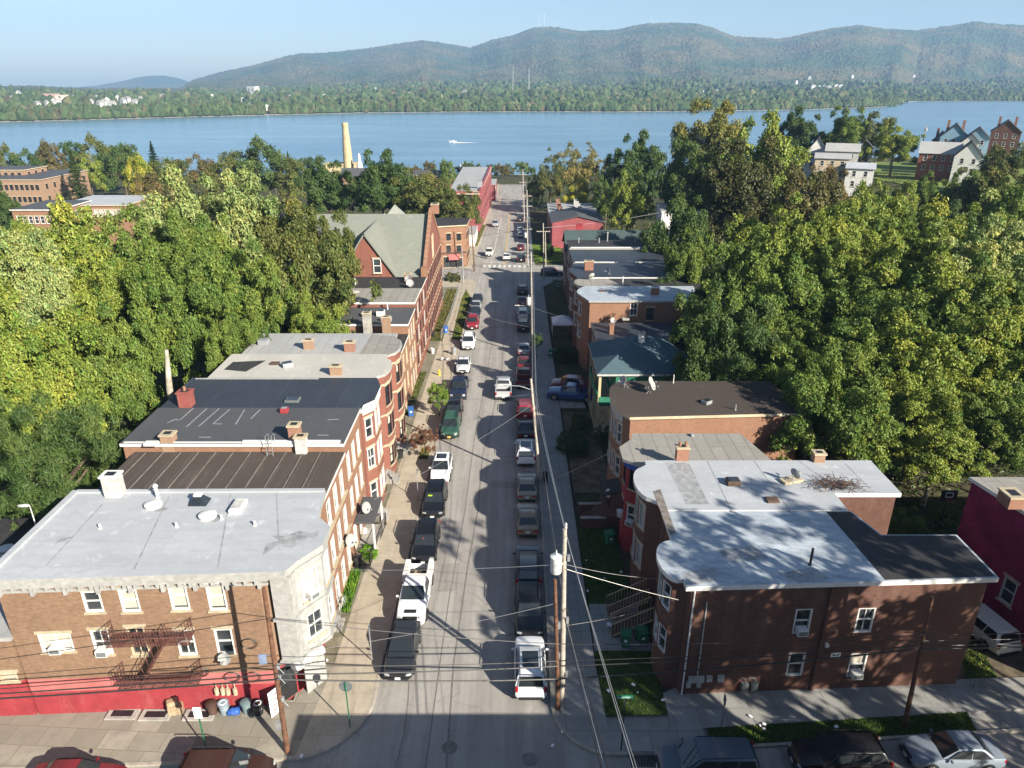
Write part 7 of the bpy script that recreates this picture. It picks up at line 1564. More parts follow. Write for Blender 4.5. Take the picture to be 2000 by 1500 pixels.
 (1755, 388, 48, 150, 'mid', YG, 'bushy green tree just below the hilltop lawn', GRT, .8),
 (1812, 372, 38, 168, 'mid', GR1, 'round green tree at the lower edge of the hilltop lawn', GRT, .8),
 (1845, 300, 26, 236, 'far', GR1, 'small tree hiding the corner of the hill brick house', GRT, .8),
 (1620, 350, 45, 175, 'mid', BR, 'rusty bush below the white hillside houses', GRT, .7), (1850, 285, 30, 262, 'far', DG, 'low dark hedge like tree left of the blue mansion', GRT, .5), (1890, 358, 42, 165, 'mid', GR1, 'green tree below the white gabled hill house', GRT, .7), (1705, 395, 50, 140, 'mid', YG, 'yellow green tree under the white flat roof on the hill', GRT, .7),
]
for t in T:
    pale = len(t) > 9 and t[9]
    tree(*t[:6], t[6], 'tree', t[7], t[8], pale)
# trees behind the viewpoint: they dapple the dark corner house
for x, y, zc, r in ((27.5, 14.5, 16.5, 6.0), (37, 15.5, 15, 6.2), (46, 14.5, 15.5, 6.2), (31.5, 15.5, 21, 5.4), (42, 15, 22, 5.2), (31, 14, 8.5, 3.6), (40, 15, 8, 3.8), (25.2, 13.2, 13.6, 4.6), (34.5, 11.5, 17.5, 5.4), (47, 11, 19, 5.6)):
    root = empty('tree', (x, y, gz(x, y)), 'leafy street tree behind the viewpoint across the near street', 'tree', 'trees behind the viewpoint'); o = bpy.data.objects.new('crown', CR['wisp' if x == 25.2 else 'sparse'][int(x) % 2]); COL.objects.link(o); o.parent = root; o.location = (0, 0, zc); o.rotation_euler = (0, 0, x); o.scale = (r, r, r*.85); o.color = (*GR1, 1)
    t = bpy.data.objects.new('trunk', TR[False][0]); COL.objects.link(t); t.parent = root; t.location = (0, 0, zc); t.scale = (r*.6, r*.6, zc/2)
for px, py, r, Y, lab, col in ((150, 355, 40, 226, 'broad layered conifer beside the brick mill', (.06, .085, .03)), (300, 312, 24, 262, 'layered conifer standing out against the water at left', (.03, .06, .03)), (500, 295, 14, 290, 'small pointed conifer, left of three on the river skyline', (.03, .05, .03)), (530, 300, 13, 288, 'small thin conifer, middle of three on the river skyline', (.03, .05, .03)), (563, 312, 11, 290, 'small pointed conifer, right of three on the river skyline', (.03, .055, .035)), (955, 352, 17, 292, 'dark scrubby pine at the end of the river road', (.03, .06, .025))):
    tree(px, py, r*1.4, Y, 'cone', col, lab, 'conifer tree', GFT, 1.0)
# bare broken trunk
a = AY(331, 760, 60); b = AY(325, 684, 60); mb = MB(); mb.tube([(a.x, 60, gz(a.x, 60)), (a.x, 60, a.z), (b.x, 60, b.z)], [.4, .3, .17], 9); o = mb.build('dead_tree_trunk', M['palebark'], smooth=60); tag(o, 'bare pale broken tree trunk behind the charcoal roof', 'dead tree')
# pavement trees, hedge and yard shrubs
def little(px, py, H, r, kind, col, label, asp=1.0, name='street_tree'):
    b = G(px, py, .13); root = empty(name, b, label, 'street tree' if 'tree' in name else 'shrub'); o = bpy.data.objects.new('crown' if 'tree' in name else 'foliage', CR[kind][0]); COL.objects.link(o); o.parent = root; o.location = (0, 0, H); o.scale = (r, r, r*asp); o.color = (*col, 1)
    t = bpy.data.objects.new('trunk' if 'tree' in name else 'stem', TR[False][1]); COL.objects.link(t); t.parent = root; t.location = (0, 0, H); t.scale = (r*.7, r*.7, H/2)
little(858, 812, 2.5, 1.15, 'far', (.13, .2, .03), 'small bright green street tree on the left pavement', 1.35); little(831, 892, 1.9, 1.5, 'wisp', (.13, .06, .035), 'small reddish brown street tree near the white hatchback', 1.0); little(1048, 700, 2.6, .8, 'far', (.05, .1, .03), 'small round street tree beside the far right pavement', 1.25)
little(1118, 880, .6, 1.6, 'far', (.05, .085, .025), 'overgrown dark shrub in the shaded yard by the green house', .9, 'shrub'); little(1135, 850, 1.2, 1.1, 'far', (.045, .08, .02), 'tall dark shrub before the porch of the green house', 1.4, 'shrub'); little(1180, 865, .8, 1.1, 'wisp', (.06, .08, .03), 'thin shrub by the round bow front', 1.3, 'shrub')
little(885, 548, .6, 1.6, 'far', (.09, .1, .03), 'scrubby bush at the left corner of the far crossing', .7, 'shrub'); little(722, 1085, .3, .7, 'far', (.12, .25, .02), 'bright weeds growing by the black trash can', .8, 'shrub'); little(1068, 500, 1.4, 1.6, 'far', (.04, .08, .02), 'dark round bush beside the far right driveway', 1.3, 'shrub'); little(1760, 1050, 1.2, 1.5, 'far', (.09, .14, .03), 'leafy bush behind the brick rear wing', 1.0, 'shrub'); little(1545, 905, 1.2, 1.3, 'far', (.06, .1, .03), 'ivy like bush climbing the end of the sunlit brick wall', 1.6, 'shrub')
def hedge():
    rs = np.random.default_rng(5); n = 9000; P = rs.uniform((-1.9, -1, 0), (1.9, 1, 1.7), (n, 3)); ax = rs.integers(0, 3, n); s = rs.random(n) > .5
    P[:, 0] = np.where((ax == 0), np.where(s, 1.9, -1.9), P[:, 0]); P[:, 1] = np.where(ax == 1, np.where(s, 1., -1.), P[:, 1]); P[:, 2] = np.where(ax == 2, 1.7, P[:, 2]); P += rs.normal(0, .06, (n, 3))
    t = unit(rs, n)*.09; b = unit(rs, n)*.06; V = np.stack([P-t, P+b, P+t, P-b], 1).reshape(-1, 3); tint = np.ones((n, 4)); tint[:, :3] = rs.uniform(.5, 1.3, (n, 1))
    o = np_mesh('hedge', V, np.arange(n*4).reshape(-1, 4), M['leaf'], None, tint); o.color = (.03, .06, .015, 1); o.location = (8.0, 90.5, st(90.5)); mb = MB(); mb.box((0, 0, .8), (3.5, 1.75, 1.6)); mb.build('inner_twigs', M['darkwood'], o); return tag(o, 'clipped dark block hedge behind three green wheelie bins', 'hedge')
hedge()

r_ = random.Random(21)
for k in range(26):
    lf = k < 16; x, y = (r_.uniform(-135, -72), r_.uniform(62, 240)) if lf else (r_.uniform(78, 125), r_.uniform(60, 150))
    if lf and abs(x) < y*.82: x = -y*.82-8
    R_ = r_.uniform(5, 8); g = gz(x, y); root = empty('tree', (x, y, g), 'green tree of the woods just outside the %s edge of the view' % ('left' if lf else 'right'), 'tree', 'trees outside the %s edge' % ('left' if lf else 'right')); o = bpy.data.objects.new('crown', CR['mid'][k % 5]); COL.objects.link(o); o.parent = root; o.location = (0, 0, R_*1.3); o.scale = (R_, R_, R_*1.1); o.color = (*r_.choice([YG, GR1, DG, TE, OL]), 1)
    t = bpy.data.objects.new('trunk', TR[False][0]); COL.objects.link(t); t.parent = root; t.location = (0, 0, R_*1.3); t.scale = (R_*.6, R_*.6, R_*.7)
# undergrowth filling the floor of both woods
def undergrowth():
    rs = np.random.default_rng(8); cl = []
    for x0, x1, y0, y1, n in ((24, 75, 62, 135, 420), (34, 75, 47, 64, 120), (-80, -29, 46, 135, 520), (-60, -30, 46, 60, 60), (10, 60, 190, 330, 260), (-90, -18, 160, 380, 420), (30, 120, 140, 260, 300)):
        cl.append(np.stack([rs.uniform(x0, x1, n), rs.uniform(y0, y1, n), rs.uniform(.8, 2.6, n)], 1))
    C = np.vstack(cl); n = 90000; li = rs.integers(0, len(C), n); u = unit(rs, n); u[:, 2] = np.abs(u[:, 2]); r = C[li, 2]*rs.uniform(.5, 1.05, n)
    P = np.stack([C[li, 0]+u[:, 0]*r, C[li, 1]+u[:, 1]*r, u[:, 2]*r*.8], 1); P[:, 2] += np.array([gz(x, y) for x, y in C[:, :2]])[li]
    t = unit(rs, n)*.17; b = unit(rs, n)*.13; V = np.stack([P-t, P+b, P+t, P-b], 1).reshape(-1, 3); tint = np.ones((n, 4)); tint[:, :3] = rs.uniform(.5, 1.4, (n, 1)); tint[:, 0] *= rs.uniform(.8, 1.5, n)
    o = np_mesh('undergrowth', V, np.arange(n*4).reshape(-1, 4), M['leaf'], None, tint); o.color = (.055, .09, .022, 1); o['kind'] = 'stuff'
undergrowth()
# ---------- river, far shore, mountains ----------
WZ = -14.0
def watermat():
    m, nt, b = nodes('river_water'); p = pos(nt, (.25, 1, 1))
    n1 = N(nt, 'ShaderNodeTexNoise', i_Scale=.16, i_Detail=6.0, i_Roughness=.65); nt.links.new(p, n1.inputs['Vector'])
    big = noise(nt, pos(nt, (.35, 1.6, 1)), .012, 8, .7, .38, .68)
    nt.links.new(mixc(nt, (.075, .165, .25), (.15, .25, .34), big), b.inputs['Base Color']); b.inputs['Roughness'].default_value = .22; b.inputs['Specular IOR Level'].default_value = .5
    bumpit(nt, b, n1.outputs[0], .6, .8); return m
M['water'] = watermat()
mb = MB(); mb.face([(-6000, 395, WZ), (6000, 395, WZ), (6000, 3600, WZ), (-6000, 3600, WZ)]); struct(mb.build('river', M['water']))
def forestmat(name):
    m, nt, b = nodes(name); p = pos(nt)
    v = N(nt, 'ShaderNodeTexVoronoi', i_Scale=.07); nt.links.new(p, v.inputs['Vector'])
    big = noise(nt, p, .0035, 5, .6, .4, .62); mid = noise(nt, p, .03, 6, .7, .35, .65)
    k = mixc(nt, (.024, .046, .03), (.045, .068, .036), mid); k = mixc(nt, k, (.085, .075, .04), big)
    sep = nt.nodes.new('ShaderNodeSeparateColor'); nt.links.new(v.outputs['Color'], sep.inputs[0])
    k = mixc(nt, k, mixc(nt, (.7, .7, .7), (1.3, 1.28, 1.2), sep.outputs[0]), .85, 'MULTIPLY')
    nt.links.new(k, b.inputs['Base Color']); b.inputs['Roughness'].default_value = .95; b.inputs['Specular IOR Level'].default_value = .05
    bumpit(nt, b, v.outputs['Distance'], -1.0, 9.0); return m
M['forest'] = forestmat('forest_canopy')
kx = np.array([-400, 0, 120, 250, 480, 700, 900, 1050, 1200, 1400, 1560, 1700, 1755, 1785, 1900, 2000, 2400.]); ky = np.array([246, 239, 236, 232, 226, 221, 219, 218.5, 219, 217, 215, 211, 208, 198.5, 198, 198, 198.])
mx = np.array([-400, 0, 60, 110, 160, 180, 210, 250, 300, 350, 375, 430, 500, 590, 650, 720, 790, 830, 890, 920, 960, 1000, 1040, 1075, 1130, 1200, 1260, 1300, 1350, 1385, 1425, 1480, 1520, 1560, 1610, 1660, 1720, 1770, 1830, 1880, 1940, 2000, 2400.])
my = np.array([166, 164, 163, 166, 167, 168.5, 168, 168, 168, 167, 152, 138, 123, 100, 99, 91, 80, 75, 84, 89, 75, 65, 50, 49, 57, 54, 41, 40, 42, 51, 67, 70, 72, 61, 51, 45, 53, 56, 47, 39, 44, 46, 40.])
def elev(x, y):   # slope of a sight line
    d = ray(x, y); return d[2]/math.hypot(d[0], d[1])
NX, NS = 1200, 260
X = np.linspace(-900, 2900, NX); shore = np.interp(X, kx, ky); sky = np.interp(X, mx, my)
rs = np.random.default_rng(3)
az = np.array([math.atan2(ray(x, 150)[0], ray(x, 150)[1]) for x in X])
D0 = np.array([(WZ-CZ)/elev(x, y) for x, y in zip(X, shore)]); Dm = 5000-250*np.cos(X/230.)
left = np.clip((420-X)/120, 0, 1); Dm = Dm*(1-left)+3600*left
Zm = np.array([CZ+dm*elev(x, y) for x, y, dm in zip(X, sky, Dm)])-11
s = np.linspace(0, 1, NS); sv = np.concatenate([s**1.35, [1.04, 1.1, 1.3]])
V = np.zeros((len(sv), NX, 3))
n1 = sum(np.outer(np.sin(s_*np.linspace(0, 1, len(sv))*9+ph), np.cos(X/w_+ph*2)) for s_, ph, w_ in ((1, .3, 95), (1.7, 1.1, 57), (2.9, 2.2, 33), (4.1, .7, 21)))/4
for j, q in enumerate(sv):
    gul = .5-np.abs(np.sin(X/38+1.3*np.sin(X/97)+q*2.2*np.sin(X/150)))*.7-np.abs(np.sin(X/17.3+2+q*1.5))*.3
    D = D0+(Dm-D0)*q
    base = WZ+1.2+10*min(1, q*40)*.35
    ramp = np.interp(q, [0, .03, .25, .42, .55, .72, .88, 1.0, 1.04, 1.1, 1.3], [0, .012, .05, .12, .27, .56, .86, 1.0, .97, .85, .3])
    fl = np.interp(q, [0, .03, .3, .6, 1, 1.3], [0, .05, .45, .85, 1, .9])
    rr = ramp*(1-left)+fl*left
    Z = WZ+1.0+(Zm-WZ-1)*rr+(n1[j]*30+gul*(15 if q > .3 else 10))*min(1, q*3)*(1-left*.85)*math.exp(-((q-.6)/.28)**2)
    V[j, :, 0] = D*np.sin(az); V[j, :, 1] = D*np.cos(az); V[j, :, 2] = Z
# canopy roughness of the wooded slopes
V[2:, :, 2] += rs.normal(0, 2.0, V[2:, :, 2].shape)*np.linspace(.6, 1.2, len(sv)-2)[:, None]
idx = np.arange(len(sv)*NX).reshape(len(sv), NX)
Q = np.stack([idx[:-1, :-1], idx[:-1, 1:], idx[1:, 1:], idx[1:, :-1]], -1).reshape(-1, 4)
o = np_mesh('hills', V.reshape(-1, 3), Q, M['forest'], None, None, False); o['kind'] = 'structure'
# far woods: rounded clumps standing on the far land, thick along the shore
def far_woods():
    n = 31000; jx = rs.integers(90, NX-90, n); q = rs.random(n)**1.7*.42; q[:10500] = rs.random(10500)*.014
    jj = np.clip((np.clip(q, 0, 1)**(1/1.35)*(NS-1)).astype(int), 0, NS-1); c = V[jj, jx].copy(); D = D0[jx]+(Dm[jx]-D0[jx])*q
    c[:, 0] = D*np.sin(az[jx]); c[:, 1] = D*np.cos(az[jx])
    keep = np.ones(n, bool); dd = np.hypot(c[:, 0], c[:, 1]); aa = np.arctan2(c[:, 0], c[:, 1])
    for p, W in CLEAR:
        dp, ap = math.hypot(p.x, p.y), math.atan2(p.x, p.y); keep &= ~((np.abs(aa-ap)*dp < W*.5+4) & (dd < dp+12) & (dd > dp-170))
    c = c[keep]; jx = jx[keep]; q = q[keep]; n = len(c)
    r = rs.uniform(3.0, 6.2, n)*np.where(q > .1, 1.35, 1); hgt = r*rs.uniform(.9, 1.5, n)
    bm = bmesh.new(); bmesh.ops.create_icosphere(bm, subdivisions=1, radius=1); sv_ = np.array([v.co[:] for v in bm.verts]); sf = np.array([[v.index for v in f.verts] for f in bm.faces]); bm.free()
    k = len(sv_); VV = sv_[None]*np.stack([r, r, hgt], 1)[:, None, :]*(1+rs.normal(0, .2, (n, k, 1)))+c[:, None, :]+np.stack([0*r, 0*r, hgt*.75], 1)[:, None, :]
    FF = (sf[None]+(np.arange(n)*k)[:, None, None]).reshape(-1, 3)
    pal = np.array([(.05, .075, .03), (.065, .085, .035), (.04, .062, .027), (.09, .09, .042), (.075, .068, .038)]); ci = rs.choice(5, n, p=[.36, .26, .22, .1, .06]); t = np.ones((n, len(sf), 4)); t[..., :3] = (pal[ci]*rs.uniform(.75, 1.25, (n, 1)))[:, None]*rs.uniform(.82, 1.18, (n, len(sf), 1))
    o = np_mesh('far_woods', VV.reshape(-1, 3), FF, M['farleaf'], None, t.reshape(-1, 4)); o['kind'] = 'stuff'
def farleaf():
    m, nt, b = nodes('far_foliage'); at = N(nt, 'ShaderNodeAttribute', attribute_name='tint'); nt.links.new(at.outputs['Color'], b.inputs['Base Color']); b.inputs['Roughness'].default_value = .95; b.inputs['Specular IOR Level'].default_value = .05; return m
M['farleaf'] = farleaf(); CLEAR = []
# far shore strip of pale beach
mb = MB(); ii = range(60, NX-60, 6); mb.grid([[(D0[i]*f*math.sin(az[i]), D0[i]*f*math.cos(az[i]), WZ+h) for i in ii] for f, h in ((.996, .25), (1.002, 1.3))]); struct(mb.build('shore', M['concrete']))
# faint low ridge farther off at the left
mb = MB(); rr_ = []
for px, py in ((180, 172), (215, 165), (240, 158), (265, 152), (290, 148), (320, 147.5), (345, 152), (370, 160), (400, 170), (430, 175)):
    a = AY(px, py, 6300); rr_.append([(a.x, 5700, -10), (a.x, 6300, a.z), (a.x, 6850, -10)])
mb.grid(list(reversed(rr_))); struct(mb.build('hills', M['forest'], smooth=80))
# ---------- houses across the river ----------
def far_point(px, py):
    i = int(np.clip(round((px+900)/3800*(NX-1)), 0, NX-1)); j = int(np.argmin(np.abs(np.array([CZ+0 for _ in sv])*0+np.array([prj_y(V[k, i]) for k in range(len(sv))])-py))); return Vector(V[j, i])
def prj_y(p):
    z = p[2]-CZ; dep = p[1]*CP-z*SP; return 750-F*(p[1]*SP+z*CP)/dep
def far_house(px, py, w, h, label, wall=(.42, .42, .4), roof=(.2, .19, .18), flat=False, dp=None, grp='houses across the river', name='far_house', cat='house'):
    p = far_point(px, py+4); sc = depth(p.y, p.z)/F; W, H, D = w*sc, h*sc, (dp or w*.8)*sc
    p.z += 5; CLEAR.append((p.copy(), max(W, D))); root = empty(name, p, label, cat, grp, R((px*37) % 60-30)); mb = MB(); mb.box((0, 0, H*.3-3), (W, D, H*.6+6)); q = H*.6
    if not flat:
        mb.face([(-W/2, -D/2, q), (W/2, -D/2, q), (0, -D/2, H)]); mb.face([(W/2, D/2, q), (-W/2, D/2, q), (0, D/2, H)])
    o = mb.build('wall', M['any'], root); o.color = (*wall, 1); mb = MB()
    if flat: mb.box((0, 0, q+.3), (W*1.03, D*1.03, .6))
    else: mb.face([(-W*.55, -D*.55, q-.4), (0, -D*.55, H+.3), (0, D*.55, H+.3), (-W*.55, D*.55, q-.4)]); mb.face([(0, -D*.55, H+.3), (W*.55, -D*.55, q-.4), (W*.55, D*.55, q-.4), (0, D*.55, H+.3)])
    o = mb.build('roof', M['any'], root); o.color = (*roof, 1)
    mb = MB()
    for k in (-.25, .2): mb.box((k*W, -D/2-.05, q*.55), (W*.13, .1, H*.22))
    mb.build('window', M['glass'], root); return root
cl = [(168, 202), (180, 198), (192, 205), (201, 200), (212, 206), (222, 197), (232, 202), (240, 198), (258, 203), (266, 200), (205, 208), (185, 207), (78, 206), (95, 203), (105, 205), (60, 209), (12, 196), (30, 188), (255, 205), (310, 192)]
for k, (px, py) in enumerate(cl): far_house(px, py, 7+k % 4, 7+(k*3) % 4, 'small white house of the cluster among trees across the river' if 160 < px < 270 else 'small pale house at the left end of the far river bank', grp='white houses across the river' if 160 < px < 270 else 'pale houses at the left end of the far bank')
for px, py in ((410, 190), (330, 192), (470, 197), (560, 192), (578, 187), (630, 190), (732, 176), (800, 186), (512, 212), (480, 211), (905, 182), (660, 205)): far_house(px, py, 8, 6, 'pale house scattered in the woods left of centre across the river', grp='scattered houses left of centre across the river')
for px, py in ((1590, 170), (1600, 171), (1612, 170), (1622, 171), (1634, 169), (1645, 169)): far_house(px, py, 9, 5, 'white terrace house in the row at the mountain foot', grp='white terrace at the mountain foot')
for px, py in ((1375, 181), (1405, 179), (1580, 152), (1665, 149), (1783, 148), (1555, 160), (1690, 160), (1130, 172)): far_house(px, py, 5, 4, 'white house scattered in the woods at the mountain foot', grp='scattered houses at the mountain foot')
far_house(490, 184, 18, 24, 'white tower block rising from the woods across the river', flat=True, grp=None, name='tower_block', cat='tower block')
far_house(85, 192, 40, 12, 'long brick institution with a steeple across the river', (.4, .25, .2), (.25, .22, .2), True, 12, None, 'brick_institution', 'building'); far_house(118, 195, 30, 12, 'pale tan brick block beside the steepled institution across the river', (.45, .36, .3), (.3, .28, .26), True, 12, None, 'brick_block', 'building')
def mast(px, py0, py1, label, r=1.2, name='radio_mast', cat='radio mast', mat='steel', grp='radio masts', on=None):
    p = far_point(px, py0) if on is None else on; t = AY(px, py1, p.y); mb = MB(); mb.tube([(p.x, p.y, p.z-8), (t.x, t.y, t.z)], [r, r*.6], 6); return tag(mb.build(name, M[mat]), label, cat, grp)
mast(1063, 50, 26, 'taller radio mast on the left mountain summit', 1.6); mast(1052, 50, 33, 'shorter radio mast on the left mountain summit', 1.3); mast(1271, 41, 33, 'small mast on the middle mountain summit', 1.3); mast(1033, 185, 132, 'taller thin mast in the woods at the mountain foot', 1.0); mast(1002, 185, 130, 'left thin mast in the woods at the mountain foot', .9); mast(863, 200, 184, 'thin tan chimney in the far woods', 1.8, 'far_chimney', 'chimney', 'buff', None); mast(77, 190, 178, 'steeple of the brick institution across the river', 1.8, 'steeple', 'steeple', 'buff', None)
far_woods()
# boats
p = LV(885, 278, WZ); root = empty('speedboat', (p.x, p.y, WZ), 'small white speedboat trailing a long wake on the river', 'boat', None, R(90)); mb = MB(); mb.grid([[(-.9, -3, .9), (-.6, -3, -.2), (.6, -3, -.2), (.9, -3, .9)], [(-1, 0, 1), (-.6, 0, -.2), (.6, 0, -.2), (1, 0, 1)], [(-.1, 3.6, 1.3), (-.05, 3.2, 0), (.05, 3.2, 0), (.1, 3.6, 1.3)]]); mb.box((0, -.3, 1.2), (1.4, 1.8, .7)); mb.build('hull', M['white'], root)
a = LV(886, 279, WZ); c = LV(935, 278.6, WZ); mb = MB(); rows_ = []
for k in range(14): q_ = a.lerp(c, k/13); w = 1.6*(1-k/13*.75); rows_.append([(q_.x, q_.y-w, WZ+.06), (q_.x, q_.y, WZ+.5*(1-k/13)+.06), (q_.x, q_.y+w, WZ+.06)])
mb.grid(rows_); tag(mb.build('boat_wake', M['white']), kind='stuff')
p = LV(908, 324, WZ); root = empty('moored_boat', (p.x, p.y, WZ), 'tiny white moored boat near the river bank', 'boat'); mb = MB(); mb.grid([[(-3, -1.2, .9), (-2.6, -.7, -.2), (-2.6, .7, -.2), (-3, 1.2, .9)], [(3, -1, 1), (2.6, -.5, -.2), (2.6, .5, -.2), (3, 1, 1)]]); mb.box((0, 0, 1.2), (3, 1.6, 1)); mb.build('hull', M['white'], root)
# ---------- powerhouse with chimney stack ----------
Yp = 385; a = AY(685, 332, Yp); tz = AY(679, 238, Yp); base = (a.x, Yp, -13); PH = empty('powerhouse', base, 'tan brick powerhouse with a tall round chimney stack beside the river', 'building'); PH['_b'] = base; PH['_z1'] = 0
sc = depth(Yp, 10)/F; mb = MB(); r0, r1 = 8.5*sc, 5.6*sc; H = tz.z
mb.lathe((a.x-1.0, Yp, -13), [(r0*1.15, 0), (r0, 12)]+[(r0+(r1-r0)*k/8, 12+(H-1)*k/8) for k in range(9)]+[(r1*1.12, H+11), (r1*1.12, H+12.6), (r1*.8, H+12.7)], 22); part(PH, 'chimney_stack', mb, M['buff'], smooth=40)
l, r2 = AY(633, 322, Yp), AY(691, 322, Yp); mb = MB(); mb.box(((l.x+r2.x)/2, Yp+4, (l.z-13)/2), (r2.x-l.x, 10, l.z+13)); mb.box(((l.x+r2.x)/2, Yp+4, l.z+.3), (r2.x-l.x+.6, 10.6, .6)); part(PH, 'wall', mb, M['buff'])
t_ = AY(703, 328, Yp-6); mb = MB(); mb.lathe((t_.x, t_.y, -13), [(6*sc, 0), (6*sc, t_.z+14), (5*sc, t_.z+15), (2.5*sc, t_.z+17), (2.5*sc, t_.z+19), (.3, t_.z+20)], 16); tag(mb.build('storage_silo', M['white'], smooth=40), 'white round silo beside the tan powerhouse', 'silo')
def hill_house(label, px0, px1, py_e, py_r, Y, wall, roof, dp=9, axis='y', chim=0, wins=True):
    e0, e1 = AY(px0, py_e, Y), AY(px1, py_e, Y); rz2 = AY(px0, py_r, Y).z; z0 = gz((e0.x+e1.x)/2, Y)-1
    w = {0: rows((e0.x, Y), (e1.x, Y), max(2, int((e1.x-e0.x)/2.6)), (e0.z-2.1, e0.z-4.8), 1, 1.5, 'w'), 3: rows((e0.x, Y+dp), (e0.x, Y), max(2, int(dp/3)), (e0.z-2.1, e0.z-4.8), 1, 1.5, 'w')} if px0 > 1500 else {}
    X0_ = (e0.x+e1.x)/2; g = gabled(label, e0.x, e1.x, Y, Y+dp, min(z0, e0.z-5), e0.z, rz2, wall, roof, axis, w)
    for k in range(chim): mb = MB(); mb.box((e0.x+(e1.x-e0.x)*(.2+.55*k), Y+dp*.5, rz2-1.2), (.8, .8, 4.6)); part(g, 'chimney', mb, M['brick_flue'])
    if X0_ > 60: g.rotation_euler = (0, 0, -math.atan2(X0_, Y)*.95)
    return g
hill_house('grey slate roofed long building in front of the powerhouse', 665, 735, 345, 331, 330, 'brick_pale', 'r_slate', 10, 'x', 0, False); hill_house('dark roofed red brick building with a sunlit gable near the river', 806, 878, 345, 336, 300, 'brick_red', 'r_slate', 12, 'x', 0, False)
hill_house('grey hip roofed pale house left in the hillside cluster', 1588, 1625, 296, 268, 236, 'white', 'r_slate', 9, 'y'); hill_house('grey clapboard house with white windows in the hillside cluster', 1628, 1688, 296, 283, 226, 'offwhite', 'r_grey', 9, 'x'); hill_house('cream flat sided house in front of the grey clapboard one', 1605, 1668, 310, 302, 214, 'cream', 'r_grey', 7, 'x', 0, False)
hill_house('white gabled shed at the end of the hillside cluster', 1672, 1722, 330, 322, 204, 'white', 'r_white', 10, 'x', 0, False); hill_house('white walled house behind the hillside cluster', 1684, 1715, 290, 274, 240, 'white', 'r_slate', 8, 'y')
M['bluewall'] = plain('light_blue_clapboard', (.2, .33, .42), .7, 0, .1, 1)
hill_house('light blue gabled mansion with grey roof and red chimneys on the hill', 1860, 1908, 268, 243, 252, 'bluewall', 'r_slate', 12, 'y', 2); hill_house('light blue gabled wing at the right of the blue mansion', 1908, 1948, 270, 250, 246, 'bluewall', 'r_slate', 10, 'y'); hill_house('dark brick mansion with steep roof and turret at the right edge', 1962, 2012, 258, 236, 262, 'brick_dark', 'r_slate', 12, 'y', 2, False)
hill_house('white gabled house with black roof below the blue mansion', 1888, 1936, 306, 278, 214, 'white', 'r_black', 10, 'y'); hill_house('brick house with flat white parapets below the blue mansion', 1815, 1885, 300, 280, 222, 'brick_red', 'r_grey', 8, 'x', 0, False)
mb = MB(); mb.grid([[(x, y, gz(x, y)+.06) for x in np.linspace(112, 190, 14)] for y in np.linspace(198, 300, 16)]); o = mb.build('lawn', M['hillgrass'], smooth=60); o['kind'] = 'stuff'
hill_house('white gabled front wing of the blue mansion, black roof', 1895, 1925, 278, 262, 238, 'white', 'r_slate', 8, 'y'); hill_house('pale grey gabled house beside the light blue mansion', 1838, 1866, 276, 258, 262, 'offwhite', 'r_slate', 9, 'y', 1)
# mill and blocks at left
def block(label, px0, px1, py_t, Y, z0, wall, roof, dp, nw, zs, style='d', trim='cream', ww=1.0, wh=1.7):
    a, b = AY(px0, py_t, Y), AY(px1, py_t, Y); ft = [(a.x, Y), (b.x, Y), (b.x, Y+dp), (a.x, Y+dp)]; zt_ = a.z
    return house(label, ft, z0, zt_, wall, roof, trim, {0: rows(ft[0], ft[1], nw, [zt_-k for k in zs], ww, wh, style), 1: rows(ft[1], ft[2], max(2, nw//2), [zt_-k for k in zs], ww, wh, style)}, name='brick_block', cat='building', ov=.3)
block('tan brick mill of four storeys with grey roof at the left edge', -60, 78, 352, 225, -10, 'brick_pale', 'r_slate', 26, 13, (3, 6.6, 10.2), 'd'); block('top storey of the brick mill at the left edge, dark roof and wide windows', -40, 46, 333, 236, -6, 'brick_pale', 'r_slate', 12, 6, (2.3,), 'd')
block('long brick block with flat white roof and pale window bands at left', 115, 246, 402, 178, -10, 'brick_orange', 'r_white', 16, 12, (2.6,), 'wB'); block('orange brick house with flat grey roof left of the white roofed block', 22, 112, 411, 168, -10, 'brick_orange', 'r_slate', 14, 7, (3.0, 6.2), 'w', 'white')
mb = MB(); c = AY(330, 350, 240); mb.box((c.x, 240, c.z-5), (3.2, 3.2, 14)); tag(mb.build('brick_tower', M['brick_pale']), 'pale brick chimney top poking from the left trees', 'chimney')
# rail bridge over the end of the road
Yb = 322; l, r2 = AY(978, 367, Yb), AY(1030, 367, Yb); root = empty('rail_bridge', ((l.x+r2.x)/2, Yb, st(Yb)), 'dark steel rail bridge crossing the far end of the road', 'bridge'); root['_b'] = ((l.x+r2.x)/2, Yb, st(Yb)); mb = MB(); mb.box(((l.x+r2.x)/2, Yb, l.z), (r2.x-l.x+20, 5, 1.2)); part(root, 'girder', mb, M['blackiron'])
for x in (l.x-1, r2.x+1): mb = MB(); mb.box((x, Yb, (l.z+st(Yb))/2-.5), (2.4, 5, l.z-st(Yb))); part(root, 'pier', mb, M['concrete'])
mb = MB()
for k in range(12): mb.tube([(l.x-9+k*2.6, Yb-2.4, l.z+.6), (l.x-9+k*2.6, Yb-2.4, l.z+1.7)], .06, 4)
mb.tube([(l.x-9, Yb-2.4, l.z+1.7), (r2.x+9, Yb-2.4, l.z+1.7)], .06, 4); part(root, 'railing', mb, M['blackiron'])
r_ = random.Random(9)
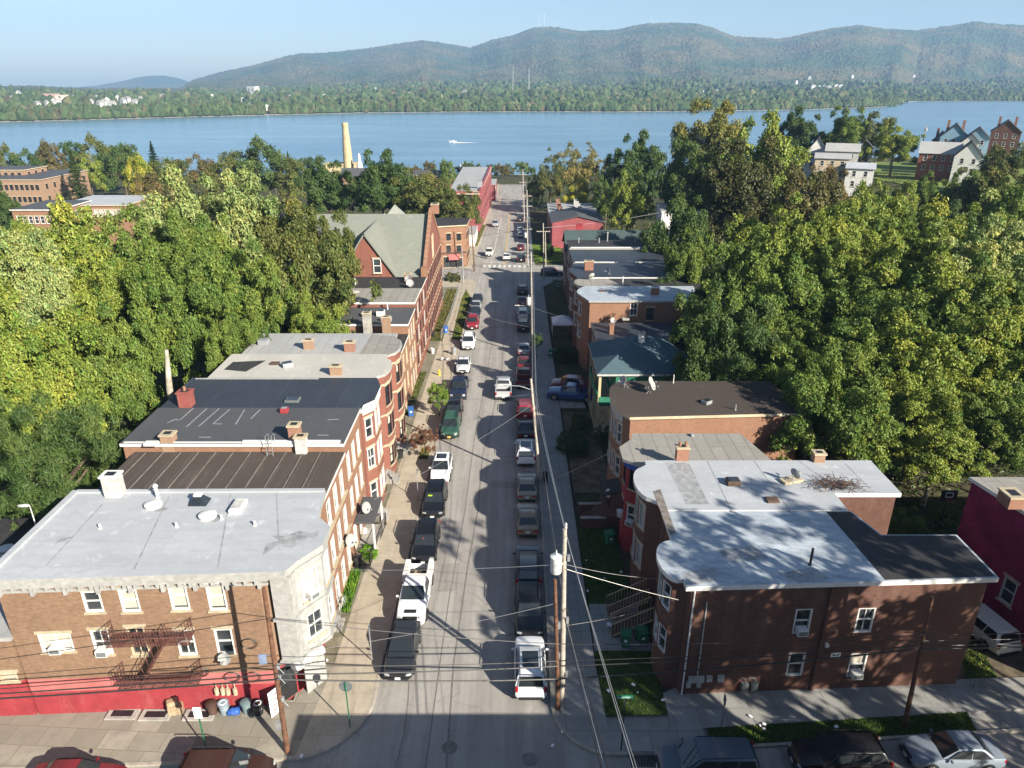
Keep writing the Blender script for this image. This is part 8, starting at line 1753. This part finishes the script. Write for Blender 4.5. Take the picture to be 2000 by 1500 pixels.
for k in range(26):
    x = -60+k*6+r_.uniform(-2, 2); y = r_.uniform(345, 395)
    if -2 < x < 7 and y < 350: continue
    g = gz(x, y); root = empty('tree', (x, y, g), 'scrubby bank tree at the end of the road beside the river', 'tree', 'scrubby trees on the near river bank'); R_ = r_.uniform(2.0, 3.6); o = bpy.data.objects.new('crown', CR['far'][k % 3]); COL.objects.link(o); o.parent = root; o.location = (0, 0, R_*1.2); o.scale = (R_, R_, R_); o.color = (*r_.choice([OL, TE, DG, BR, GR1]), 1)
    t = bpy.data.objects.new('trunk', TR[False][0]); COL.objects.link(t); t.parent = root; t.location = (0, 0, R_*1.2); t.scale = (R_*.6, R_*.6, R_*.65)
# ---------- air, sky, sun, camera ----------
def haze():
    mb = MB(); mb.box((0, 3000, 250), (14000, 8000, 540)); o = mb.build('haze', []); 
    m = bpy.data.materials.new('haze_air'); m.use_nodes = True; nt = m.node_tree; nt.nodes.clear(); out = nt.nodes.new('ShaderNodeOutputMaterial'); v = nt.nodes.new('ShaderNodeVolumePrincipled')
    v.inputs['Color'].default_value = (.37, .62, 1, 1); v.inputs['Density'].default_value = HAZE; v.inputs['Anisotropy'].default_value = 0.0; nt.links.new(v.outputs[0], out.inputs['Volume']); o.data.materials.append(m); o['kind'] = 'stuff'; o.display_type = 'WIRE'
HAZE = 1.1e-4
haze()
ELEV, AZ = 28.0, 135.0
w = bpy.data.worlds.new('World'); S.world = w; w.use_nodes = True; nt = w.node_tree; bg = nt.nodes['Background']; sk = nt.nodes.new('ShaderNodeTexSky'); sk.sky_type = 'NISHITA'; sk.sun_disc = False; sk.sun_elevation = R(ELEV); sk.sun_rotation = R(AZ); sk.air_density = 1.0; sk.dust_density = 0.9; sk.ozone_density = 2.5; nt.links.new(sk.outputs[0], bg.inputs[0]); bg.inputs[1].default_value = 0.052
sl = bpy.data.lights.new('sun', 'SUN'); sl.energy = 5.0; sl.angle = R(.5); sl.color = (1, .93, .8); so = bpy.data.objects.new('sun', sl); COL.objects.link(so)
d = Vector((math.sin(R(AZ))*math.cos(R(ELEV)), math.cos(R(AZ))*math.cos(R(ELEV)), math.sin(R(ELEV)))); so.rotation_euler = d.to_track_quat('Z', 'Y').to_euler(); so.location = (60, -60, 80)
cam = bpy.data.cameras.new('camera'); cam.sensor_width = 36; cam.lens = 36*F/2000; cam.clip_start = .5; cam.clip_end = 30000; co = bpy.data.objects.new('camera', cam); COL.objects.link(co); co.location = (0, 0, CZ); co.rotation_euler = (math.pi/2-PITCH, 0, 0); S.camera = co
vs = S.view_settings; S.display_settings.display_device = 'sRGB'; vs.view_transform = 'Standard'; vs.look = 'None'; vs.exposure = 1.4; vs.gamma = 1
S.cycles.max_bounces = 6; S.cycles.diffuse_bounces = 2; S.cycles.glossy_bounces = 2; S.cycles.transmission_bounces = 3; S.cycles.volume_bounces = 0; S.cycles.caustics_reflective = False; S.cycles.caustics_refractive = False; S.cycles.use_denoising = True
